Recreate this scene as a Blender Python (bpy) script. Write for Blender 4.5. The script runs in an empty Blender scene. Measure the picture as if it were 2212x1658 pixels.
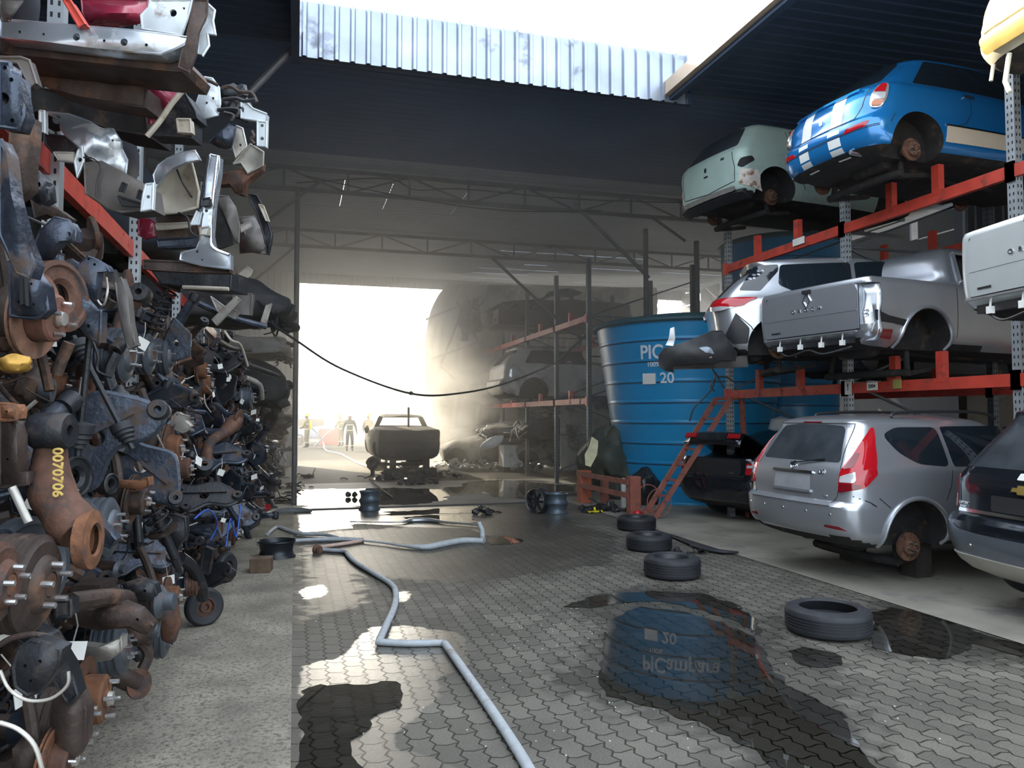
import bpy, bmesh, math, random
import numpy as np
from mathutils import Vector, Matrix, noise as mnoise
R = math.radians
random.seed(11)
S = bpy.context.scene
COL = S.collection
# ------------------------------------------------------------------ camera
FPX, CX, CY, CAMH = 1650.0, 1106.0, 829.0, 1.65
PITCH = math.atan((900.0 - CY) / FPX)
YAW = math.atan((CX - 637.0) / FPX * math.cos(PITCH))
cam = bpy.data.objects.new('camera', bpy.data.cameras.new('camera')); COL.objects.link(cam)
cam.data.sensor_width = 36.0; cam.data.lens = FPX / 2212.0 * 36.0
cam.data.clip_start = 0.05; cam.data.clip_end = 400
cam.location = (0, 0, CAMH); cam.rotation_euler = (R(90) + PITCH, 0, -YAW)
S.camera = cam
# ------------------------------------------------------------------ world, sun, exposure
S.view_settings.view_transform = 'Standard'; S.view_settings.look = 'None'
S.view_settings.exposure = 0.35; S.view_settings.gamma = 1.0; S.view_settings.use_curve_mapping = False
S.cycles.use_denoising = True
S.cycles.max_bounces = 6; S.cycles.diffuse_bounces = 3; S.cycles.glossy_bounces = 3
S.cycles.transmission_bounces = 3; S.cycles.volume_bounces = 1; S.cycles.transparent_max_bounces = 6
S.cycles.volume_max_steps = 96; S.cycles.volume_step_rate = 1.0
S.cycles.caustics_reflective = False; S.cycles.caustics_refractive = False
S.cycles.sample_clamp_indirect = 3.0
SUN_DIR = Vector((-0.40, 0.82, 0.555)).normalized()
w = bpy.data.worlds.new('sky'); S.world = w; w.use_nodes = True
nt = w.node_tree; nt.nodes.clear()
wo = nt.nodes.new('ShaderNodeOutputWorld'); bg = nt.nodes.new('ShaderNodeBackground')
sk = nt.nodes.new('ShaderNodeTexSky'); sk.sky_type = 'NISHITA'; sk.sun_disc = False
sk.sun_elevation = R(34); sk.sun_rotation = math.atan2(SUN_DIR.x, SUN_DIR.y); sk.air_density = 1.0; sk.dust_density = 3.0; sk.altitude = 0
mx = nt.nodes.new('ShaderNodeMix'); mx.data_type = 'RGBA'; mx.inputs[0].default_value = 0.62
mul = nt.nodes.new('ShaderNodeVectorMath'); mul.operation = 'SCALE'; mul.inputs[3].default_value = 0.42
nt.links.new(sk.outputs[0], mul.inputs[0]); nt.links.new(mul.outputs[0], mx.inputs[6])
mx.inputs[7].default_value = (2.72, 2.95, 3.18, 1)
# the brightest part of the sky: smoke haze low over the yard, seen through the shed opening
geo = nt.nodes.new('ShaderNodeNewGeometry'); dt = nt.nodes.new('ShaderNodeVectorMath'); dt.operation = 'DOT_PRODUCT'; dt.inputs[1].default_value = Vector((-.16, -.98, -.13)).normalized()
nt.links.new(geo.outputs['Incoming'], dt.inputs[0])
cl = nt.nodes.new('ShaderNodeMath'); cl.operation = 'MAXIMUM'; cl.inputs[1].default_value = 0.0; nt.links.new(dt.outputs['Value'], cl.inputs[0])
pw = nt.nodes.new('ShaderNodeMath'); pw.operation = 'POWER'; pw.inputs[1].default_value = 45.0; nt.links.new(cl.outputs[0], pw.inputs[0])
gl = nt.nodes.new('ShaderNodeVectorMath'); gl.operation = 'SCALE'; gl.inputs[0].default_value = (16.0, 13.6, 9.6); nt.links.new(pw.outputs[0], gl.inputs[3])
ad = nt.nodes.new('ShaderNodeVectorMath'); ad.operation = 'ADD'; nt.links.new(mx.outputs[2], ad.inputs[0]); nt.links.new(gl.outputs[0], ad.inputs[1])
nt.links.new(ad.outputs[0], bg.inputs[0]); bg.inputs[1].default_value = 1.12
nt.links.new(bg.outputs[0], wo.inputs[0])
sl = bpy.data.lights.new('sun', 'SUN'); sl.energy = 16.0; sl.angle = R(0.6); sl.color = (1.0, 0.84, 0.56)
so = bpy.data.objects.new('sun', sl); COL.objects.link(so)
so.rotation_euler = SUN_DIR.to_track_quat('Z', 'Y').to_euler(); so.location = (-8, 20, 30)
# ------------------------------------------------------------------ pixel -> place helpers (frame 2212 x 1658)
_f = Vector((math.sin(YAW) * math.cos(PITCH), math.cos(YAW) * math.cos(PITCH), math.sin(PITCH)))
_r = Vector((math.cos(YAW), -math.sin(YAW), 0)); _u = _r.cross(_f)
CAM = Vector((0, 0, CAMH))
def ray(px, py): return _f + _r * ((px - CX) / FPX) + _u * ((CY - py) / FPX)
def at(px, py, d): return CAM + ray(px, py) * d                       # d = depth along the view axis
def onX(px, py, X): v = ray(px, py); return CAM + v * (X / v.x)
def onY(px, py, Y): v = ray(px, py); return CAM + v * (Y / v.y)
def onZ(px, py, Z=0.0): v = ray(px, py); return CAM + v * ((Z - CAMH) / v.z)
# ------------------------------------------------------------------ materials
MATS = {}
def nd(t, typ, **kw):
    n = t.nodes.new(typ)
    for k, v in kw.items(): setattr(n, k, v)
    return n
def mat(name, col, rough=0.5, metal=0.0, var=0.12, scale=6.0, bump=0.0, bscale=60.0, spec=0.5, coat=0.0, blotch=None, bl_amt=0.5, bl_scale=5.0, emit=None, estr=0.0, rvar=0.0):
    if name in MATS: return MATS[name]
    m = bpy.data.materials.new(name); m.use_nodes = True; t = m.node_tree
    b = t.nodes['Principled BSDF']
    b.inputs['Roughness'].default_value = rough; b.inputs['Metallic'].default_value = metal
    b.inputs['Specular IOR Level'].default_value = spec; b.inputs['Coat Weight'].default_value = coat
    b.inputs['Coat Roughness'].default_value = 0.06
    c = tuple(col) + (1,)
    tc = nd(t, 'ShaderNodeTexCoord')
    out = None
    if var > 0:
        n = nd(t, 'ShaderNodeTexNoise'); n.inputs['Scale'].default_value = scale; n.inputs['Detail'].default_value = 6
        t.links.new(tc.outputs['Object'], n.inputs['Vector'])
        r = nd(t, 'ShaderNodeMapRange'); r.inputs[1].default_value = .3; r.inputs[2].default_value = .7
        r.inputs[3].default_value = 1 - var; r.inputs[4].default_value = 1 + var
        t.links.new(n.outputs[0], r.inputs[0])
        v = nd(t, 'ShaderNodeVectorMath', operation='SCALE'); v.inputs[0].default_value = col
        t.links.new(r.outputs[0], v.inputs[3]); out = v.outputs[0]
        if rvar > 0:
            r2 = nd(t, 'ShaderNodeMapRange'); r2.inputs[1].default_value = .3; r2.inputs[2].default_value = .7
            r2.inputs[3].default_value = max(.02, rough - rvar); r2.inputs[4].default_value = min(1, rough + rvar)
            t.links.new(n.outputs[0], r2.inputs[0]); t.links.new(r2.outputs[0], b.inputs['Roughness'])
    if blotch is not None:
        n2 = nd(t, 'ShaderNodeTexNoise'); n2.inputs['Scale'].default_value = bl_scale; n2.inputs['Detail'].default_value = 8; n2.inputs['Roughness'].default_value = .65
        t.links.new(tc.outputs['Object'], n2.inputs['Vector'])
        cr = nd(t, 'ShaderNodeMapRange'); cr.inputs[1].default_value = .62 - .25 * bl_amt; cr.inputs[2].default_value = .74 - .25 * bl_amt
        t.links.new(n2.outputs[0], cr.inputs[0])
        mm = nd(t, 'ShaderNodeMix', data_type='RGBA'); mm.inputs[6].default_value = c; mm.inputs[7].default_value = tuple(blotch) + (1,)
        if out: t.links.new(out, mm.inputs[6])
        t.links.new(cr.outputs[0], mm.inputs[0]); out = mm.outputs[2]
        mr = nd(t, 'ShaderNodeMapRange'); mr.inputs[3].default_value = metal; mr.inputs[4].default_value = 0.0
        t.links.new(cr.outputs[0], mr.inputs[0]); t.links.new(mr.outputs[0], b.inputs['Metallic'])
        rr = nd(t, 'ShaderNodeMapRange'); rr.inputs[3].default_value = rough; rr.inputs[4].default_value = max(rough, .8)
        t.links.new(cr.outputs[0], rr.inputs[0]); t.links.new(rr.outputs[0], b.inputs['Roughness'])
    if out: t.links.new(out, b.inputs['Base Color'])
    else: b.inputs['Base Color'].default_value = c
    if bump > 0:
        n3 = nd(t, 'ShaderNodeTexNoise'); n3.inputs['Scale'].default_value = bscale; n3.inputs['Detail'].default_value = 4
        t.links.new(tc.outputs['Object'], n3.inputs['Vector'])
        bp = nd(t, 'ShaderNodeBump'); bp.inputs['Strength'].default_value = bump; bp.inputs['Distance'].default_value = .01
        t.links.new(n3.outputs[0], bp.inputs['Height']); t.links.new(bp.outputs[0], b.inputs['Normal'])
    if emit: b.inputs['Emission Color'].default_value = tuple(emit) + (1,); b.inputs['Emission Strength'].default_value = estr
    MATS[name] = m
    return m
# ------------------------------------------------------------------ object helpers
def link(o, parent=None):
    COL.objects.link(o)
    if parent: o.parent = parent
    return o
def tag(o, label=None, cat=None, group=None, kind=None):
    if label: o['label'] = label
    if cat: o['category'] = cat
    if group: o['group'] = group
    if kind: o['kind'] = kind
    return o
def empty(name, loc=(0, 0, 0), label=None, cat=None, group=None, rot=(0, 0, 0)):
    o = bpy.data.objects.new(name, None); o.empty_display_size = .1; link(o)
    o.location = loc; o.rotation_euler = rot
    return tag(o, label, cat, group)
def mesh_obj(name, bm, m, parent=None, smooth=True, angle=40):
    me = bpy.data.meshes.new(name)
    bmesh.ops.recalc_face_normals(bm, faces=bm.faces[:])
    bm.to_mesh(me); bm.free()
    for x in (m if isinstance(m, (list, tuple)) else [m]): me.materials.append(x)
    if smooth:
        me.polygons.foreach_set('use_smooth', [True] * len(me.polygons))
        try: me.set_sharp_from_angle(angle=R(angle))
        except Exception: pass
    o = bpy.data.objects.new(name, me)
    return link(o, parent)
def bm_box(bm, lo, hi, mi=0, M=None):
    v = []
    for x in (lo[0], hi[0]):
        for y in (lo[1], hi[1]):
            for z in (lo[2], hi[2]):
                p = Vector((x, y, z)); v.append(bm.verts.new(M @ p if M else p))
    fs = []
    for q in ((0, 1, 3, 2), (4, 6, 7, 5), (0, 4, 5, 1), (2, 3, 7, 6), (0, 2, 6, 4), (1, 5, 7, 3)):
        f = bm.faces.new([v[i] for i in q]); f.material_index = mi; fs.append(f)
    return fs
def frame_from(d, up=Vector((0, 0, 1))):
    d = Vector(d).normalized()
    if abs(d.dot(up)) > .98: up = Vector((1, 0, 0))
    s = d.cross(up).normalized(); u = s.cross(d).normalized()
    return s, u, d
def bm_bar(bm, a, b, wd, ht, mi=0, up=Vector((0, 0, 1))):
    a, b = Vector(a), Vector(b); s, u, d = frame_from(b - a, up)
    M = Matrix.Translation(a) @ Matrix((s, u, d)).transposed().to_4x4()
    return bm_box(bm, (-wd / 2, -ht / 2, 0), (wd / 2, ht / 2, (b - a).length), mi, M)
def bm_tube(bm, pts, r, n=10, mi=0, caps=True, flat=1.0):
    """tube along points; r is a number or a list of radii; flat squashes the world-up side"""
    P = [Vector(p) for p in pts]; k = len(P)
    rs = r if isinstance(r, (list, tuple)) else [r] * k
    rings = []; pu = None
    for i in range(k):
        d = (P[min(i + 1, k - 1)] - P[max(i - 1, 0)])
        if d.length < 1e-9: d = Vector((0, 0, 1))
        d.normalize()
        if pu is None: s, u, _ = frame_from(d)
        else:
            s = d.cross(pu)
            if s.length < 1e-6: s, u, _ = frame_from(d)
            else: s.normalize(); u = s.cross(d).normalized()
        pu = u
        rings.append([bm.verts.new(P[i] + (s * math.cos(t) + u * math.sin(t) * flat) * rs[i]) for t in [2 * math.pi * j / n for j in range(n)]])
    for i in range(k - 1):
        for j in range(n):
            f = bm.faces.new((rings[i][j], rings[i][(j + 1) % n], rings[i + 1][(j + 1) % n], rings[i + 1][j])); f.material_index = mi
    if caps:
        for rg in (rings[0], rings[-1]):
            try: bm.faces.new(rg).material_index = mi
            except ValueError: pass
    return rings
def smooth_path(pts, per=6):
    P = [Vector(p) for p in pts]; out = []
    for i in range(len(P) - 1):
        p0, p1, p2, p3 = P[max(i - 1, 0)], P[i], P[i + 1], P[min(i + 2, len(P) - 1)]
        for j in range(per):
            t = j / per
            out.append(.5 * ((2 * p1) + (p2 - p0) * t + (2 * p0 - 5 * p1 + 4 * p2 - p3) * t * t + (-p0 + 3 * p1 - 3 * p2 + p3) * t ** 3))
    out.append(P[-1]); return out
def bm_lathe(bm, prof, M=None, n=28, mi=0, close=False):
    """prof: list of (radius, height) turned about local z"""
    M = M or Matrix.Identity(4); rings = []
    for (r, h) in prof:
        if r < 1e-6: rings.append([bm.verts.new(M @ Vector((0, 0, h)))])
        else: rings.append([bm.verts.new(M @ Vector((r * math.cos(2 * math.pi * j / n), r * math.sin(2 * math.pi * j / n), h))) for j in range(n)])
    seq = list(zip(rings, rings[1:]))
    if close: seq.append((rings[-1], rings[0]))
    for A, B in seq:
        for j in range(n):
            a = [A[j % len(A)], A[(j + 1) % n % len(A)]] if len(A) > 1 else [A[0]]
            b = [B[(j + 1) % n % len(B)], B[j % len(B)]] if len(B) > 1 else [B[0]]
            vs = a + b
            if len(set(vs)) >= 3:
                try: bm.faces.new(list(dict.fromkeys(vs))).material_index = mi
                except ValueError: pass
def axis_M(p, d, up=Vector((0, 0, 1))):
    s, u, d = frame_from(d, up)
    return Matrix.Translation(Vector(p)) @ Matrix((s, u, d)).transposed().to_4x4()
def bm_plate(bm, pts, nrm, th, mi=0, bevel=0.0, holes=()):
    """flat outline (3-D points, roughly planar) thickened by th along nrm; holes = list of outlines in the same plane"""
    P = [Vector(p) for p in pts]; nrm = Vector(nrm).normalized()
    g = bmesh.new()
    vs = [g.verts.new(p) for p in P]; es = [g.edges.new((vs[i], vs[(i + 1) % len(vs)])) for i in range(len(vs))]
    for h in holes:
        hv = [g.verts.new(Vector(p)) for p in h]; es += [g.edges.new((hv[i], hv[(i + 1) % len(hv)])) for i in range(len(hv))]
    bmesh.ops.triangle_fill(g, edges=es, use_beauty=True, use_dissolve=False, normal=nrm)
    fs = g.faces[:]
    for f in fs: f.normal_update()
    if fs:
        r = bmesh.ops.extrude_face_region(g, geom=fs)
        ev = [x for x in r['geom'] if isinstance(x, bmesh.types.BMVert)]
        bmesh.ops.translate(g, verts=ev, vec=nrm * th)
        if bevel > 0:
            be = [e for e in g.edges if len(e.link_faces) == 2 and abs(e.link_faces[0].normal.dot(e.link_faces[1].normal)) < .3 and abs((e.verts[0].co - e.verts[1].co).normalized().dot(nrm)) < .5]
            g.normal_update()
            be = [e for e in g.edges if len(e.link_faces) == 2 and e.calc_face_angle(0) > R(60) and abs((e.verts[0].co - e.verts[1].co).normalized().dot(nrm)) < .5]
            try: bmesh.ops.bevel(g, geom=be, offset=bevel, segments=2, affect='EDGES', clamp_overlap=True)
            except Exception: pass
    for f in g.faces: f.material_index = mi
    me = bpy.data.meshes.new('tmp'); g.to_mesh(me); g.free(); bm.from_mesh(me); bpy.data.meshes.remove(me)
def px_poly(pts, d):
    """pixel outline at one depth -> 3-D points facing the view axis"""
    return [at(p[0], p[1], p[2] if len(p) > 2 else d) for p in pts]
def copy_tree(o, parent=None):
    c = o.copy(); COL.objects.link(c)
    if parent: c.parent = parent
    for ch in list(o.children): copy_tree(ch, c)
    return c
def circle_pts(c, s, u, r, n=14):
    return [Vector(c) + (s * math.cos(2 * math.pi * k / n) + u * math.sin(2 * math.pi * k / n)) * r for k in range(n)]
def text_mesh(s, size, depth, font_bold=True, space=1.0):
    cu = bpy.data.curves.new('txt', 'FONT'); cu.body = s; cu.size = size; cu.extrude = depth; cu.align_x = 'CENTER'; cu.align_y = 'CENTER'; cu.space_character = space
    if font_bold: cu.offset = size * .02
    ob = bpy.data.objects.new('txt', cu); COL.objects.link(ob)
    dg = bpy.context.evaluated_depsgraph_get(); me = bpy.data.meshes.new_from_object(ob.evaluated_get(dg))
    bpy.data.objects.remove(ob); bpy.data.curves.remove(cu)
    return me
# ------------------------------------------------------------------ setting: floors
def in_poly(x, y, P):
    c = False; j = len(P) - 1
    for i in range(len(P)):
        xi, yi = P[i]; xj, yj = P[j]
        if ((yi > y) != (yj > y)) and (x < (xj - xi) * (y - yi) / (yj - yi) + xi): c = not c
        j = i
    return c
def dist_poly(x, y, P):
    best = 1e9
    for i in range(len(P)):
        ax, ay = P[i]; bx, by = P[(i + 1) % len(P)]
        dx, dy = bx - ax, by - ay; L = dx * dx + dy * dy or 1e-9
        t = max(0, min(1, ((x - ax) * dx + (y - ay) * dy) / L))
        best = min(best, math.hypot(x - ax - t * dx, y - ay - t * dy))
    return best if not in_poly(x, y, P) else -best
def gpoly(pts): return [tuple(onZ(a, b)[:2]) for a, b in pts]
PUD = {
 'kerb': [(650,1492),(690,1480),(770,1478),(862,1473),(874,1500),(866,1524),(820,1545),(795,1558),(800,1575),(770,1590),(757,1602),(762,1630),(800,1670),(860,1760),(650,1760)],
 'tank': [(1318,1338),(1380,1312),(1470,1318),(1560,1345),(1620,1372),(1655,1408),(1668,1445),(1702,1478),(1770,1512),(1822,1545),(1838,1592),(1885,1645),(1960,1700),(1740,1700),(1690,1668),(1640,1632),(1575,1590),(1515,1562),(1448,1545),(1430,1530),(1380,1520),(1312,1500),(1296,1450),(1302,1390)],
 'tyre': [(1884,1322),(1925,1312),(2000,1325),(2100,1362),(2225,1398),(2225,1425),(2170,1408),(2110,1392),(2080,1408),(2032,1424),(1960,1416),(1890,1400),(1880,1362)],
 'mid': [(1702,1404),(1735,1398),(1790,1405),(1818,1418),(1812,1438),(1775,1442),(1735,1436),(1712,1424)],
 'arm': [(1216,1312),(1262,1292),(1330,1280),(1420,1276),(1520,1282),(1590,1305),(1640,1345),(1640,1372),(1590,1345),(1520,1318),(1430,1300),(1340,1302),(1270,1314)],
 'hose': [(1052,1166),(1085,1158),(1125,1164),(1128,1172),(1085,1176),(1056,1174)],
 'plank': [(868,1118),(930,1112),(1010,1118),(1035,1128),(980,1132),(900,1126)],
}
FILM = [
 [(650,1440),(700,1425),(830,1412),(860,1398),(935,1392),(1010,1400),(1005,1440),(945,1465),(950,1500),(920,1530),(880,1560),(850,1590),(845,1610),(900,1630),(985,1655),(1010,1700),(800,1720),(650,1700)],
 [(800,1355),(870,1350),(990,1366),(1005,1392),(960,1402),(880,1400),(800,1412),(760,1430),(735,1425),(760,1395)],
 [(650,1270),(700,1262),(705,1285),(655,1295)], [(858,1280),(880,1275),(890,1290),(862,1300)],
 [(730,1100),(850,1095),(1010,1090),(1180,1100),(1230,1118),(1160,1150),(1060,1158),(1010,1140),(900,1138),(770,1130),(700,1125)],
 [(640,1090),(760,1095),(760,1140),(650,1150)],
]
WETDARK = [
 [(1216,1318),(1290,1275),(1420,1262),(1530,1272),(1640,1330),(1700,1395),(1840,1440),(1850,1520),(1900,1600),(1980,1680),(1640,1680),(1500,1580),(1290,1520),(1160,1470),(1240,1420),(1290,1350)],
 [(1650,1330),(1700,1300),(1700,1380),(1660,1400)],
 [(1880,1280),(2225,1392),(2225,1432),(2040,1432),(1880,1410)],
 [(650,1170),(760,1200),(800,1300),(650,1340)], [(640,1150),(1230,1120),(1330,1160),(1330,1220),(1000,1260),(700,1240)],
]
gPUD = {k: gpoly(v) for k, v in PUD.items()}; gFILM = [gpoly(v) for v in FILM]; gWET = [gpoly(v) for v in WETDARK]
def wet_fields(x, y):
    film = max([max(0, min(1, .5 - dist_poly(x, y, P) / .16)) for P in gFILM] or [0])
    wet = max([max(0, min(1, .5 - dist_poly(x, y, P) / .5)) for P in gWET] or [0])
    return film, wet
def grid_floor(name, x0, x1, y0, y1, step, m, z=0.0, fields=False):
    nx, ny = max(1, int((x1 - x0) / step)), max(1, int((y1 - y0) / step))
    xs = np.linspace(x0, x1, nx + 1); ys = np.linspace(y0, y1, ny + 1)
    V = [(float(x), float(y), z) for y in ys for x in xs]
    F = [(j * (nx + 1) + i, j * (nx + 1) + i + 1, (j + 1) * (nx + 1) + i + 1, (j + 1) * (nx + 1) + i) for j in range(ny) for i in range(nx)]
    me = bpy.data.meshes.new(name); me.from_pydata(V, [], F); me.materials.append(m)
    if fields:
        a = me.attributes.new('film', 'FLOAT', 'POINT'); b = me.attributes.new('wet', 'FLOAT', 'POINT')
        fv = [wet_fields(v[0], v[1]) for v in V]
        a.data.foreach_set('value', [f[0] for f in fv]); b.data.foreach_set('value', [f[1] for f in fv])
    o = bpy.data.objects.new(name, me); link(o); o['kind'] = 'structure'
    return o
def paver_nodes(t, tc_out):
    """zig-zag interlocking blocks: a brick pattern whose coordinates are bent by triangle waves"""
    sp = nd(t, 'ShaderNodeSeparateXYZ'); t.links.new(tc_out, sp.inputs[0])
    def tri(src, period, amp):
        a = nd(t, 'ShaderNodeMath', operation='PINGPONG'); a.inputs[1].default_value = period; t.links.new(src, a.inputs[0])
        b = nd(t, 'ShaderNodeMath', operation='MULTIPLY_ADD'); b.inputs[1].default_value = amp / period * 2; b.inputs[2].default_value = -amp
        t.links.new(a.outputs[0], b.inputs[0]); return b.outputs[0]
    ax = nd(t, 'ShaderNodeMath', operation='ADD'); t.links.new(sp.outputs[0], ax.inputs[0]); t.links.new(tri(sp.outputs[1], .0525, .013), ax.inputs[1])
    ay = nd(t, 'ShaderNodeMath', operation='ADD'); t.links.new(sp.outputs[1], ay.inputs[0]); t.links.new(tri(sp.outputs[0], .058, .009), ay.inputs[1])
    cb = nd(t, 'ShaderNodeCombineXYZ'); t.links.new(ay.outputs[0], cb.inputs[0]); t.links.new(ax.outputs[0], cb.inputs[1])
    nz = nd(t, 'ShaderNodeTexNoise'); nz.inputs['Scale'].default_value = 2.2; t.links.new(tc_out, nz.inputs['Vector'])
    vs = nd(t, 'ShaderNodeVectorMath', operation='MULTIPLY_ADD'); vs.inputs[1].default_value = (.03, .03, 0); t.links.new(nz.outputs[1], vs.inputs[0]); t.links.new(cb.outputs[0], vs.inputs[2])
    br = nd(t, 'ShaderNodeTexBrick'); br.offset = .5; br.squash = 1.0
    br.inputs['Scale'].default_value = 1.0; br.inputs['Brick Width'].default_value = .21; br.inputs['Row Height'].default_value = .118
    br.inputs['Mortar Size'].default_value = .0065; br.inputs['Mortar Smooth'].default_value = .35; br.inputs['Bias'].default_value = 0
    br.inputs['Color1'].default_value = (.085, .079, .066, 1); br.inputs['Color2'].default_value = (.128, .12, .10, 1); br.inputs['Mortar'].default_value = (.014, .017, .008, 1)
    t.links.new(vs.outputs[0], br.inputs['Vector'])
    return br
def math_n(t, op, a, b, clamp=False):
    n = nd(t, 'ShaderNodeMath', operation=op); n.use_clamp = clamp
    for i, x in enumerate((a, b)):
        if isinstance(x, (int, float)): n.inputs[i].default_value = x
        else: t.links.new(x, n.inputs[i])
    return n.outputs[0]
def make_paver_mat(name, water=False, concrete=False):
    m = bpy.data.materials.new(name); m.use_nodes = True; t = m.node_tree; b = t.nodes['Principled BSDF']
    tc = nd(t, 'ShaderNodeTexCoord'); P = tc.outputs['Object']
    n1 = nd(t, 'ShaderNodeTexNoise'); n1.inputs['Scale'].default_value = 1.3; n1.inputs['Detail'].default_value = 6; t.links.new(P, n1.inputs['Vector'])
    n2 = nd(t, 'ShaderNodeTexNoise'); n2.inputs['Scale'].default_value = 90; n2.inputs['Detail'].default_value = 3; t.links.new(P, n2.inputs['Vector'])
    if concrete:
        base = nd(t, 'ShaderNodeRGB'); base.outputs[0].default_value = (.2, .195, .18, 1); col = base.outputs[0]; fac = None
    else:
        br = paver_nodes(t, P); col = br.outputs[0]; fac = br.outputs[1]
    k1 = nd(t, 'ShaderNodeMapRange'); k1.inputs[1].default_value = .3; k1.inputs[2].default_value = .7; k1.inputs[3].default_value = .72; k1.inputs[4].default_value = 1.25; t.links.new(n1.outputs[0], k1.inputs[0])
    k2 = nd(t, 'ShaderNodeMapRange'); k2.inputs[1].default_value = .3; k2.inputs[2].default_value = .7; k2.inputs[3].default_value = .75; k2.inputs[4].default_value = 1.25; t.links.new(n2.outputs[0], k2.inputs[0])
    k = math_n(t, 'MULTIPLY', k1.outputs[0], k2.outputs[0])
    if water:
        v = nd(t, 'ShaderNodeVectorMath', operation='SCALE'); t.links.new(col, v.inputs[0]); v.inputs[3].default_value = .22 if not concrete else .3
        t.links.new(v.outputs[0], b.inputs['Base Color'])
        b.inputs['Roughness'].default_value = .015; b.inputs['IOR'].default_value = 1.5
        return m
    at1 = nd(t, 'ShaderNodeAttribute', attribute_name='film'); at2 = nd(t, 'ShaderNodeAttribute', attribute_name='wet')
    nn = nd(t, 'ShaderNodeTexNoise'); nn.inputs['Scale'].default_value = 7; nn.inputs['Detail'].default_value = 5; t.links.new(P, nn.inputs['Vector'])
    nb = math_n(t, 'MULTIPLY_ADD', nn.outputs[0], 1.6); nb.node.inputs[2].default_value = -.8
    film = nd(t, 'ShaderNodeMapRange'); film.inputs[1].default_value = .42; film.inputs[2].default_value = .54
    t.links.new(math_n(t, 'ADD', at1.outputs['Fac'], math_n(t, 'MULTIPLY', nb, .55)), film.inputs[0])
    wet = nd(t, 'ShaderNodeMapRange'); wet.inputs[1].default_value = .35; wet.inputs[2].default_value = .7
    t.links.new(math_n(t, 'ADD', at2.outputs['Fac'], nb), wet.inputs[0])
    dark = math_n(t, 'MULTIPLY_ADD', wet.outputs[0], -.42); dark.node.inputs[2].default_value = 1.0
    kk = math_n(t, 'MULTIPLY', k, dark)
    v = nd(t, 'ShaderNodeVectorMath', operation='SCALE'); t.links.new(col, v.inputs[0]); t.links.new(kk, v.inputs[3])
    t.links.new(v.outputs[0], b.inputs['Base Color'])
    r0 = math_n(t, 'MULTIPLY_ADD', wet.outputs[0], -.22); r0.node.inputs[2].default_value = .66
    r1 = nd(t, 'ShaderNodeMix', data_type='FLOAT'); t.links.new(film.outputs[0], r1.inputs[0]); t.links.new(r0, r1.inputs[2]); r1.inputs[3].default_value = .36
    t.links.new(r1.outputs[0], b.inputs['Roughness'])
    sp = math_n(t, 'MULTIPLY_ADD', film.outputs[0], .55); sp.node.inputs[2].default_value = .45; t.links.new(sp, b.inputs['Specular IOR Level'])
    t.links.new(math_n(t, 'MULTIPLY', film.outputs[0], math_n(t, 'SUBTRACT', 1.0, fac)) if fac is not None else film.outputs[0], b.inputs['Coat Weight']); b.inputs['Coat Roughness'].default_value = .24; b.inputs['Coat IOR'].default_value = 1.75
    h = math_n(t, 'MULTIPLY', n2.outputs[0], .25)
    if fac is not None: h = math_n(t, 'SUBTRACT', h, math_n(t, 'MULTIPLY', fac, 1.0))
    bp = nd(t, 'ShaderNodeBump'); bp.inputs['Strength'].default_value = .55; bp.inputs['Distance'].default_value = .008
    t.links.new(h, bp.inputs['Height']); t.links.new(bp.outputs[0], b.inputs['Normal'])
    return m
M_PAVE = make_paver_mat('interlocking_pavers'); M_PUD = make_paver_mat('puddle_over_pavers', water=True)
M_SLAB = make_paver_mat('wet_concrete_slab', concrete=True); M_PUDC = make_paver_mat('puddle_over_concrete', water=True, concrete=True)
M_CONL = mat('rough_concrete', (.25, .228, .18), .85, var=.35, scale=2.5, bump=1.0, bscale=70, blotch=(.12, .11, .092), bl_amt=.5, bl_scale=38)
M_CONR = mat('worn_concrete', (.25, .235, .195), .75, var=.25, scale=1.2, bump=.3, bscale=80, blotch=(.17, .17, .15), bl_amt=.4, bl_scale=2.0)
YS0, YS1 = 14.1, 19.6
grid_floor('floor_pavers', 0, 5.1, 1.0, YS0, .06, M_PAVE, fields=True)
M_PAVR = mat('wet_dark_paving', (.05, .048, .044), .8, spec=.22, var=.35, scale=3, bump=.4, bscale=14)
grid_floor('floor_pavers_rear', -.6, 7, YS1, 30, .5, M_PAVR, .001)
M_YARD = mat('pale_yard_paving', (.06, .058, .052), .9, spec=.15, var=.2, scale=.6)
grid_floor('ground_outside', -7, 20, 30, 60, 1, M_YARD, .002)
grid_floor('floor_pavers_front', 0, 5.1, -9, 1.0, .5, M_PAVE)
grid_floor('floor_slab', -.6, 9, YS0, YS1, .5, M_SLAB, fields=True)
grid_floor('floor_left', -7, 0, -9, YS0, 1, M_CONL, .006); grid_floor('floor_left_rear', -7, 0, YS0, 60, 1, M_CONL, -.004)
grid_floor('floor_right', 5.1, 16, -9, YS0, 1, M_CONR, .006); grid_floor('floor_right_rear', 5.6, 20, YS0, 60, 1, M_CONR, -.004)
grid_floor('ground_yard', -60, 60, 60, 160, 20, M_YARD, -.01); grid_floor('ground_side', -40, -7, -9, 60, 20, M_CONR, -.02); grid_floor('ground_far_side', 16, 50, -9, 60, 20, M_CONR, -.02)
grid_floor('ground_base', -8, 16.5, -9, 60, 30, M_CONL, -.012)
# slab joint: the dark lip across the alley
bm = bmesh.new(); bm_box(bm, (-.6, YS0 - .04, 0), (5.1, YS0 + .03, .022)); o = mesh_obj('trim_1', bm, mat('slab_edge', (.05, .05, .048), .7)); o['kind'] = 'structure'
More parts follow.
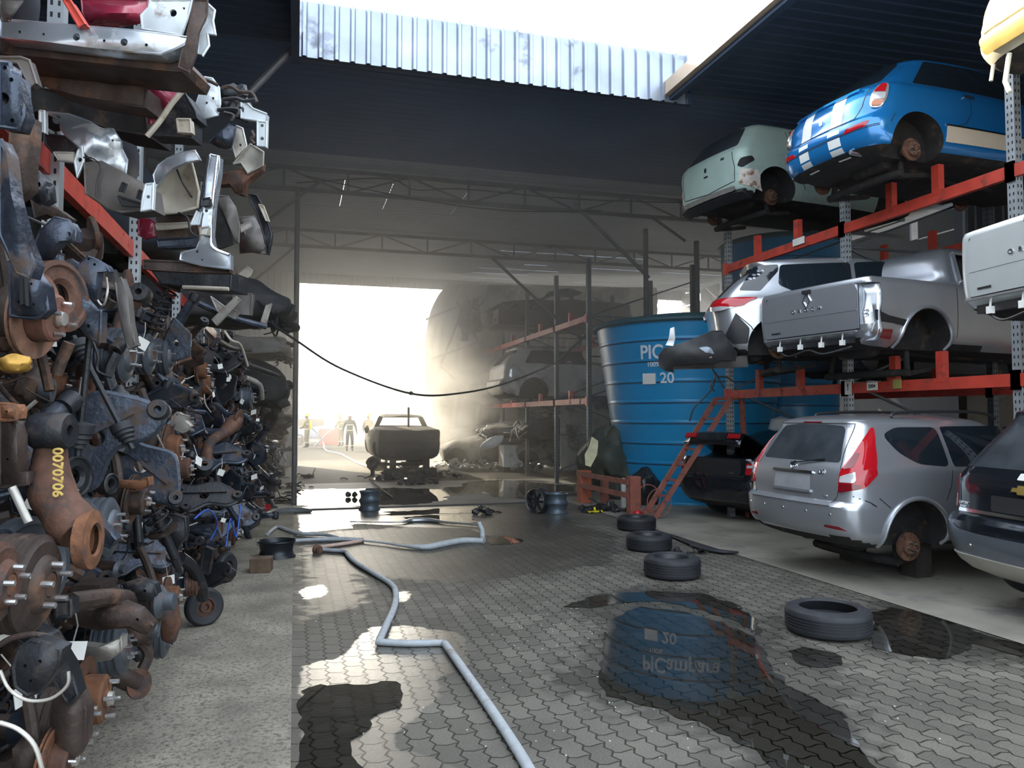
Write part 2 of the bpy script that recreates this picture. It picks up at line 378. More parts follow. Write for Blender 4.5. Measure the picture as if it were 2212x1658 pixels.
# ------------------------------------------------------------------ puddles
def jag(P, amp, step=.05):
    out = []
    for i in range(len(P)):
        a, b = Vector(P[i] + (0,)), Vector(P[(i + 1) % len(P)] + (0,)); n = max(1, int((b - a).length / step))
        for k in range(n):
            p = a.lerp(b, k / n); q = Vector((p.x * 9, p.y * 9, 3.3))
            out.append((p.x + amp * mnoise.noise(q), p.y + amp * mnoise.noise(q + Vector((7, 1, 5))), 0))
    return out
def puddle(P, label, m, z=.004, amp=.05):
    bm = bmesh.new(); vs = [bm.verts.new((x, y, z)) for x, y, _ in jag(P, amp)]
    es = [bm.edges.new((vs[i], vs[(i + 1) % len(vs)])) for i in range(len(vs))]
    bmesh.ops.triangle_fill(bm, edges=es, use_beauty=True, normal=(0, 0, 1))
    for f in bm.faces:
        if f.normal.z < 0: f.normal_flip()
    o = mesh_obj('puddle', bm, m, smooth=False); return tag(o, label, 'puddle', 'puddles on the paving')
puddle([(max(.004, x), y) for x, y in gPUD['kerb']], 'dark puddle against the concrete strip at the bottom, left of the hose', M_PUD)
puddle(gPUD['tank'], 'large puddle mirroring the blue tank', M_PUD)
puddle(gPUD['tyre'], 'puddle right of the nearest tyre, along the concrete edge', M_PUD)
puddle(gPUD['mid'], 'small puddle in front of the nearest tyre', M_PUD)
puddle(gPUD['arm'], 'thin curved puddle just behind the large tank reflection', M_PUD)
puddle(gPUD['hose'], 'tiny bright puddle beside the upright end of the bumper strip', M_PUD)
puddle(gPUD['plank'], 'shallow puddle under the thin plank', M_PUD)
rs = random.Random(5)
def blob(cx, cy, rx, ry, n=22, ph=0):
    return [(cx + rx * math.cos(2 * math.pi * k / n) * (1 + .45 * mnoise.noise(Vector((cx + math.cos(6.283 * k / n) * 1.7, cy + math.sin(6.283 * k / n) * 1.7, ph)))), cy + ry * math.sin(2 * math.pi * k / n) * (1 + .45 * mnoise.noise(Vector((cx + math.cos(6.283 * k / n) * 1.7 + 9, cy + math.sin(6.283 * k / n) * 1.7, ph))))) for k in range(n)]
puddle(blob(1.55, 16.3, 1.95, 1.75, 40), 'wide sheet of water shining white on the slab, left half of the alley', M_PUDC, .003, .16)
puddle(blob(4.9, 16.9, 1.35, 2.1, 40, 4), 'brown water sheet on the slab below the white crate', M_PUDC, .0035, .16)
puddle(blob(6.9, 16.3, .5, 1.2, 30, 6), 'water sheet on the slab beside the fence rails', M_PUDC, .0035, .1)
puddle(blob(2.4, 20.6, .55, .5, 24, 3), 'water pool left of the burnt car', M_PUD, .004, .1)
puddle(blob(2.35, 13.2, 1.0, .35, 26, 2), 'bright water strip behind the lone wheel rim', M_PUD, .004, .12)
# ------------------------------------------------------------------ shed roof, walls
def corr_sheet(bm, o, ax, ay, L, H, pitch=.2, depth=.04, nrm=None, mi=0, jitter=0, gaps=0):
    """corrugated sheet: origin o, ribs repeat along ax (length L), run along ay (length H)"""
    ax, ay = Vector(ax).normalized(), Vector(ay).normalized(); n = nrm or ax.cross(ay)
    prof = [(0, 0), (.32, 0), (.42, 1), (.58, 1), (.68, 0)]
    xs = []; k = 0
    while k * pitch < L:
        for a, b in prof:
            x = (k + a) * pitch
            if x <= L: xs.append((x, b * depth))
        k += 1
    xs.append((L, 0))
    A = [bm.verts.new(Vector(o) + ax * x + n * d) for x, d in xs]; B = [bm.verts.new(Vector(o) + ax * x + n * d + ay * H) for x, d in xs]
    for i in range(len(xs) - 1): bm.faces.new((A[i], A[i + 1], B[i + 1], B[i])).material_index = mi
def solid(o, th):
    md = o.modifiers.new('th', 'SOLIDIFY'); md.thickness = th; md.offset = 0; return o
M_ROOF = mat('smoke_blue_roof_sheet', (.045, .075, .13), .6, .2, var=.15, scale=.8)  # blue of skylight scattered in smoke is put into the sheet colour
M_ROOFE = mat('lit_roof_sheet', (.33, .36, .42), .65, .1, var=.15, scale=.6)  # colour lightened to imitate light on the rear roof and far walls
M_GALV = mat('galvanised_sheet', (.34, .38, .45), .38, .8, var=.18, scale=1.6, blotch=(.16, .17, .2), bl_amt=.22, bl_scale=1.1)
M_STEEL = mat('sooty_steel', (.10, .10, .105), .6, .3, var=.3, scale=4)
M_GUT = mat('cream_gutter', (.62, .5, .38), .5, .1, var=.12, scale=3)
ZR, YF, XR = 6.35, 10.1, 5.3
YE = 27.0
def struct(name, bm, m, smooth=False): o = mesh_obj(name, bm, m, smooth=smooth); o['kind'] = 'structure'; return o
M_ROOFM = mat('shaded_roof_sheet', (.10, .145, .24), .65, .1, var=.15, scale=.6)  # shaded, bluer copy of the rear sheet, for the front ceiling
def roof_sheet(x0, x1, y0, y1, m=None): bm = bmesh.new(); corr_sheet(bm, (x0, y0, ZR + .25), (0, 1, 0), (1, 0, 0), y1 - y0, x1 - x0, .2, .008, Vector((0, 0, -1))); solid(struct('ceiling', bm, m or M_ROOFE), .02)
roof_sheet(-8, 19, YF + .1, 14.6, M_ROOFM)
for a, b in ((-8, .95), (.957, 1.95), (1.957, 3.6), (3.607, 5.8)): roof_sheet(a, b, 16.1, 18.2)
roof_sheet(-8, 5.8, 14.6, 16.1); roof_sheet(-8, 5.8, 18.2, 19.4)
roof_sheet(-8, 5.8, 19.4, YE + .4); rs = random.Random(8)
yy = 14.6
while yy < YE:      # roofing over the far racks, daylight showing at some of the laps
    y2 = min(yy + .9, YE + .4); x = 5.8
    while x < 19: x2 = min(19, x + rs.choice((.8, 1.3, 2.0))); roof_sheet(x, x2, yy, y2 - (rs.choice((0, 0, .04, .06)) if yy > 20 else 0)); x = x2
    yy = y2
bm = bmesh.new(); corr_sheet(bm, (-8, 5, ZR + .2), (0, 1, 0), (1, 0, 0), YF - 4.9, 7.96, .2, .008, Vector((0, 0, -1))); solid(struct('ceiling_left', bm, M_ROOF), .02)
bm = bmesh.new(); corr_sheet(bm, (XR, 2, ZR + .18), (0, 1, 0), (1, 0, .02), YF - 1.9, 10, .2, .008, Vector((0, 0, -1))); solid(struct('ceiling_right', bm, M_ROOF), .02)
bm = bmesh.new(); corr_sheet(bm, (-.04, YF, ZR - .03), (1, 0, 0), (0, 0, 1), XR + .34, .74, .205, .045, Vector((0, -1, 0))); solid(struct('trim_fascia', bm, M_GALV), .008)
bm = bmesh.new(); bm_box(bm, (XR - .09, 2, ZR + .06), (XR + .02, YF + .05, ZR + .26)); struct('trim_gutter', bm, M_GUT)
bm = bmesh.new(); bm_box(bm, (XR + .0, 2, ZR - .0), (XR + .1, YF + .05, ZR + .07)); bm_box(bm, (-.1, 5, ZR - .12), (.0, YF + .05, ZR + .3)); bm_box(bm, (-.06, YF + .06, ZR + .0), (XR + .4, YF + .15, ZR + .2)); struct('beam_eaves', bm, M_ROOF)
# walls
M_WALLR = mat('beige_block_wall', (.42, .34, .26), .85, var=.2, scale=.7, blotch=(.2, .17, .14), bl_amt=.4, bl_scale=.8)
M_WALLD = mat('dark_sheet_wall', (.09, .095, .10), .6, .2, var=.3, scale=.8)
bm = bmesh.new(); bm_box(bm, (-5.4, 0, 0), (-5.2, YE, ZR + .3)); struct('wall_left', bm, M_WALLD)
bm = bmesh.new(); bm_box(bm, (12.6, -3, 0), (12.8, YF + 2, 3.9)); struct('wall_right', bm, M_WALLR)
bm = bmesh.new(); corr_sheet(bm, (12.7, -3, 3.9), (0, 1, 0), (0, 0, 1), YF + 5, 2.8, .2, .03, Vector((-1, 0, 0))); solid(struct('wall_right_upper', bm, M_WALLD), .01)
# far side wall of sheets, with daylight slits between their courses
bm = bmesh.new(); zz = 0.0; rs = random.Random(3)
for k in range(13):
    h = .5; y = 12.1
    while y < YE:
        L = rs.choice((1.5, 2.2, 3.0)); bm_box(bm, (14.6 + rs.uniform(0, .03), y + rs.choice((0, 0, .0, .25)) * (k > 5), k * h), (14.66, min(y + L, YE), (k + 1) * h - (rs.choice((.0, .03, .05)) if k > 5 else 0))); y += L
bm_box(bm, (12.6, 11.9, 0), (14.7, 12.1, ZR + .3)); struct('wall_right_rear', bm, M_ROOFE)
# end wall above and beside the opening
XO1 = onY(918, 800, YE).x; ZO = onY(790, 618, YE).z
bm = bmesh.new(); corr_sheet(bm, (-7.2, YE, ZO), (1, 0, 0), (0, 0, 1), 22, ZR + .45 - ZO, .2, .03, Vector((0, -1, 0)))
solid(struct('wall_end', bm, M_ROOFE), .01)
bm = bmesh.new(); corr_sheet(bm, (-7.2, YE, 0), (1, 0, 0), (0, 0, 1), 7.25, ZO, .2, .03, Vector((0, -1, 0))); solid(struct('wall_end_left', bm, M_ROOFE), .01)
# ------------------------------------------------------------------ car bodies: plan outlines stacked by height
KEYS = ('xr', 'xf', 'hw', 'rrx', 'rry', 'frx', 'fry', 'bow')
def pchip(xk, yk, x):
    xk, yk = np.asarray(xk, float), np.asarray(yk, float); h = np.diff(xk); d = np.diff(yk) / h; n = len(xk)
    m = np.zeros(n); m[0], m[-1] = d[0], d[-1]
    for i in range(1, n - 1):
        if d[i - 1] * d[i] > 0:
            w1, w2 = 2 * h[i] + h[i - 1], h[i] + 2 * h[i - 1]; m[i] = (w1 + w2) / (w1 / d[i - 1] + w2 / d[i])
    i = np.clip(np.searchsorted(xk, x) - 1, 0, n - 2); t = (x - xk[i]) / h[i]
    return (2 * t**3 - 3 * t**2 + 1) * yk[i] + (t**3 - 2 * t**2 + t) * h[i] * m[i] + (-2 * t**3 + 3 * t**2) * yk[i + 1] + (t**3 - t**2) * h[i] * m[i + 1]
class Body:
    """levels: rows of (z, xr, xf, hw, rrx, rry, frx, fry, bow); x forward, y left, z up"""
    def __init__(s, levels, bulge=.05):
        s.L = [list(l) + [None] * (9 - len(l)) for l in levels]
        for i, l in enumerate(s.L):
            for k in range(9):
                if l[k] is None: l[k] = s.L[i - 1][k]
        s.z = [l[0] for l in s.L]; s.bulge = bulge; s._c = {}
    def par(s, z):
        z = min(max(z, s.z[0]), s.z[-1])
        return [float(pchip(s.z, [l[k] for l in s.L], z)) for k in range(1, 9)]
    def outline(s, z):
        key = round(z, 5)
        if key in s._c: return s._c[key]
        xr, xf, hw, rrx, rry, frx, fry, bow = s.par(z)
        rry = min(rry, hw * .98); fry = min(fry, hw * .98); ln = xf - xr
        rrx = min(rrx, ln * .45); frx = min(frx, ln * .45)
        P = []
        for k in range(11): y = (hw - rry) * k / 11; P.append((xr + bow * (y / hw) ** 2, y))
        b1 = bow * ((hw - rry) / hw) ** 2
        for k in range(13):
            a = math.pi / 2 * k / 12; e = .86
            P.append((xr + b1 + (rrx - b1) * (1 - math.cos(a) ** e), hw - rry + rry * math.sin(a) ** e))
        x0, x1 = xr + rrx, xf - frx
        for k in range(1, 44): P.append((x0 + (x1 - x0) * k / 44, hw))
        for k in range(11):
            a = math.pi / 2 * (1 - k / 10); P.append((xf - frx + frx * math.cos(a), hw - fry + fry * math.sin(a)))
        for k in range(1, 7): P.append((xf + .06 * 0, (hw - fry) * (1 - k / 6)))
        xm, hl = (xr + xf) / 2, ln / 2
        P = [(x, y - s.bulge * ((x - xm) / hl) ** 2 * (y / hw)) for x, y in P]
        A = np.array(P); d = np.hypot(*(A[1:] - A[:-1]).T); arc = np.concatenate([[0], np.cumsum(d)])
        s._c[key] = (A, arc); return A, arc
    def p_arc(s, u, z):
        A, arc = s.outline(z); a = abs(u)
        return Vector((float(np.interp(a, arc, A[:, 0])), math.copysign(float(np.interp(a, arc, A[:, 1])), u), z))
    def p_side(s, x, z, sg):
        A, arc = s.outline(z); i0 = 12; k = A[i0:68, 0]
        return Vector((x, sg * float(np.interp(x, k, A[i0:68, 1])), z))
    def p_rear(s, y, z):
        A, arc = s.outline(z); return Vector((float(np.interp(abs(y), A[:24, 1], A[:24, 0])), y, z))
    def arc_of_x(s, x, z):
        A, arc = s.outline(z); return float(np.interp(x, A[10:68, 0], arc[10:68]))
    def pt(s, u, z, kind, sg=1):
        return s.p_arc(u * sg, z) if kind == 'arc' else s.p_side(u, z, sg)
    def nrm(s, u, z, kind, sg=1):
        e = .006
        a = s.pt(u + e, z, kind, sg) - s.pt(u - e, z, kind, sg); b = s.pt(u, z + e, kind, sg) - s.pt(u, z - e, kind, sg)
        n = a.cross(b)
        if n.length < 1e-9: return Vector((-1, 0, 0))
        n.normalize(); c = Vector(((s.par(z)[0] + s.par(z)[1]) / 2, 0, .7)); p = s.pt(u, z, kind, sg)
        return n if n.dot(p - c) > 0 else -n
    def mesh(s, bm, dz=.035, mi=0):
        zs = []
        for a, b in zip(s.z, s.z[1:]):
            n = max(1, int(math.ceil((b - a) / dz))); zs += [a + (b - a) * k / n for k in range(n)]
        zs.append(s.z[-1]); rings = []
        for z in zs:
            A, _ = s.outline(z); h = [(x, y) for x, y in A]
            full = h + [(x, -y) for x, y in h[-2:0:-1]]
            rings.append([bm.verts.new((x, y, z)) for x, y in full])
        n = len(rings[0])
        for a, b in zip(rings, rings[1:]):
            for j in range(n): bm.faces.new((a[j], a[(j + 1) % n], b[(j + 1) % n], b[j])).material_index = mi
        bm.faces.new(rings[0]).material_index = mi; bm.faces.new(rings[-1]).material_index = mi
    def patch(s, bm, poly, kind='arc', sg=1, off=.004, skirt=.012, step=.06, mi=0, bulge=0.0):
        """poly in (u, z): u = arc from the rear centre ('arc') or x along the side ('side')"""
        g = bmesh.new(); vs = [g.verts.new((u, z, 0)) for u, z in poly]; g.faces.new(vs)
        us, zs = [p[0] for p in poly], [p[1] for p in poly]
        for ax, lo, hi in ((0, min(us), max(us)), (1, min(zs), max(zs))):
            n = int((hi - lo) / step)
            for k in range(1, n + 1):
                c = lo + (hi - lo) * k / (n + 1); co = [0, 0, 0]; co[ax] = c; no = [0, 0, 0]; no[ax] = 1
                bmesh.ops.bisect_plane(g, geom=g.verts[:] + g.edges[:] + g.faces[:], plane_co=co, plane_no=no)
        cu, cz = (min(us) + max(us)) / 2, (min(zs) + max(zs)) / 2; hu, hz = (max(us) - min(us)) / 2, (max(zs) - min(zs)) / 2
        bnd = [e for e in g.edges if len(e.link_faces) == 1]
        mp = {}; low = {}
        for v in g.verts:
            u, z = v.co.x, v.co.y; n = s.nrm(u, z, kind, sg); p = s.pt(u, z, kind, sg)
            b = bulge * max(0, 1 - ((u - cu) / hu) ** 2) * max(0, 1 - ((z - cz) / hz) ** 2) if bulge else 0
            mp[v] = bm.verts.new(p + n * (off + b)); low[v] = (p, n)
        for f in g.faces:
            vv = [mp[v] for v in f.verts]
            if sg < 0 or kind == 'arc': pass
            try: bm.faces.new(vv).material_index = mi
            except ValueError: pass
        if skirt:
            lv = {}
            for e in bnd:
                for v in e.verts:
                    if v not in lv: p, n = low[v]; lv[v] = bm.verts.new(p + n * (off - skirt))
                a, b = e.verts
                try: bm.faces.new((mp[a], mp[b], lv[b], lv[a])).material_index = mi
                except ValueError: pass
        g.free()
    def strip(s, bm, line, kind='arc', sg=1, w=.008, off=.0015, mi=0):
        """thin line (shut gap) on the skin"""
        pts = []
        for a, b in zip(line, line[1:]):
            L = math.hypot(b[0] - a[0], b[1] - a[1]); n = max(1, int(L / .05)); pts += [(a[0] + (b[0] - a[0]) * k / n, a[1] + (b[1] - a[1]) * k / n) for k in range(n)]
        pts.append(line[-1]); prev = None
        for i, (u, z) in enumerate(pts):
            q = pts[min(i + 1, len(pts) - 1)]; p = pts[max(i - 1, 0)]
            du, dzz = q[0] - p[0], q[1] - p[1]; L = math.hypot(du, dzz) or 1; ou, oz = -dzz / L * w / 2, du / L * w / 2
            n = s.nrm(u, z, kind, sg)
            cur = [bm.verts.new(s.pt(u + k * ou, z + k * oz, kind, sg) + n * off) for k in (-1, 1)]
            if prev: bm.faces.new((prev[0], prev[1], cur[1], cur[0])).material_index = mi
            prev = cur
def boolean(o, cutters, op='DIFFERENCE'):
    for c in cutters:
        md = o.modifiers.new('b', 'BOOLEAN'); md.operation = op; md.object = c; md.solver = 'EXACT'; md.material_mode = 'TRANSFER'
    dg = bpy.context.evaluated_depsgraph_get(); me = bpy.data.meshes.new_from_object(o.evaluated_get(dg), depsgraph=dg)
    o.modifiers.clear(); old = o.data; nm = old.name; o.data = me; bpy.data.meshes.remove(old); me.name = nm
    me.polygons.foreach_set('use_smooth', [True] * len(me.polygons))
    try: me.set_sharp_from_angle(angle=R(35))
    except Exception: pass
    for c in cutters:
        m = c.data; bpy.data.objects.remove(c); bpy.data.meshes.remove(m)
def cut_cyl(x, z, r, y0, y1, m):
    bm = bmesh.new(); bm_lathe(bm, [(0, 0), (r, 0), (r, y1 - y0), (0, y1 - y0)], axis_M((x, y0, z), (0, 1, 0)), 40)
    return mesh_obj('cutter', bm, m)
def cut_prism(pts_xz, y0, y1, m):
    bm = bmesh.new(); a = [bm.verts.new((x, y0, z)) for x, z in pts_xz]; b = [bm.verts.new((x, y1, z)) for x, z in pts_xz]; n = len(a)
    bm.faces.new(a); bm.faces.new(b[::-1])
    for i in range(n): bm.faces.new((a[i], a[(i + 1) % n], b[(i + 1) % n], b[i]))
    return mesh_obj('cutter', bm, m, smooth=False)
def cut_prism_x(pts_yz, x0, x1, m):
    bm = bmesh.new(); a = [bm.verts.new((x0, y, z)) for y, z in pts_yz]; b = [bm.verts.new((x1, y, z)) for y, z in pts_yz]; n = len(a)
    bm.faces.new(a); bm.faces.new(b[::-1])
    for i in range(n): bm.faces.new((a[i], a[(i + 1) % n], b[(i + 1) % n], b[i]))
    return mesh_obj('cutter', bm, m, smooth=False)
def round_poly(P, r=.04, n=4):
    out = []; k = len(P)
    for i in range(k):
        a, b, c = Vector(P[i - 1]), Vector(P[i]), Vector(P[(i + 1) % k])
        ra = min(r, (a - b).length * .45); rc = min(r, (c - b).length * .45)
        p, q = b + (a - b).normalized() * ra, b + (c - b).normalized() * rc
        for j in range(n + 1): t = j / n; v = p * (1 - t) ** 2 + b * 2 * t * (1 - t) + q * t * t; out.append((v.x, v.y))
    return out
M_GAP = mat('shut_gap', (.012, .012, .014), .8, var=0)
M_GLASS = mat('tinted_glass', (.012, .018, .024), .04, var=0, spec=.8)
M_GLASSD = mat('dusty_glass', (.035, .042, .05), .22, var=.3, scale=4, spec=.6)
M_BLACKP = mat('black_plastic', (.018, .019, .021), .45, var=.1)
M_UNDER = mat('underbody', (.016, .015, .015), .85, var=.4, scale=8, blotch=(.07, .045, .03), bl_amt=.3, bl_scale=6)
M_LAMPR = mat('red_lamp', (.42, .008, .015), .08, var=0, coat=.6)
M_LAMPRD = mat('deep_red_lamp', (.16, .005, .01), .08, var=0, coat=.6)
M_LAMPW = mat('clear_lamp', (.62, .64, .66), .12, .3, var=.1, scale=20, coat=.6)
M_CHROME = mat('chrome', (.75, .76, .78), .14, 1.0, var=.05)
M_PLATE = mat('bare_plate_recess', (.30, .31, .33), .5, .2, var=.12)
M_DISC = mat('rusty_disc', (.15, .075, .045), .75, .3, var=.35, scale=18, blotch=(.05, .03, .025), bl_amt=.5, bl_scale=14)
M_STUD = mat('bright_studs', (.7, .7, .7), .25, .9, var=.1)
M_TYRE = mat('tyre_rubber', (.018, .020, .024), .62, var=.25, scale=10, spec=.45)
M_SILVER = mat('silver_paint', (.50, .53, .57), .30, .75, var=.05, scale=2, coat=.7)
M_SILVERW = mat('pale_silver_paint', (.60, .66, .68), .34, .45, var=.06, scale=2, coat=.5)
M_BARE = mat('bare_zinc_steel', (.55, .58, .62), .34, .85, var=.15, scale=5)
def hub(root, x, y, z, sg, r=.135, name='brake_disc', m=None, studs=5):
    """brake disc with bell and wheel studs, face outwards along sg*y"""
    bm = bmesh.new(); M = axis_M((x, y, z), (0, sg, 0))
    bm_lathe(bm, [(0, .045), (.03, .05), (.032, .035), (.072, .035), (.078, .03), (.082, 0), (r, 0), (r, -.022), (.06, -.022), (.05, -.12), (0, -.12)], M, 30)
    d = mesh_obj(name, bm, m or M_DISC, root)
    for k in range(studs):
        b2 = bmesh.new(); a = 6.283 * k / studs
        bm_lathe(b2, [(0, 0), (.009, 0), (.009, .032), (0, .034)], M @ Matrix.Translation((.052 * math.cos(a), .052 * math.sin(a), .03)), 8)
        mesh_obj('wheel_stud', b2, M_STUD, d)
    return d
def wheel(root, x, y, z, sg, r=.31, w=.19, dark=True):
    bm = bmesh.new(); M = axis_M((x, y - sg * w, z), (0, sg, 0))
    ri = r * .64
    bm_lathe(bm, [(ri, 0), (r * .9, .0), (r * .985, .02), (r, .05), (r, w - .05), (r * .985, w - .02), (r * .9, w), (ri, w - .012)], M, 40, close=True)
    t = mesh_obj('tyre', bm, M_TYRE, root)
    bm = bmesh.new(); bm_lathe(bm, [(0, w - .05), (.05, w - .045), (.07, w - .06), (ri * .8, w - .075), (ri, w - .02), (ri, .02), (0, .02)], M, 40)
    for k in range(5):
        a = 6.283 * k / 5 + .3; c, s_ = math.cos(a), math.sin(a)
        bm_bar(bm, M @ Vector((.04 * c, .04 * s_, w - .035)), M @ Vector((ri * .96 * c, ri * .96 * s_, w - .03)), .05, .02, 0, M.to_3x3() @ Vector((0, 0, 1)))
    mesh_obj('wheel_rim', bm, M_BLACKP if dark else M_BARE, root)
def sheet(bm, pts, d, bulge=0.0, amp=.0, th=.012, step=16, mi=0, fr=5, slope=(0, 0), holes=(), bead=.007):
    """bent sheet metal: outline as seen from the alley, at depth d, bellied by bulge and crumpled by amp"""
    g = bmesh.new(); vs = [g.verts.new((x, y, 0)) for x, y in pts]; es = [g.edges.new((vs[i], vs[(i + 1) % len(vs)])) for i in range(len(vs))]
    for hx, hy, hr in holes:
        hv = [g.verts.new((hx + hr * math.cos(6.283 * k / 12), hy + hr * math.sin(6.283 * k / 12), 0)) for k in range(12)]; es += [g.edges.new((hv[i], hv[(i + 1) % 12])) for i in range(12)]
    bmesh.ops.triangle_fill(g, edges=es, use_beauty=True, normal=(0, 0, 1))
    xs, ys = [p[0] for p in pts], [p[1] for p in pts]
    for ax, lo, hi in ((0, min(xs), max(xs)), (1, min(ys), max(ys))):
        n = int((hi - lo) / step)
        for k in range(1, n + 1):
            co = [0, 0, 0]; co[ax] = lo + (hi - lo) * k / (n + 1); no = [0, 0, 0]; no[ax] = 1
            bmesh.ops.bisect_plane(g, geom=g.verts[:] + g.edges[:] + g.faces[:], plane_co=co, plane_no=no)
    bmesh.ops.triangulate(g, faces=g.faces[:])
    cx, cy = (min(xs) + max(xs)) / 2, (min(ys) + max(ys)) / 2; hx, hy = max(1, (max(xs) - min(xs)) / 2), max(1, (max(ys) - min(ys)) / 2)
    for v in g.verts:
        x, y = v.co.x, v.co.y; u, w_ = (x - cx) / hx, (y - cy) / hy
        dd = d + slope[0] * u + slope[1] * w_ - bulge * (1 - u * u) * (1 - w_ * w_) * 1.0
        p = at(x, y, dd); dd += amp * mnoise.noise(p * fr) + amp * .4 * mnoise.noise(p * fr * 2.7); v.co = at(x, y, dd)
    g.normal_update()
    for f in g.faces:
        if f.normal.dot(_f) > 0: f.normal_flip()
        f.material_index = mi
    if th: 
        r = bmesh.ops.extrude_face_region(g, geom=g.faces[:]); ev = [x for x in r['geom'] if isinstance(x, bmesh.types.BMVert)]
        bmesh.ops.translate(g, verts=ev, vec=_f * th)
    me = bpy.data.meshes.new('t'); g.to_mesh(me); g.free(); bm.from_mesh(me); bpy.data.meshes.remove(me)
    if bead:
        L = []
        for i in range(len(pts)):
            a, b = pts[i], pts[(i + 1) % len(pts)]; n = max(1, int(math.hypot(b[0] - a[0], b[1] - a[1]) / step))
            for k in range(n):
                x, y = a[0] + (b[0] - a[0]) * k / n, a[1] + (b[1] - a[1]) * k / n; dd = d + slope[0] * (x - cx) / hx + slope[1] * (y - cy) / hy; p = at(x, y, dd); dd += amp * mnoise.noise(p * fr) + amp * .4 * mnoise.noise(p * fr * 2.7); L.append(at(x, y, dd))
        bm_tube(bm, L + [L[0]], bead, 6, mi, caps=False)
def zp(pts, s, ox, oy): return [(ox + x * s, oy + y * s) for x, y in pts]
def Z5(p): return zp(p, .2653, 0, 120)
def Z6(p): return zp(p, .2834, 300, 130)
def Z7(p): return zp(p, .2172, 0, 520)
def Z1(p): return zp(p, .2803, 0, 0)
def part_sheet(name, pts, d, m, parent=None, label=None, cat=None, group=None, **kw):
    bm = bmesh.new(); sheet(bm, pts, d, **kw); o = mesh_obj(name, bm, m, parent, angle=50)
    return tag(o, label, cat, group) if label else o
def section(name, label, cat='car body section'):
    o = empty(name, (0, 0, 0), label, cat); return o
def tubep(name, pts, r, m, parent=None, n=8, label=None, cat=None, group=None, sm=4):
    bm = bmesh.new(); P_ = [at(*p) for p in pts]; bm_tube(bm, smooth_path(P_, sm) if len(P_) > 2 else P_, r, n); o = mesh_obj(name, bm, m, parent)
    return tag(o, label, cat, group) if label else o
# rows: z, xr, xf, hw, rrx, rry, frx, fry, bow
WAGON = Body([
 (.20, .30, 4.20, .74, .22, .34, .5, .5, .06), (.27, .13, 4.36, .83), (.36, .035, 4.42, .872), (.50, .005, 4.44, .886), (.61, .0, 4.44, .888), (.635, .02, 4.44, .888),
 (.66, .065, 4.43, .888, .22, .30, .5, .5, .05), (.80, .075, 4.32, .889), (.93, .10, 3.75, .884), (.985, .125, 3.15, .868, .20, .24, .3, .5, .05), (1.02, .15, 3.02, .85),
 (1.20, .245, 2.62, .775), (1.38, .345, 2.26, .69), (1.43, .36, 2.16, .655, .18, .22, .3, .45, .05), (1.465, .44, 2.02, .58), (1.495, .62, 1.85, .44), (1.51, .95, 1.6, .22)], .06)
SUVB = Body([  # dark SUV at the frame edge
 (.24, .35, 4.3, .76, .26, .36, .5, .5, .07), (.33, .14, 4.45, .86), (.44, .05, 4.55, .90), (.60, .0, 4.6, .92), (.70, .005, 4.6, .925), (.735, .06, 4.58, .925),
 (.78, .10, 4.5, .92, .24, .30, .5, .5, .05), (1.0, .115, 4.2, .92), (1.08, .135, 3.4, .91), (1.13, .16, 3.25, .885), (1.35, .33, 2.85, .80), (1.58, .52, 2.45, .71), (1.63, .53, 2.3, .68, .2, .24, .3, .5, .05), (1.67, .64, 2.1, .58), (1.70, .95, 1.8, .35)], .06)
SEDAN = Body([  # black saloon
 (.18, .40, 4.3, .74, .3, .42, .5, .5, .08), (.26, .16, 4.5, .84), (.36, .05, 4.58, .88), (.52, .0, 4.62, .902), (.64, .0, 4.62, .905), (.665, .05, 4.62, .905),
 (.72, .07, 4.5, .903, .26, .36, .5, .5, .07), (.90, .07, 4.2, .895), (.985, .09, 3.6, .87), (1.0, .14, 3.5, .845), (1.03, .60, 3.3, .80, .3, .3, .4, .4, .05), (1.05, .84, 3.2, .785), (1.2, 1.20, 2.9, .70), (1.36, 1.58, 2.55, .62), (1.41, 1.8, 2.4, .55), (1.43, 2.0, 2.2, .3)], .07)
MINT = Body([  # mint wagon without bumper
 (.24, .28, 3.6, .74, .2, .3, .4, .4, .05), (.33, .14, 3.85, .80), (.45, .10, 3.95, .822), (.60, .085, 3.98, .828), (.78, .07, 3.9, .828), (.90, .085, 3.3, .822), (.95, .11, 2.85, .80),
 (1.02, .17, 2.72, .77), (1.2, .30, 2.45, .70), (1.36, .44, 2.15, .63, .18, .26, .3, .4, .05), (1.40, .52, 2.05, .58), (1.435, .72, 1.9, .45), (1.45, 1.0, 1.6, .22)], .06)
BLUE = Body([  # blue hatchback with white stripes
 (.20, .30, 3.55, .70, .32, .44, .4, .4, .10), (.28, .08, 3.75, .80), (.38, .02, 3.8, .83), (.50, .0, 3.82, .842), (.57, .01, 3.82, .844), (.585, .03, 3.82, .844),
 (.64, .05, 3.8, .838, .34, .46, .4, .4, .10), (.78, .07, 3.6, .835), (.90, .115, 3.0, .822), (.955, .15, 2.8, .80), (.97, .165, 2.75, .785), (1.1, .33, 2.6, .735), (1.28, .57, 2.38, .665), (1.36, .68, 2.28, .63, .3, .4, .3, .4, .08), (1.41, .80, 2.15, .55), (1.435, 1.0, 1.95, .40), (1.445, 1.25, 1.7, .2)], .08)
KICKS = Body([  # silver crossover
 (.26, .42, 4.1, .74, .3, .4, .5, .5, .08), (.36, .25, 4.2, .82), (.50, .18, 4.25, .85), (.66, .15, 4.28, .868), (.80, .13, 4.2, .872), (.92, .10, 4.0, .87), (.985, .13, 3.3, .85), (1.03, .17, 3.1, .82), (1.25, .38, 2.75, .73), (1.45, .62, 2.4, .66), (1.52, .60, 2.3, .63, .2, .3, .3, .4, .05), (1.56, .78, 2.1, .52), (1.585, 1.1, 1.8, .3)], .07)
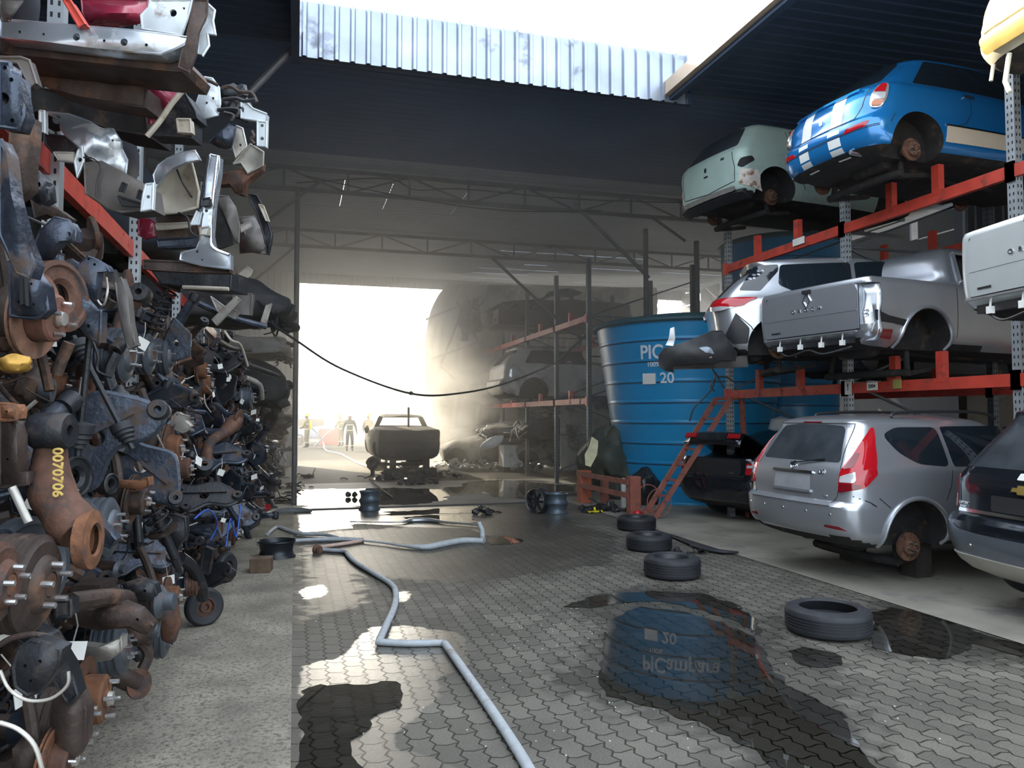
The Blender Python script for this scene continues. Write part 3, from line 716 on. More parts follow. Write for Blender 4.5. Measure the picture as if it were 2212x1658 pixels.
PICKUP = Body([  # double-cab pickup, bed closed flush
 (.36, .30, 4.55, .74, .08, .10, .5, .5, .02), (.46, .06, 4.65, .84), (.56, .01, 4.68, .868), (.84, .0, 4.68, .885), (1.05, .0, 4.3, .88), (1.12, .015, 3.6, .868), (1.135, .05, 3.5, .85),
 (1.15, 1.15, 3.45, .83, .07, .12, .4, .4, .02), (1.17, 1.38, 3.4, .82, .1, .16), (1.35, 1.44, 3.1, .745), (1.58, 1.53, 2.75, .655), (1.64, 1.60, 2.6, .60), (1.675, 1.8, 2.45, .45), (1.69, 2.0, 2.2, .25)], .05)
HATCH = Body([  # plain dark hatchback used deep in the racks
 (.2, .3, 3.7, .72, .24, .34, .4, .4, .06), (.3, .08, 3.9, .82), (.5, .0, 3.95, .85), (.62, .0, 3.95, .855), (.66, .05, 3.93, .853), (.9, .09, 3.3, .84), (.96, .13, 2.9, .81), (1.2, .32, 2.5, .71), (1.38, .5, 2.15, .62), (1.43, .65, 1.95, .5), (1.46, .95, 1.6, .22)], .07)
# ------------------------------------------------------------------ cars along the right-hand racks
def new_car(B, label, pose, paint, arches, cat='car', name='car', gaps=(), cuts=(), dz=.035, group=None, extra_cut=None):
    root = empty(name, pose[:3], label, cat, group, (0, 0, R(pose[3])) if len(pose) == 4 else (pose[4], pose[5], R(pose[3])))
    bm = bmesh.new(); B.mesh(bm, dz)
    o = mesh_obj('body', bm, [paint, M_UNDER], root); o.parent = None
    cut = []
    for (x, z, r) in arches:
        hw = B.par(min(z + r * .6, B.z[-1]))[2] + .06
        for sg in (1, -1): cut.append(cut_cyl(x, z, r, min(sg * hw, sg * (hw - .34)), max(sg * hw, sg * (hw - .34)), M_UNDER))
    if extra_cut: cut += extra_cut()
    boolean(o, cut); o.parent = root
    for f in o.data.polygons:
        if f.normal.z < -.75 and f.center.z < B.z[0] + .12: f.material_index = 1
    bm = bmesh.new()
    for g in gaps:
        kind, line = g[0], g[1]; w_ = g[2] if len(g) > 2 else .008
        for sg in (1, -1): B.strip(bm, line, kind, sg, w_, mi=0)
    if gaps:
        g_ = mesh_obj('panel_seam', bm, M_GAP, root, smooth=False)
    # underside: floor pan, exhaust, axle beam
    xr, xf, hw = B.par(B.z[0])[:3]
    bm = bmesh.new(); z0 = B.z[0]
    bm_tube(bm, [(xr + .35, -.25, z0 + .01), (xr + .9, -.3, z0), (xr + 1.6, -.1, z0 + .005), (xf - .9, -.05, z0)], .035, 8)
    bm_lathe(bm, [(0, 0), (.09, .02), (.11, .1), (.11, .4), (.09, .48), (0, .5)], axis_M((xr + .3, -.45, z0 + .02), (0, 1, 0)), 16)
    mesh_obj('exhaust', bm, M_UNDER, root)
    if arches:
        x, z, r = arches[0]; bm = bmesh.new()
        bm_tube(bm, smooth_path([(x, -hw + .14, z - r * .8 + .02), (x - .05, -.3, z - r * .75), (x - .05, .3, z - r * .75), (x, hw - .14, z - r * .8 + .02)], 4), .045, 10)
        for sg in (1, -1):
            bm_bar(bm, (x, sg * (hw - .2), z - r * .8), (x + .5, sg * (hw - .25), z - r * .6), .07, .05)
            bm_tube(bm, [(x + .02, sg * (hw - .18), z - r * .7), (x + .06, sg * (hw - .24), z + r * .6)], .035, 10)
        mesh_obj('rear_axle', bm, M_UNDER, root)
    return root, o
def P(B, root, name, m, poly, kind='arc', both=True, sg=-1, rd=.02, **kw):
    """a patch part on the skin, mirrored on both flanks unless both is False; rear-centre patches pass both=False"""
    q = round_poly(poly, rd) if rd else poly
    r = None
    for s_ in ((-1, 1) if both else (sg,)):
        bm = bmesh.new(); B.patch(bm, q, kind, s_, **kw); r = mesh_obj(name, bm, m, root)
    return r
def rearpoly(P_): return P_ + [(-u, z) for u, z in P_[::-1]]
def lettering(root, B, s, u, z, size, m, space=1.0, name='lettering', lift=.004, flat=1.0):
    me = text_mesh(s, size, .003, space=space); pn = B.p_arc(u, z); n = B.nrm(u, z, 'arc')
    t = (B.p_arc(u - .02, z) - B.p_arc(u + .02, z)).normalized(); up = n.cross(t)
    if up.z < 0: up = -up
    t = up.cross(n)
    me.transform(Matrix.Translation(pn + n * lift) @ Matrix((t * flat, up, n)).transposed().to_4x4()); me.materials.append(m)
    return link(bpy.data.objects.new(name, me), root)
M_BLUEP = mat('blue_paint', (.012, .19, .52), .22, .35, var=.06, scale=1.5, coat=.9)
M_MINT = mat('faded_mint_paint', (.40, .52, .47), .5, .1, var=.12, scale=1.6, coat=.15, blotch=(.30, .38, .36), bl_amt=.3, bl_scale=1.5)
M_WHITE = mat('white_stripe', (.74, .76, .74), .35, var=.06)
M_BEIGE = mat('beige_trim', (.66, .56, .44), .4, .0, var=.05)
M_BLACK = mat('black_paint', (.008, .011, .016), .16, .2, var=.1, coat=.9)
M_DKPL = mat('grey_plastic', (.07, .065, .06), .5, var=.2)
M_SUVG = mat('grey_bumper_paint', (.17, .20, .24), .33, .6, var=.08, coat=.6)
# ---- silver wagon without wheels
root, body = new_car(WAGON, 'silver estate car standing on its bare brake discs, wheels removed', (4.95, 6.95, .17, 2.0), M_SILVER, [(.87, .30, .365), (3.56, .30, .36)],
  gaps=[('arc', [(0, .648), (.60, .648), (.645, .70), (.665, .80)]), ('arc', [(.665, .80), (.66, .92), (.60, 1.10), (.565, 1.41), (0, 1.415)]), ('arc', [(.80, .72), (.98, .66), (1.10, .62)], .009), ('side', [(.42, .70), (.55, .60)], .009),
        ('side', [(1.62, .34), (1.62, .95)]), ('side', [(1.30, .95), (1.28, .80), (1.22, .66)]), ('side', [(2.75, .34), (2.75, .95)])], dz=.03)
P(WAGON, root, 'rear_window', M_GLASSD, rearpoly([(-.585, 1.0), (-.30, .985), (0, .98)]) [:0] or rearpoly([(-.60, 1.03), (-.57, 1.12), (-.47, 1.385), (-.2, 1.405)]), both=False, sg=1, rd=.05, off=.003)
P(WAGON, root, 'quarter_window', M_GLASS, [(.60, 1.30), (.72, 1.13), (.92, 1.015), (1.28, .985), (1.28, 1.375), (.78, 1.375)], 'side', rd=.07)
P(WAGON, root, 'door_window', M_GLASS, [(1.33, .985), (2.16, .98), (2.16, 1.385), (1.33, 1.38)], 'side', rd=.04)
P(WAGON, root, 'door_window', M_GLASS, [(2.22, .98), (3.0, .975), (2.62, 1.25), (2.30, 1.375), (2.22, 1.38)], 'side', rd=.04)
tl = [(.665, .745), (.905, .80), (1.03, .93), (.97, 1.02), (.75, 1.37), (.715, 1.37), (.70, 1.1), (.655, .95)]
for sg in (-1, 1):
    bm = bmesh.new(); WAGON.patch(bm, round_poly(tl, .03), 'arc', sg, off=.012, skirt=.025, bulge=.012); lamp = mesh_obj('tail_light', bm, M_LAMPR, root)
    for q, m_, nm in (([(.675, .90), (.80, .95), (.82, .87), (.80, .845), (.675, .845)], M_LAMPW, 'reverse_lamp'), ([(.675, .75), (.86, .795), (.87, .83), (.675, .835)], M_LAMPRD, 'fog_lamp'), ([(.69, .965), (.77, .985), (.755, 1.12), (.715, 1.12)], M_LAMPRD, 'lens_panel')):
        bm = bmesh.new(); WAGON.patch(bm, round_poly(q, .012), 'arc', sg, off=.023, skirt=.01); mesh_obj(nm, bm, m_, lamp)
P(WAGON, root, 'plate_recess', M_PLATE, rearpoly([(-.29, .735), (-.275, .90)]), both=False, sg=1, rd=.02, off=.002, skirt=0)
P(WAGON, root, 'plate_ledge', M_SILVER, rearpoly([(-.30, .715), (-.30, .742)]), both=False, sg=1, rd=.004, off=.02, skirt=.025)
P(WAGON, root, 'tailgate_handle', M_CHROME, rearpoly([(-.31, .905), (-.31, .928)]), both=False, sg=1, rd=.006, off=.022, skirt=.03)
P(WAGON, root, 'reflector', M_LAMPRD, [(.52, .405), (.78, .39), (.70, .425), (.54, .43)], rd=.01, off=.004)
P(WAGON, root, 'bumper_shelf', M_SILVER, rearpoly([(-.62, .615), (-.6, .642)]), both=False, sg=1, rd=.004, off=.012, skirt=.02)
for u in (-.62, -.3, .05, .38, .66):
    bm = bmesh.new(); bm_lathe(bm, [(0, .006), (.012, .006), (.013, 0)], axis_M(WAGON.p_arc(u, .535), WAGON.nrm(u, .535, 'arc')), 12); mesh_obj('parking_sensor', bm, M_CHROME, root)
bm = bmesh.new(); bm_lathe(bm, [(.042, 0), (.05, .008), (.045, .012), (.036, .008)], axis_M(WAGON.p_arc(0, .975) , WAGON.nrm(0, .96, 'arc')), 24, close=True); pc = WAGON.p_arc(0, .975); nn = WAGON.nrm(0, .96, 'arc')
for a in (-1, 1): bm_bar(bm, pc + Vector((0, .018 * a + .008, -.035)) + nn * .008, pc + Vector((0, .018 * a - .008, .035)) + nn * .008, .008, .006)
bm_bar(bm, pc + Vector((0, -.02, .004)) + nn * .008, pc + Vector((0, .02, -.004)) + nn * .008, .008, .006)
mesh_obj('emblem', bm, M_CHROME, root)
lettering(root, WAGON, 'i30', -.42, .93, .07, M_CHROME); lettering(root, WAGON, '2.0', -.5, .70, .03, M_CHROME)
P(WAGON, root, 'door_handle', M_SILVER, [(1.42, .845), (1.62, .85), (1.62, .875), (1.44, .885)], 'side', rd=.012, off=.025, skirt=.03)
P(WAGON, root, 'high_brake_light', M_LAMPRD, rearpoly([(-.14, 1.418), (-.14, 1.43)]), both=False, sg=1, rd=0, off=.004)
for sg in (-1, 1):
    bm = bmesh.new(); bm_tube(bm, smooth_path([(.85, sg * .56, 1.478), (.98, sg * .565, 1.525), (1.8, sg * .56, 1.535), (2.15, sg * .54, 1.51), (2.3, sg * .52, 1.46)], 5), .016, 8); mesh_obj('roof_rail', bm, M_BLACKP, root)
    hub(root, .87, sg * .74, .20, sg, .14); hub(root, 3.56, sg * .74, .20, sg, .15)
    bm = bmesh.new(); A = []
    for k in range(25):
        a = R(-12) + R(204) * k / 24; x, z = .87 + .385 * math.cos(a), .30 + .385 * math.sin(a)
        A.append(WAGON.p_side(x, max(z, .215), sg) + Vector((0, sg * .006, 0)))
    bm_tube(bm, A, .022, 8); mesh_obj('arch_lip', bm, M_SILVER, root)
bm = bmesh.new(); bm_tube(bm, [tuple(WAGON.p_arc(.02, .985) + Vector((-.01, 0, 0))), tuple(WAGON.p_arc(.02, 1.0) + Vector((-.04, 0, 0)))], .018, 10); bm_bar(bm, WAGON.p_arc(.02, 1.0) + Vector((-.035, 0, 0)), WAGON.p_arc(-.40, 1.06) + Vector((-.02, 0, 0)), .02, .012); mesh_obj('rear_wiper', bm, M_BLACKP, root)
bm = bmesh.new()
bm.free()
for (x, y) in ((1.25, -.45), (1.25, .45), (3.3, -.5), (3.3, .5)):
    bm = bmesh.new(); bm_box(bm, (x - .1, y - .1, -.165), (x + .1, y + .1, .22)); mesh_obj('support_block', bm, mat('sooty_timber', (.03, .026, .022), .85, var=.3), root)
# ---- dark SUV at the frame edge
root, body = new_car(SUVB, 'black sport utility car with grey bumper, cut by the frame edge', (5.42, 4.74, .06, -7), M_BLACK, [(.95, .34, .40), (3.65, .34, .40)],
  gaps=[('arc', [(0, .775), (.66, .775), (.70, .85)]), ('arc', [(.70, .85), (.72, 1.10)])])
P(SUVB, root, 'rear_window', M_GLASSD, rearpoly([(-.80, 1.16), (-.76, 1.24), (-.57, 1.59), (-.3, 1.615)]), both=False, sg=1, rd=.06, off=.003)
P(SUVB, root, 'bumper', M_SUVG, rearpoly([(-1.5, .40), (-1.4, .66), (-1.12, .735), (-.80, .735), (-.72, .67), (-.62, .63), (-.4, .615)]), both=False, sg=1, rd=.03, off=.022, skirt=.03)
P(SUVB, root, 'skid_plate', mat('silver_skid', (.55, .53, .47), .4, .5, var=.1), rearpoly([(-.86, .43), (-.80, .29), (-.6, .26)]), both=False, sg=1, rd=.04, off=.034, skirt=.02)
for sg in (-1, 1):
    bm = bmesh.new(); SUVB.patch(bm, round_poly([(.86, .775), (1.12, .79), (1.10, 1.0), (.98, 1.09), (.86, 1.085), (.88, .95)], .03), 'arc', sg, off=.012, skirt=.025, bulge=.01); lamp = mesh_obj('tail_light', bm, M_LAMPR, root)
    bm = bmesh.new(); SUVB.patch(bm, round_poly([(.885, .785), (1.11, .80), (1.11, .90), (.895, .91)], .02), 'arc', sg, off=.026, skirt=.02); mesh_obj('reverse_lamp', bm, M_LAMPW, lamp)
P(SUVB, root, 'reflector', M_LAMPR, [(.96, .54), (1.06, .53), (1.08, .63), (1.0, .66), (.95, .61)], rd=.04, off=.035, skirt=.02)
P(SUVB, root, 'quarter_window', M_GLASS, [(.75, 1.2), (1.5, 1.17), (1.5, 1.56), (.95, 1.56)], 'side', rd=.05)
P(SUVB, root, 'door_window', M_GLASS, [(1.56, 1.17), (2.4, 1.16), (2.4, 1.57), (1.56, 1.56)], 'side', rd=.05)
P(SUVB, root, 'chrome_strip', M_CHROME, rearpoly([(-.70, .765), (-.70, .80)]), both=False, sg=1, rd=.005, off=.018, skirt=.02)
P(SUVB, root, 'plate_recess', M_GAP, rearpoly([(-.33, .81), (-.33, .94)]), both=False, sg=1, rd=.02, off=.003, skirt=0)
P(SUVB, root, 'emblem', M_CHROME, [(.12, .985), (.05, .985), (.045, .965), (-.045, .965), (-.05, .985), (-.12, .985), (-.10, 1.025), (-.05, 1.025), (-.045, 1.045), (.045, 1.045), (.05, 1.025), (.10, 1.025)], both=False, sg=1, rd=0, off=.014, skirt=.012)
P(SUVB, root, 'emblem_centre', mat('gold_emblem', (.62, .45, .12), .3, .7), [(.10, .99), (.045, .99), (.04, .972), (-.04, .972), (-.045, .99), (-.10, .99), (-.09, 1.02), (-.045, 1.02), (-.04, 1.038), (.04, 1.038), (.045, 1.02), (.09, 1.02)], both=False, sg=1, rd=0, off=.017, skirt=.004)
P(SUVB, root, 'wiper_base', M_WHITE, rearpoly([(-.06, 1.08), (-.045, 1.13)]), both=False, sg=1, rd=.01, off=.02, skirt=.02)
lettering(root, SUVB, 'CAPTIVA', .66, .845, .03, M_CHROME); lettering(root, SUVB, 'SPORT', .66, .812, .028, M_CHROME)
for u in (-.45, .45): 
    bm = bmesh.new(); bm_lathe(bm, [(0, .006), (.012, .006), (.013, 0)], axis_M(SUVB.p_arc(u, .52) + SUVB.nrm(u, .52, 'arc') * .022, SUVB.nrm(u, .52, 'arc')), 12); mesh_obj('parking_sensor', bm, M_CHROME, root)
for sg in (-1, 1):
    for x in (.95, 3.65): wheel(root, x, sg * .90, .33, sg, .34, .22)
    bm = bmesh.new(); bm_tube(bm, smooth_path([(.95, sg * .6, 1.655), (1.1, sg * .6, 1.71), (2.0, sg * .58, 1.72), (2.35, sg * .55, 1.66)], 5), .018, 8); mesh_obj('roof_rail', bm, M_CHROME, root)
# ---- black saloon, boot ajar
root, body = new_car(SEDAN, 'black saloon with open boot lid between ladder and silver estate', (6.35, 10.9, .02, 15), M_BLACK, [(1.05, .31, .36), (3.75, .31, .36)],
  gaps=[('arc', [(.62, .70), (.66, .80), (.68, .98)])])
P(SEDAN, root, 'boot_opening', M_GAP, rearpoly([(-.56, .725), (-.60, .84), (-.56, .965)]), both=False, sg=1, rd=.04, off=.003, skirt=0)
for sg in (-1, 1):
    bm = bmesh.new(); SEDAN.patch(bm, round_poly([(.66, .74), (1.08, .78), (1.16, .87), (1.0, .91), (.68, .92)], .03), 'arc', sg, off=.012, skirt=.02, bulge=.01); lamp = mesh_obj('tail_light', bm, M_LAMPR, root)
    bm = bmesh.new(); SEDAN.patch(bm, round_poly([(.69, .845), (.95, .86), (.95, .885), (.69, .89)], .01), 'arc', sg, off=.025, skirt=.01); mesh_obj('reverse_lamp', bm, M_LAMPW, lamp)
P(SEDAN, root, 'rear_window', M_GLASS, rearpoly([(-.66, 1.07), (-.52, 1.36), (-.3, 1.385)]), both=False, sg=1, rd=.05)
P(SEDAN, root, 'quarter_window', M_GLASS, [(1.45, 1.08), (2.2, 1.06), (2.2, 1.36), (1.85, 1.35)], 'side', rd=.04)
P(SEDAN, root, 'bumper_trim', M_CHROME, rearpoly([(-.62, .708), (-.62, .718)]), both=False, sg=1, rd=0, off=.006)
lettering(root, SEDAN, '320i', -.40, .76, .05, M_CHROME)
lid = bmesh.new(); M = Matrix.Translation((.80, 0, 1.05)) @ Matrix.Rotation(R(34), 4, 'Y')
prof = [(0, 0), (-.35, -.01), (-.62, -.03), (-.71, -.06), (-.74, -.12), (-.735, -.25), (-.70, -.30)]
rows = []
for x, z in prof:
    hw_ = .60 if x < -.6 else .64
    rows.append([lid.verts.new(M @ Vector((x + .03 * (k / 8 - .5) ** 2 * 4 * (1 if x < -.6 else 0), hw_ * (1 - k / 4), z - .02 * abs(1 - k / 4) ** 3))) for k in range(9)])
for a, b in zip(rows, rows[1:]):
    for k in range(8): lid.faces.new((a[k], a[k + 1], b[k + 1], b[k]))
lo = mesh_obj('boot_lid', lid, M_BLACK, root); md = lo.modifiers.new('t', 'SOLIDIFY'); md.thickness = .025
for y0, y1 in ((.34, .58), (-.58, -.34)):
    bm = bmesh.new(); bm_box(bm, (-.765, y0, -.21), (-.735, y1, -.13), 0, M); mesh_obj('lid_lamp', bm, M_LAMPR, lo)
bm = bmesh.new(); bm_box(bm, (-.76, -.31, -.25), (-.737, .31, -.12), 0, M); mesh_obj('lid_panel', bm, M_GLASS, lo)
for sg in (-1, 1):
    for x in (1.05, 3.75): wheel(root, x, sg * .88, .30, sg, .31, .21)
# ---- blue hatchback with white stripes
root, body = new_car(BLUE, 'bright blue hatchback with two white stripes on the top rack', (5.8, 7.45, 4.33, 3.4), M_BLUEP, [(.68, .31, .345), (3.02, .31, .34)],
  gaps=[('arc', [(0, .60), (.50, .60), (.58, .72), (.62, .97)], .01), ('side', [(.36, .60), (.30, .50)]), ('side', [(1.40, .98), (1.42, .72), (1.34, .60), (1.12, .52)]), ('side', [(2.45, .40), (2.45, .96)]), ('arc', [(0, .455), (.6, .455), (.8, .47)]), ('arc', [(0, .47), (.6, .47), (.8, .485)])], dz=.03)
P(BLUE, root, 'rear_window', M_GLASS, rearpoly([(-.64, 1.0), (-.50, 1.345), (-.3, 1.37)]), both=False, sg=1, rd=.05)
P(BLUE, root, 'quarter_window', M_GLASS, [(.66, .995), (1.36, .985), (1.36, 1.335), (.96, 1.335)], 'side', rd=.03)
P(BLUE, root, 'door_window', M_GLASS, [(1.41, .985), (2.42, .975), (2.36, 1.30), (2.2, 1.34), (1.41, 1.335)], 'side', rd=.03)
P(BLUE, root, 'greenhouse_trim', M_GLASS, [(1.345, .985), (1.425, .985), (1.425, 1.335), (1.345, 1.335)], 'side', rd=0, off=.002)
for sg in (-1, 1):
    for (u0, u1, z0, z1) in ((.16, .33, .605, .975), (.16, .33, .495, .585), (.16, .33, .36, .452), (.16, .33, .24, .34)):
        bm = bmesh.new(); BLUE.patch(bm, [(u0, z0), (u1, z0), (u1, z1), (u0, z1)], 'arc', sg, off=.0025, skirt=.004); mesh_obj('white_stripe', bm, M_WHITE, root)
    bm = bmesh.new(); BLUE.patch(bm, round_poly([(.655, .68), (.77, .66), (.83, .78), (.80, .93), (.72, .955), (.665, .86)], .06), 'arc', sg, off=.02, skirt=.03, bulge=.012); lamp = mesh_obj('tail_light', bm, mat('pale_lamp_rim', (.55, .50, .48), .2, .5, coat=.5), root)
    for q, m_ in (([(.68, .845), (.79, .83), (.785, .915), (.73, .935)], M_LAMPR), ([(.69, .76), (.80, .75), (.80, .82), (.69, .835)], M_LAMPW), ([(.675, .695), (.76, .68), (.795, .74), (.69, .75)], mat('amber_lamp', (.5, .16, .06), .12, coat=.5))):
        bm = bmesh.new(); BLUE.patch(bm, round_poly(q, .02), 'arc', sg, off=.036, skirt=.012); mesh_obj('lens', bm, m_, lamp)
    hub(root, .68, sg * .70, .27, sg, .125, 'brake_drum'); hub(root, 3.02, sg * .70, .27, sg, .125)
P(BLUE, root, 'reflector', M_LAMPR, [(.40, .455), (.66, .475), (.70, .535), (.42, .505)], rd=.02, off=.006)
P(BLUE, root, 'badge', M_CHROME, [(-.03, .70), (.02, .70), (.03, .76), (-.02, .76)], both=False, sg=1, rd=.015, off=.008)
P(BLUE, root, 'spoiler_lip', M_BLUEP, rearpoly([(-.50, .915), (-.50, .95)]), both=False, sg=1, rd=.01, off=.022, skirt=.03)
P(BLUE, root, 'side_molding', M_BEIGE, [(1.05, .36), (2.44, .355), (2.44, .515), (1.06, .535)], 'side', rd=.01, off=.008)
P(BLUE, root, 'molding_strip', M_CHROME, [(1.04, .535), (2.44, .515), (2.44, .53), (1.03, .555)], 'side', rd=0, off=.012)
P(BLUE, root, 'door_handle', M_CHROME, [(1.30, .88), (1.46, .885), (1.46, .905), (1.31, .912)], 'side', rd=.01, off=.02, skirt=.022)
bm = bmesh.new(); q = BLUE.p_arc(-.42, .27); bm_tube(bm, [q + Vector((.12, 0, -.01)), q + Vector((-.03, 0, -.005))], .034, 16, caps=False); bm_tube(bm, [q + Vector((.10, 0, -.01)), q + Vector((-.028, 0, -.005))], .028, 16); mesh_obj('tailpipe', bm, M_CHROME, root)
# ---- mint wagon, lamps and bumper gone
root, body = new_car(MINT, 'faded mint hatchback missing lamps and bumper at the end of the top rack', (6.0, 10.4, 4.68, 8), M_MINT, [(.75, .33, .36), (3.15, .33, .34)],
  gaps=[('arc', [(0, .40), (.60, .45), (.62, .66), (.56, .95)], .012), ('side', [(1.18, .60), (1.12, .95), (1.05, 1.30)], .012), ('side', [(1.18, .60), (1.30, .40)], .012)])
P(MINT, root, 'rear_window', M_GLASSD, rearpoly([(-.60, .99), (-.50, 1.33), (-.3, 1.355)]), both=False, sg=1, rd=.05)
P(MINT, root, 'door_window', M_GLASS, [(1.12, 1.28), (1.22, 1.0), (1.85, .985), (1.85, 1.335), (1.16, 1.335)], 'side', rd=.06)
P(MINT, root, 'lamp_aperture', M_GAP, [(.66, .66), (.74, .62), (.95, .74), (.90, .80), (.72, .76)], rd=.03, off=.004)
P(MINT, root, 'corner_panel', mat('rust_spotted_white', (.6, .56, .5), .7, var=.1, blotch=(.22, .10, .05), bl_amt=.45, bl_scale=9), [(.66, .40), (.98, .30), (1.02, .52), (.98, .60), (.70, .60)], rd=.02, off=.01, skirt=.02)
P(MINT, root, 'crash_beam', mat('dull_alloy', (.34, .33, .31), .5, .5, var=.2), rearpoly([(-.58, .335), (-.58, .39)]), both=False, sg=1, rd=.01, off=.06, skirt=.07)
P(MINT, root, 'bumper_carrier', M_BLACKP, rearpoly([(-.72, .26), (-.70, .325)]), both=False, sg=1, rd=.01, off=.09, skirt=.1)
P(MINT, root, 'badge', M_GAP, [(-.02, .74), (.02, .74), (.03, .80), (-.02, .81)], both=False, sg=1, rd=.01, off=.008)
P(MINT, root, 'lock_slot', M_GAP, [(-.05, .66), (.05, .66), (.04, .685), (-.04, .685)], both=False, sg=1, rd=.01, off=.006)
P(MINT, root, 'fuel_flap', M_MINT, [(.72, .86), (.88, .86), (.88, .97), (.72, .97)], 'side', rd=.07, off=.006)
lettering(root, MINT, '206', -.38, .84, .05, M_GAP)
for sg in (-1, 1): hub(root, .75, sg * .68, .26, sg, .12)
# ---- silver crossover, twisted
root, body = new_car(KICKS, 'silver crossover with a red tail light and torn black bumper, middle rack', (5.58, 9.8, 2.22, -26), M_SILVER, [(.98, .36, .40), (3.5, .36, .39)],
  gaps=[('side', [(.42, .80), (.62, .62), (.66, .55)], .012), ('arc', [(.62, .66), (.66, .98)])])
P(KICKS, root, 'rear_window', M_GLASS, rearpoly([(-.60, 1.05), (-.48, 1.46)]), both=False, sg=1, rd=.04)
P(KICKS, root, 'pillar_cover', M_GLASS, [(.48, 1.12), (.75, 1.10), (1.0, 1.38), (1.0, 1.47), (.70, 1.47)], 'side', rd=.03)
P(KICKS, root, 'quarter_window', M_GLASS, [(.98, 1.18), (1.25, 1.03), (1.9, 1.01), (1.9, 1.46), (1.02, 1.46)], 'side', rd=.05, off=.006)
P(KICKS, root, 'door_window', M_GLASS, [(1.95, 1.01), (2.7, 1.0), (2.5, 1.40), (2.3, 1.46), (1.95, 1.46)], 'side', rd=.05)
for sg in (-1, 1):
    bm = bmesh.new(); KICKS.patch(bm, round_poly([(.46, .90), (.80, .86), (1.10, .90), (1.22, 1.0), (.9, 1.01), (.46, 1.0)], .03), 'arc', sg, off=.015, skirt=.03, bulge=.015); lamp = mesh_obj('tail_light', bm, M_LAMPR, root)
    bm = bmesh.new(); KICKS.patch(bm, round_poly([(.47, .875), (.80, .85), (.98, .88), (.80, .905), (.47, .925)], .01), 'arc', sg, off=.026, skirt=.02); mesh_obj('reverse_lamp', bm, M_LAMPW, lamp)
    hub(root, .98, sg * .72, .33, sg, .13)
P(KICKS, root, 'arch_cladding', M_BLACKP, [(.42, .80), (.30, .52), (.40, .40), (.58, .40), (.60, .60)], 'side', rd=.03, off=.012)
def adopt(o, root):
    o.parent = root; o.matrix_parent_inverse = (Matrix.Translation(root.location) @ root.rotation_euler.to_matrix().to_4x4()).inverted(); return o
def ZK(P_): return [(1420 + x / 2.793, 480 + y / 2.793) for x, y in P_]
bo = adopt(part_sheet('bumper', ZK([(8, 800), (40, 760), (110, 740), (190, 715), (260, 685), (330, 655), (390, 655), (440, 730), (480, 790), (470, 835), (390, 832), (330, 855), (250, 850), (150, 862), (98, 862), (98, 905), (50, 895), (12, 868)]), 10.15, M_BLACKP, bulge=.16, amp=.012, th=.03, step=9), root)
adopt(part_sheet('chrome_insert', ZK([(250, 756), (300, 748), (325, 760), (342, 792), (290, 785)]), 10.0, M_SUVG, bulge=.02, th=.02, bead=.004), root); adopt(part_sheet('reflector', ZK([(215, 800), (325, 802), (330, 818), (220, 815)]), 10.02, M_LAMPRD, th=.01, bead=0), root)
adopt(part_sheet('bumper_lip', ZK([(60, 862), (150, 850), (330, 835), (540, 800), (545, 870), (330, 880), (110, 885)]), 10.3, M_DKPL, bulge=.05, th=.03), root); adopt(part_sheet('hanging_clip', ZK([(78, 640), (102, 630), (108, 700), (95, 745), (50, 740), (70, 700)]), 10.1, M_BARE, amp=.02, th=.02, bead=.004), root)
for k, L_ in enumerate(([(330, 880), (350, 930), (320, 980), (345, 1020)], [(345, 900), (380, 960), (400, 1000)], [(350, 940), (330, 1000), (280, 1060), (220, 1120), (195, 1200)], [(360, 930), (420, 935), (480, 975)])):
    bm = bmesh.new(); bm_tube(bm, smooth_path([at(x, y, 10.4) for x, y in ZK(L_)], 4), .012, 6); adopt(mesh_obj('loose_wiring', bm, M_BLACKP), root)
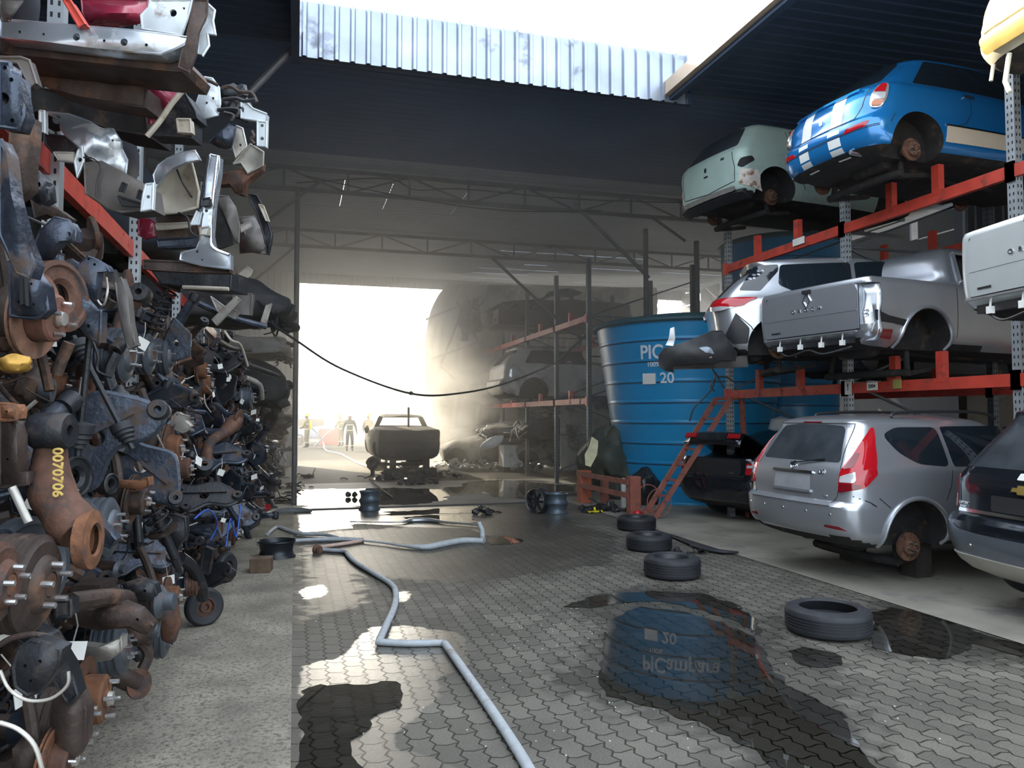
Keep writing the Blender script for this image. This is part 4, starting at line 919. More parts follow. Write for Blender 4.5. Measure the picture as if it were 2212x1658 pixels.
# ---- silver pickup with a letter tailgate
def oroch(label, pose, paint, lamp_hole=True):
    def xc():
        out = [cut_prism_x([(-.93, .60), (-.70, .60), (-.70, 1.06), (-.93, 1.06)], -.1, .20, M_BARE)] if lamp_hole else []
        out.append(cut_prism([(1.62, 1.19), (2.62, 1.19), (2.42, 1.56), (1.70, 1.56)], -1.0, -.5, M_UNDER))
        return out
    root, body = new_car(PICKUP, label, pose, paint, [(.95, .40, .41), (3.75, .40, .40)], 'pickup', 'pickup_truck',
        gaps=[('arc', [(0, 1.06), (.70, 1.06)]), ('arc', [(.70, 1.06), (.705, .55), (0, .545)], .014), ('side', [(1.46, .50), (1.44, 1.13)]), ('side', [(2.58, .45), (2.58, 1.15)])], extra_cut=xc)
    tg = P(PICKUP, root, 'tailgate', paint, rearpoly([(-.695, .555), (-.69, 1.0), (-.66, 1.065)]), both=False, sg=1, rd=.035, off=.022, skirt=.035)
    bm = bmesh.new(); PICKUP.patch(bm, rearpoly([(-.69, .76), (-.69, .775)]), 'arc', 1, off=.026, skirt=.01); mesh_obj('crease', bm, paint, tg)
    lettering(tg, PICKUP, 'OROCH', .02, .845, .055, M_CHROME, space=2.6, lift=.027, flat=1.2)
    lettering(tg, PICKUP, 'DYNAMIQUE', .52, .61, .026, M_GAP, lift=.027)
    pc = PICKUP.p_arc(0, .95); bm = bmesh.new()
    dm = [(0, .085), (.055, 0), (0, -.085), (-.055, 0)]
    for i in range(4):
        a, b = dm[i], dm[(i + 1) % 4]; bm_bar(bm, pc + Vector((-.03, a[0], a[1])), pc + Vector((-.03, b[0], b[1])), .022, .014)
    mesh_obj('emblem', bm, M_CHROME, tg)
    bm = bmesh.new(); PICKUP.patch(bm, rearpoly([(-.06, 1.045), (-.06, 1.075)]), 'arc', 1, off=.05, skirt=.03); mesh_obj('tailgate_handle', bm, M_GAP, tg)
    bm = bmesh.new(); bm_bar(bm, (-.03, .70, .525), (-.03, -.70, .525), .03, .02); mesh_obj('bumper_rail', bm, M_BARE, root)
    for y in (.45, .12, -.2, -.5): bm = bmesh.new(); bm_box(bm, (-.04, y - .025, .38), (.0, y + .025, .44)); bm_bar(bm, (-.02, y, .44), (-.01, y, .52), .012, .012); mesh_obj('bumper_bracket', bm, M_WHITE, root)
    bm = bmesh.new(); bm_box(bm, (.0, -.62, .40), (.05, .62, .47)); bm_tube(bm, smooth_path([(.0, .5, .40), (-.03, .3, .31), (-.02, .0, .36), (-.04, -.25, .30), (.02, -.6, .36)], 6), .012, 6); mesh_obj('wiring', bm, M_BLACKP, root)
    if lamp_hole:
        bm = bmesh.new(); rows = []
        for k in range(7):
            z = .42 + .62 * k / 6; rows.append([bm.verts.new((.06 + .02 * math.sin(k * 1.7) + .10 * j / 4 + (.05 if j == 2 and 1 < k < 4 else 0), -.70 - .17 * j / 4 + (.04 if k < 1 else 0), z)) for j in range(5)])
        for a, b in zip(rows, rows[1:]):
            for j in range(4): bm.faces.new((a[j], a[j + 1], b[j + 1], b[j]))
        p_ = mesh_obj('corner_panel', bm, M_BARE, root); md = p_.modifiers.new('t', 'SOLIDIFY'); md.thickness = .01
        for (y, z, r) in ((-.745, .70, .02), (-.77, .70, .02), (-.745, .74, .02), (-.77, .745, .02), (-.76, .56, .035)):
            bm = bmesh.new(); bm_lathe(bm, [(r * .6, .0), (r, .006), (r * .9, .012), (r * .55, .01)], axis_M((.07, y, z), (-1, -.3, 0)), 14, close=True); mesh_obj('pressing', bm, M_BARE, p_)
        P(PICKUP, root, 'lower_quarter', M_BARE, [(.06, .40), (.46, .36), (.50, .52), (.40, .62), (.10, .62)], 'side', both=False, sg=-1, rd=.04, off=.012, skirt=.02)
        P(PICKUP, root, 'side_reflector', M_LAMPRD, [(.16, .46), (.36, .45), (.36, .55), (.16, .55)], 'side', both=False, sg=-1, rd=.01, off=.03, skirt=.02)
        P(PICKUP, root, 'torn_liner', M_BLACKP, [(.12, .64), (.55, .60), (.62, .66), (.30, .70), (.10, .76)], 'side', both=False, sg=-1, rd=.02, off=.018, skirt=.02)
    bm = bmesh.new(); A = [PICKUP.p_side(x, z, -1) + Vector((0, -.012, 0)) for x, z in [(1.62, 1.19), (2.62, 1.19), (2.42, 1.56), (1.70, 1.56), (1.62, 1.19)]]
    for a, b in zip(A, A[1:]): bm_bar(bm, a, b, .035, .03)
    mesh_obj('window_frame', bm, M_BARE, root)
    for sg in (-1, 1):
        bm = bmesh.new(); A = [PICKUP.p_side(.95 + .43 * math.cos(R(-5 + 190 * k / 24)), .40 + .43 * math.sin(R(-5 + 190 * k / 24)), sg) + Vector((0, sg * .01, 0)) for k in range(25)]
        bm_tube(bm, A, .022, 8); mesh_obj('arch_lip', bm, paint, root)
    return root
oroch('silver pickup on the middle rack with its tail lamp torn out', (5.9, 7.78, 2.08, 9.5), M_SILVER)
oroch('pale pickup tailgate at the right frame edge, nearer of the two lettered tailgates', (5.47, 4.5, 2.12, -7), M_SILVERW, False)
# ---- sunlit body shell, top corner of the frame
SHELL = Body([(.30, .25, 3.9, .70, .3, .4, .4, .4, .08), (.38, .08, 4.0, .80), (.55, .0, 4.0, .86), (.75, .03, 4.0, .86), (.95, .08, 3.4, .84), (1.0, .12, 3.0, .81), (1.25, .36, 2.6, .72), (1.42, .52, 2.3, .63), (1.47, .70, 2.1, .5), (1.49, 1.1, 1.6, .25)], .07)
M_CREAM = mat('white_body_shell', (.78, .74, .62), .4, .1, var=.06, coat=.3)
def xc(): return [cut_prism_x([(-.62, .93), (.62, .93), (.50, 1.36), (-.50, 1.36)], -.2, .75, M_UNDER), cut_prism([(.55, 1.0), (1.4, .98), (1.4, 1.38), (.85, 1.38)], -1.2, -.45, M_UNDER)]
root, body = new_car(SHELL, 'white body shell in full sunlight, top corner above the blue car', (5.62, 4.5, 4.34, -3), M_CREAM, [(.8, .35, .38)], 'car body', 'stripped_car', extra_cut=xc)
P(SHELL, root, 'lamp_aperture', mat('ochre_cavity', (.42, .28, .10), .6), [(.72, .78), (.80, .78), (.84, 1.02), (.78, 1.06)], rd=.02, off=.004)
P(SHELL, root, 'rear_panel', M_CREAM, rearpoly([(-.66, .62), (-.58, .90)]), both=False, sg=1, rd=.04, off=.02, skirt=.03)
P(SHELL, root, 'crash_beam', mat('ochre_beam', (.55, .42, .14), .45, .3), rearpoly([(-.58, .44), (-.60, .56)]), both=False, sg=1, rd=.04, off=.06, skirt=.07)
bm = bmesh.new(); bm_tube(bm, [(.10, .42, .36), (.06, .43, .12), (.07, .40, .02)], .02, 8); bm_tube(bm, [(.14, .62, .36), (.12, .63, .22)], .015, 8); mesh_obj('dangling_bracket', bm, M_CREAM, root)
# ---- more wrecks deeper in the racks
for (lab, pose, pm) in (('dark hatchback roof behind the silver pickup on the middle rack', (8.2, 10.6, 2.1, 4), mat('dark_grey_paint', (.05, .055, .065), .35, .4, coat=.5)),
                        ('dark car body behind the sunlit shell on the top rack', (8.2, 4.9, 4.3, 2), MATS['dark_grey_paint'])):
    r_, b_ = new_car(HATCH, lab, pose, pm, [(.8, .3, .36), (3.2, .3, .36)], gaps=[('arc', [(0, .64), (.7, .64)])], dz=.06)
    P(HATCH, r_, 'rear_window', M_GLASS, rearpoly([(-.6, .98), (-.48, 1.36)]), both=False, sg=1, rd=.05)
    P(HATCH, r_, 'door_window', M_GLASS, [(1.1, .98), (2.2, .97), (2.1, 1.36), (1.1, 1.36)], 'side', rd=.05)
    P(HATCH, r_, 'tail_light', M_LAMPRD, [(.66, .72), (.9, .74), (.86, .92), (.68, .92)], rd=.03, off=.01)
# ------------------------------------------------------------------ right-hand storage racks
M_RED = mat('rack_red', (.50, .055, .035), .45, var=.18, scale=5, blotch=(.20, .04, .03), bl_amt=.3, bl_scale=6)
M_REDO = mat('sun_bleached_red', (.27, .085, .06), .6, var=.2, scale=5, blotch=(.15, .06, .045), bl_amt=.35, bl_scale=8)
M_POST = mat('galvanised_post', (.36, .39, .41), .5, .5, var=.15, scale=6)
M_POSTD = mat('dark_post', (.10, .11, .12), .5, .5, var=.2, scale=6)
M_CARD = mat('white_card', (.72, .72, .68), .7, var=.08)
def perf_post(bm, x, y, z0, z1, wx=.09, wy=.10, pitch=.075):
    """slotted channel: body = slot 0, slots = slot 1"""
    bm_box(bm, (x - wx / 2, y - wy / 2, z0), (x + wx / 2, y + wy / 2, z1))
    bm_box(bm, (x - wx / 2 - .05, y - wy / 2 - .05, z0), (x + wx / 2 + .05, y + wy / 2 + .05, z0 + .012)) if z0 < .05 else None
    z = z0 + .06
    while z < z1 - .05:
        for dy in (-.028, .016): bm_box(bm, (x - wx / 2 - .0015, y + dy, z), (x - wx / 2 + .002, y + dy + .013, z + .032), 1)
        for dx in (-.028, .014): bm_box(bm, (x + dx, y - wy / 2 - .0015, z), (x + dx + .014, y - wy / 2 + .002, z + .032), 1)
        z += pitch
def rack(label, xf, xb, ys, ztop, beams, m_post, stub_y=(), stub_h=.34, posts_b=None, group=None, beam_h=.13, brace=True):
    root = empty('storage_rack', (xf, ys[0], 0), label, 'rack', group)
    L = lambda x, y, z: (x - xf, y - ys[0], z)
    for x in (xf, xb):
        for y in ys:
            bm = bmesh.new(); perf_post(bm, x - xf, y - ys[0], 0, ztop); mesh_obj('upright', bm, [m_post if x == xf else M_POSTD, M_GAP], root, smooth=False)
    for z in beams:
        for x in (xf, xb):
            for a, b in zip(ys, ys[1:]):
                bm = bmesh.new(); bm_box(bm, L(x - .065, a + .05, z - beam_h / 2), L(x - .005, b - .05, z + beam_h / 2)); bm_box(bm, L(x - .075, a - .05, z - .1), L(x - .05, a + .05, z + .1)); bm_box(bm, L(x - .075, b - .05, z - .1), L(x - .05, b + .05, z + .1)); mesh_obj('beam', bm, M_RED, root, smooth=False)
        for sy in stub_y:
            for x in (xf, xb):
                bm = bmesh.new(); bm_box(bm, L(x - .07, sy - .05, z + .02), L(x + .01, sy + .05, z + beam_h / 2 + stub_h)); mesh_obj('stub_post', bm, M_RED, root, smooth=False)
    if brace:
        for y in ys:
            bm = bmesh.new(); z = .3; k = 0
            while z + .9 < ztop:
                a, b = (xf, xb) if k % 2 == 0 else (xb, xf)
                bm_bar(bm, L(a, y, z), L(b, y, z + .9), .03, .03); bm_bar(bm, L(xf, y, z), L(xb, y, z), .03, .03); z += .9; k += 1
            mesh_obj('bracing', bm, M_POSTD, root, smooth=False)
    return root
XK = 7.0
rack('red-beamed steel rack holding the colourful cars on the right', XK, 9.4, [3.2, 5.97, 8.45, 11.3], 5.3, [2.02, 4.13], M_POST, stub_y=[4.1, 5.2, 6.9, 7.6, 9.4, 10.4], stub_h=.30)
XF = 6.3
rack('sooty steel rack behind the blue tank with burnt cars on it', XF, 8.9, [15.9, 18.1, 20.6, 23.2, 26.0], 5.2, [2.0, 3.85], M_POSTD, stub_y=[17.0, 19.3, 22.0], stub_h=.2)
def card(px, py, X, w, h, label, txt=None, m=M_CARD):
    p = onX(px, py, X); root = empty('label_card', p, label, 'sign', 'cards on the rack beams')
    bm = bmesh.new(); bm_box(bm, (-.004, -w / 2, -h / 2), (.004, w / 2, h / 2)); mesh_obj('card', bm, m, root, smooth=False)
    if txt:
        me = text_mesh(txt, h * .62, .001); me.transform(Matrix.Translation((-.006, 0, 0)) @ Matrix(((0, 0, -1), (-1, 0, 0), (0, 1, 0))).to_4x4()); me.materials.append(M_GAP); link(bpy.data.objects.new('lettering', me), root)
card(1725, 521, XK - .085, .26, .10, 'pale card stuck on the upper red beam'); card(1832, 836, XK - .085, .12, .19, 'white notice with a pictogram hung on the middle red beam', '!')
card(1884, 834, XK - .09, .18, .10, 'white numbered card beside the rack upright on the middle beam', '2004'); card(1938, 829, XK - .085, .13, .11, 'yellow-green card on the middle red beam', None, mat('olive_card', (.30, .28, .08), .7))
card(1640, 847, XK + .05, .16, .10, 'grey card at the far end of the middle red beam')
# ------------------------------------------------------------------ blue water tanks
M_TANK = mat('blue_fibreglass', (.0, .25, .52), .36, var=.08, scale=1.2, spec=.45, coat=.15)
M_TANKL = mat('teal_lid', (.03, .085, .10), .5, var=.15)
def tank(label, loc, rb, rt, h, ribs, lid=True, name='water_tank'):
    root = empty(name, loc, label, 'tank')
    bm = bmesh.new(); prof = [(0, 0)]
    for k in range(ribs):
        z0, z1 = h * k / ribs, h * (k + 1) / ribs; ra, rb_ = rb + (rt - rb) * k / ribs, rb + (rt - rb) * (k + 1) / ribs
        prof += [(ra + .012, z0 + .0), (ra + .016, z0 + .03), (ra + .01, z0 + .05), (rb_ + .002, z1 - .035), (rb_ - .012, z1 - .03), (rb_ - .012, z1 - .005)]
    prof += [(rt, h), (rt - .06, h), (rt - .08, h - .3), (0, h - .3)]
    bm_lathe(bm, prof, n=96); mesh_obj('tank_shell', bm, M_TANK, root, angle=25)
    bm = bmesh.new(); bm_lathe(bm, [(rt - .05, h - .05), (rt + .05, h - .06), (rt + .09, h - .03), (rt + .085, h + .0), (rt + .02, h + .06), (rt * .7, h + .16), (0, h + .28)], n=96); mesh_obj('lid', bm, M_TANKL, root)
    bm = bmesh.new()
    for k in range(1, ribs): z = h * k / ribs; r = rb + (rt - rb) * k / ribs; bm_lathe(bm, [(r + .004, z - .022), (r + .012, z - .02), (r + .012, z - .004), (r + .004, z - .002)], n=96)
    mesh_obj('rib_groove', bm, mat('deep_blue_groove', (.0, .03, .08), .6), root)
    return root
tc_ = at(1492, 900, 15.6); TX, TY = tc_.x, tc_.y; TB, TT, TH, TR = 1.38, 1.90, 3.46, 9
troot = tank('big ribbed blue water tank lettered PIC and 20', (TX, TY, 0), TB, TT, TH, TR)
def on_tank(u_px, z):
    """angle on the tank whose surface shows at picture column u_px"""
    r = TB + (TT - TB) * z / TH; best = None
    for k in range(720):
        a = math.pi + math.pi * k / 720; p = Vector((TX + r * math.cos(a), TY + r * math.sin(a), z)); d = p - CAM
        px = CX + FPX * d.dot(_r) / d.dot(_f)
        if best is None or abs(px - u_px) < best[0]: best = (abs(px - u_px), a)
    return best[1], r
M_LET = mat('white_paint_lettering', (.68, .74, .78), .6, var=.15, scale=30)
def tank_text(s, u_px, z, size, name='lettering', space=1.0, flat=1.0):
    a, r = on_tank(u_px, z); me = text_mesh(s, size, .003, space=space)
    for v in me.vertices:
        x, y = v.co.x * flat, v.co.y; rr = TB + (TT - TB) * (z + y) / TH + .022; t = a + x / rr
        v.co = Vector((rr * math.cos(t) , rr * math.sin(t), z + y)) + Vector((math.cos(t), math.sin(t), 0)) * v.co.z
    me.materials.append(M_LET); link(bpy.data.objects.new(name, me), troot)
tank_text('PICampara', 1462, 2.84, .36, flat=.9); tank_text('100%', 1412, 2.62, .12); tank_text('20', 1442, 2.36, .27)
a_, r_ = on_tank(1403, 2.36); bm = bmesh.new(); M = axis_M((r_ * math.cos(a_), r_ * math.sin(a_), 2.36), (math.cos(a_), math.sin(a_), 0)); bm_box(bm, (-.13, -.1, .0), (.13, .1, .03), 0, M); mesh_obj('sticker', bm, M_CARD, troot, smooth=False)
t2 = at(1690, 900, 18.3); tank('second blue tank rising behind the red rack', (t2.x, t2.y, 0), 1.2, 1.38, 5.75, 12)
t3 = at(1668, 900, 17.0); 
bm = bmesh.new(); p = onX(1668, 872, 8.0); bm_lathe(bm, [(0, 0), (.2, 0), (.22, .05), (.22, .55), (.17, .62), (.0, .64)], n=24); o = mesh_obj('drum', bm, mat('pale_plastic', (.5, .52, .5), .5)); o.location = (8.4, 11.9, 0); o.scale = (1, 1, 2.6); tag(o, 'pale plastic drum standing under the middle rack', 'drum')
# ------------------------------------------------------------------ red ladder steps
lad = empty('step_ladder', onZ(1400, 1118), 'red steel step ladder leaning against the blue tank behind the black saloon', 'ladder'); o0 = lad.location.copy()
A0, A1 = at(1389, 1117, 12.5), at(1546, 861, 12.9); B0, B1 = at(1412, 1122, 12.35), at(1578, 861, 12.55)
for a, b in ((A0, A1), (B0, B1)):
    bm = bmesh.new(); bm_bar(bm, a - o0, b - o0, .055, .075); mesh_obj('side_rail', bm, M_REDO, lad, smooth=False)
for k in range(8):
    t = .06 + .9 * k / 7; bm = bmesh.new(); bm_bar(bm, A0.lerp(A1, t) - o0, B0.lerp(B1, t) - o0, .07, .03); mesh_obj('step', bm, M_REDO, lad, smooth=False)
C1, D1 = at(1604, 860, 13.0), at(1600, 858, 12.6)
bm = bmesh.new(); bm_bar(bm, A1 - o0, C1 - o0, .05, .05); bm_bar(bm, B1 - o0, D1 - o0, .05, .05); bm_bar(bm, C1 - o0, D1 - o0, .05, .05); mesh_obj('platform', bm, M_REDO, lad, smooth=False)
for q in (C1, D1): bm = bmesh.new(); bm_bar(bm, q - o0, Vector((q.x + .1, q.y, .0)) - o0, .05, .05); mesh_obj('rear_leg', bm, M_REDO, lad, smooth=False)
for (cx, cy, d) in ((1400, 1076, 12.2), (1424, 1085, 12.1)):
    bm = bmesh.new(); c = at(cx, cy, d); bm_tube(bm, [c + _r * .19 * math.cos(6.283 * k / 24) + _u * .22 * math.sin(6.283 * k / 24) for k in range(25)], .008, 6); o = mesh_obj('wire_hoop', bm, M_REDO); tag(o, ['left wire hoop hung on the red ladder', 'right wire hoop hung on the red ladder'][cx > 1410], 'hoop', 'wire hoops on the ladder')
# ------------------------------------------------------------------ low red barrier
bar = empty('barrier', onZ(1260, 1085), 'low red rail barrier in front of the blue tank', 'barrier'); o0 = bar.location.copy()
g1, g2, g3 = onZ(1262, 1085), onZ(1306, 1095), onZ(1369, 1114)
for g, wd, top, m in ((g1, .22, .62, mat('orange_red_post', (.42, .10, .04), .6, var=.2)), (g2, .12, .5, M_REDO), (g3, .19, .66, M_REDO)):
    bm = bmesh.new(); q = g - o0; bm_box(bm, (q.x - wd / 2, q.y - wd / 2, 0), (q.x + wd / 2, q.y + wd / 2, top)); bmesh.ops.bevel(bm, geom=bm.edges[:], offset=.008, segments=1, affect='EDGES'); mesh_obj('post', bm, m, bar, smooth=False)
for z in (.56, .34):
    bm = bmesh.new(); d = (g3 - g1).normalized() * .1; n = Vector((-d.y, d.x, 0)) * -.9; bm_bar(bm, g1 - o0 - d * 1.2 + n + Vector((0, 0, z)), g3 - o0 + n + Vector((0, 0, z)), .05, .085); mesh_obj('rail', bm, M_REDO, bar, smooth=False)
def lump(bm, c, r, seed=0, sub=3, amp=.35, sq=(1, 1, 1), fr=1.6, mi=0):
    g = bmesh.new(); bmesh.ops.create_icosphere(g, subdivisions=sub, radius=1)
    for v in g.verts:
        n = mnoise.noise(v.co * fr + Vector((seed * 3.1, seed, 0))); n2 = mnoise.noise(v.co * fr * 3 + Vector((seed, seed * 2.2, 4)))
        v.co = Vector(c) + Vector((v.co.x * sq[0], v.co.y * sq[1], v.co.z * sq[2])) * r * (1 + amp * n + amp * .4 * n2)
    for f in g.faces: f.material_index = mi
    me = bpy.data.meshes.new('t'); g.to_mesh(me); g.free(); bm.from_mesh(me); bpy.data.meshes.remove(me)
M_BAG = mat('black_bag', (.012, .014, .016), .32, var=.3, bump=.4, bscale=14)
M_TARP = mat('dark_green_tarp', (.035, .045, .03), .6, var=.3, bump=.4, bscale=12)
q = onZ(1298, 1082); bag = empty('covered_heap', q + Vector((.35, .35, 0)), 'dark heap under a tarp with a torn pale patch, behind the barrier', 'heap')
bm = bmesh.new(); lump(bm, (0, 0, .75), .55, 2, 4, .4, (1, .8, 1.35)); mesh_obj('tarp', bm, M_TARP, bag)
v = at(1278, 975, 14.2) - bag.location; bm = bmesh.new(); bm_plate(bm, [v + _r * a + _u * b for a, b in ((-.12, -.25), (-.02, -.28), (.10, -.05), (.12, .2), (.0, .28), (-.05, .1), (-.13, -.05))], -_f, .03); mesh_obj('torn_patch', bm, mat('pale_foam', (.62, .58, .36), .8, var=.2, bump=.4, bscale=30), bag)
bm = bmesh.new(); q = onZ(1405, 1096); lump(bm, (0, 0, .3), .32, 5, 4, .3, (.85, .8, 1.15)); o = mesh_obj('refuse_bag', bm, M_BAG); o.location = q + Vector((.1, .45, 0)); tag(o, 'black refuse bag between barrier post and red ladder', 'bag')
bm = bmesh.new(); q = onZ(1377, 1117); lump(bm, (0, 0, .06), .062, 7, 3, .06); o = mesh_obj('ball', bm, mat('red_plastic', (.55, .015, .03), .25)); o.location = q; tag(o, 'small red ball at the foot of the barrier post', 'ball')
bm = bmesh.new(); q = onZ(1330, 1098); bm_lathe(bm, [(0, 0), (.05, 0), (.05, .5), (.02, .54), (0, .54)], n=14); o = mesh_obj('gas_bottle', bm, mat('pale_bottle', (.45, .47, .44), .5)); o.location = q + Vector((.2, .1, 0)); tag(o, 'thin pale cylinder standing behind the barrier', 'cylinder')
def scrap_heap(name, label, c, n, rx, ry, h, mats, seed, cat='scrap heap'):
    r = random.Random(seed); bm = bmesh.new()
    for k in range(n):
        p = Vector((r.gauss(0, rx * .5), r.gauss(0, ry * .5), 0)); p.z = max(.02, r.random() * h * max(.1, 1 - (p.x / rx) ** 2 - (p.y / ry) ** 2)); t = r.random()
        d = Vector((r.uniform(-1, 1), r.uniform(-1, 1), r.uniform(-.3, .5))).normalized(); mi = r.randrange(len(mats))
        if t < .45: bm_tube(bm, smooth_path([p, p + d * .1 + Vector((0, 0, .03)), p + d * .22], 3), r.uniform(.008, .02), 6, mi)
        elif t < .8: bm_plate(bm, [p + Vector((r.uniform(-.12, .12), r.uniform(-.12, .12), 0)) for _ in range(4)], d if abs(d.z) > .2 else Vector((0, 0, 1)), .02, mi)
        else: lump(bm, p + Vector((0, 0, .02)), r.uniform(.03, .08), k, 2, .4, mi=mi)
    o = mesh_obj(name, bm, mats); o.location = c; o['kind'] = 'stuff'; return tag(o, label, cat)
M_YEL = mat('yellow_plastic', (.75, .62, .02), .4); M_CHAR = mat('charred_black', (.014, .014, .015), .8, var=.4, scale=12)
scrap_heap('debris', 'black torn plastic with a yellow strip lying in front of the barrier', onZ(1296, 1105), 46, .42, .2, .16, [M_BLACKP, M_BAG, M_CHAR], 3, 'debris')
bm = bmesh.new(); q = onZ(1285, 1108); bm_bar(bm, (-.12, 0, .03), (.14, .02, .03), .05, .03); bm_bar(bm, (.0, 0, .03), (.0, .02, .1), .03, .03); o = mesh_obj('yellow_strip', bm, M_YEL, smooth=False); o.location = q; tag(o, 'bright yellow plastic strip in the black debris', 'strip')
# ------------------------------------------------------------------ loose tyres and rims
def tyre_only(name, label, loc, r, w, rim=None, group='tyres lying on the pavers', rot=(0, 0, 0), tread=True):
    root = empty(name, loc, label, 'tyre', group, rot); ri = r * .66
    bm = bmesh.new(); prof = [(ri, .012), (ri + .01, 0), (r * .86, .004), (r * .965, .022), (r, .045)]
    for k in range(1, 5): z = .045 + (w - .09) * k / 5; prof += [(r, z - .008), (r - .009, z - .005), (r - .009, z + .005), (r, z + .008)]
    prof += [(r, w - .045), (r * .965, w - .022), (r * .86, w - .004), (r * .80, w - .001), (r * .78, w - .006), (ri + .01, w - .002), (ri, w - .014), (ri + .03, w - .04), (r * .9, w * .5), (ri + .03, .04)]
    bm_lathe(bm, prof, n=64, close=True); mesh_obj('tyre', bm, M_TYRE, root, angle=30)
    if rim:
        bm = bmesh.new(); bm_lathe(bm, [(ri + .004, w - .012), (ri - .012, w - .02), (ri - .03, w - .07), (ri * .72, w - .075), (ri * .62, w - .055), (ri * .3, w - .06), (ri * .25, w - .04), (0, w - .04)], n=48)
        bm_lathe(bm, [(ri - .02, .02), (ri + .004, .012), (ri - .03, .05), (ri - .03, w - .07)], n=48)
        rm = mesh_obj('wheel_rim', bm, rim, root)
        for k in range(8):
            a = 6.283 * k / 8; b2 = bmesh.new(); bm_lathe(b2, [(0, .002), (.018, .002), (.02, 0)], Matrix.Translation((ri * .84 * math.cos(a), ri * .84 * math.sin(a), w - .072)), 12); mesh_obj('vent_hole', b2, M_BARE, rm)
    return root
M_TIN = mat('grey_tyre_inside', (.16, .17, .18), .6, var=.2)
T1 = onZ(1789, 1365); tyre_only('tyre', 'large bare tyre lying nearest, beside the tank reflection', T1 + Vector((0, .0, .004)), .315, .20)
tyre_only('tyre', 'wheel with black rim lying second nearest, in front of the silver estate', onZ(1452, 1244), .292, .215, M_BLACKP)
tyre_only('tyre', 'wheel with black rim lying in the middle of the row of wheels', onZ(1402, 1186), .285, .20, M_BLACKP)
tyre_only('tyre', 'wheel lying farthest back, at the foot of the red ladder', onZ(1375, 1143), .285, .20, M_BLACKP)
M_RIMG = mat('dull_steel_rim', (.10, .13, .16), .45, .6, var=.2, scale=8); M_RIMB = mat('black_steel_rim', (.02, .025, .03), .35, .4, var=.2)
def rim(label, loc, r, w, m, rot=(0, 0, 0), group='loose wheel rims', spokes=0):
    root = empty('steel_wheel', loc, label, 'wheel rim', group, rot)
    bm = bmesh.new(); bm_lathe(bm, [(r, 0), (r + .008, .008), (r, .02), (r * .9, .04), (r * .86, w * .45), (r * .88, w * .55), (r * .92, w - .04), (r, w - .02), (r + .008, w - .008), (r, w), (r - .012, w - .01), (r * .88, w - .045), (r * .83, w * .5), (r * .88, .03)], n=44, close=True); mesh_obj('barrel', bm, m, root)
    bm = bmesh.new()
    if spokes:
        bm_lathe(bm, [(0, w - .03), (.05, w - .03), (.06, w - .06), (0, w - .06)], n=24)
        for k in range(spokes): a = 6.283 * k / spokes; bm_bar(bm, (.04 * math.cos(a), .04 * math.sin(a), w - .045), (r * .9 * math.cos(a), r * .9 * math.sin(a), w - .03), .04, .025)
    else: bm_lathe(bm, [(.03, w - .07), (.07, w - .06), (.10, w - .045), (r * .62, w - .06), (r * .85, w - .05), (r * .85, w - .06), (.03, w - .085)], n=36, close=True)
    mesh_obj('wheel_disc', bm, m, root)
    return root
q = onZ(798, 1101); rim('dark steel rim standing lower in the stack of two on the pavers', q, .185, .17, M_RIMG); rim('dark steel rim on top of the stack of two on the pavers', q + Vector((.004, .0, .172)), .185, .17, M_RIMG)
q = onZ(1203, 1108); rim('grey steel rim lying beside the chrome alloy wheel', q, .19, .17, M_RIMG); rim('second grey steel rim stacked beside the chrome alloy wheel', q + Vector((0, 0, .172)), .19, .17, M_RIMG)
rim('black and chrome spoked wheel leaning on the grey rims', onZ(1172, 1106) + Vector((-.02, .02, .20)), .21, .17, M_RIMB, (R(90), 0, R(-60)), spokes=7)
q = onZ(597, 1203); rim('black steel rim lying next to the brown wooden block', q, .215, .20, M_RIMB)
bm = bmesh.new(); bm_box(bm, (-.105, -.10, 0), (.105, .10, .15)); bmesh.ops.bevel(bm, geom=bm.edges[:], offset=.006, segments=1, affect='EDGES'); o = mesh_obj('wooden_block', bm, mat('dark_timber', (.10, .065, .04), .8, var=.35, scale=9), smooth=False); o.location = onZ(564, 1238) + Vector((0, .08, .006)); o.rotation_euler = (0, 0, R(-8)); tag(o, 'brown wooden block on the concrete in front of the black rim', 'block')
# ------------------------------------------------------------------ trusses, posts, cables under the shed roof
def truss(y, zb, zt, x0, x1, label):
    root = empty('roof_truss', (x0, y, zb), label, 'truss', 'roof trusses'); n = 14; L = x1 - x0
    bm = bmesh.new(); bm_bar(bm, (0, 0, 0), (L, 0, 0), .06, .08); mesh_obj('bottom_chord', bm, M_STEEL, root, smooth=False)
    bm = bmesh.new(); bm_bar(bm, (0, 0, zt - zb), (L, 0, zt - zb), .06, .08); mesh_obj('top_chord', bm, M_STEEL, root, smooth=False)
    bm = bmesh.new()
    for k in range(n):
        a, b = L * k / n, L * (k + 1) / n; bm_bar(bm, (a, 0, 0), (a, 0, zt - zb), .04, .04); bm_bar(bm, (a, 0, 0 if k % 2 else zt - zb), (b, 0, zt - zb if k % 2 else 0), .035, .035)
    mesh_obj('web', bm, M_STEEL, root, smooth=False)
truss(15.3, 6.08, 6.5, -2.7, 14.4, 'nearer roof truss under the shed ceiling'); truss(20.4, 6.08, 6.5, -2.7, 14.4, 'farther roof truss, just before the bright opening')
def post(x, y, z1, r, label, m=M_STEEL, z0=0):
    bm = bmesh.new(); bm_tube(bm, [(0, 0, z0), (0, 0, z1)], r, 10); o = mesh_obj('roof_post', bm, m); o.location = (x, y, 0); tag(o, label, 'post', 'posts under the roof')
post(0, 15.3, 6.1, .05, 'roof post under the nearer truss, left of the alley'); post(0, 20.4, 6.1, .05, 'roof post under the farther truss, left of the alley')
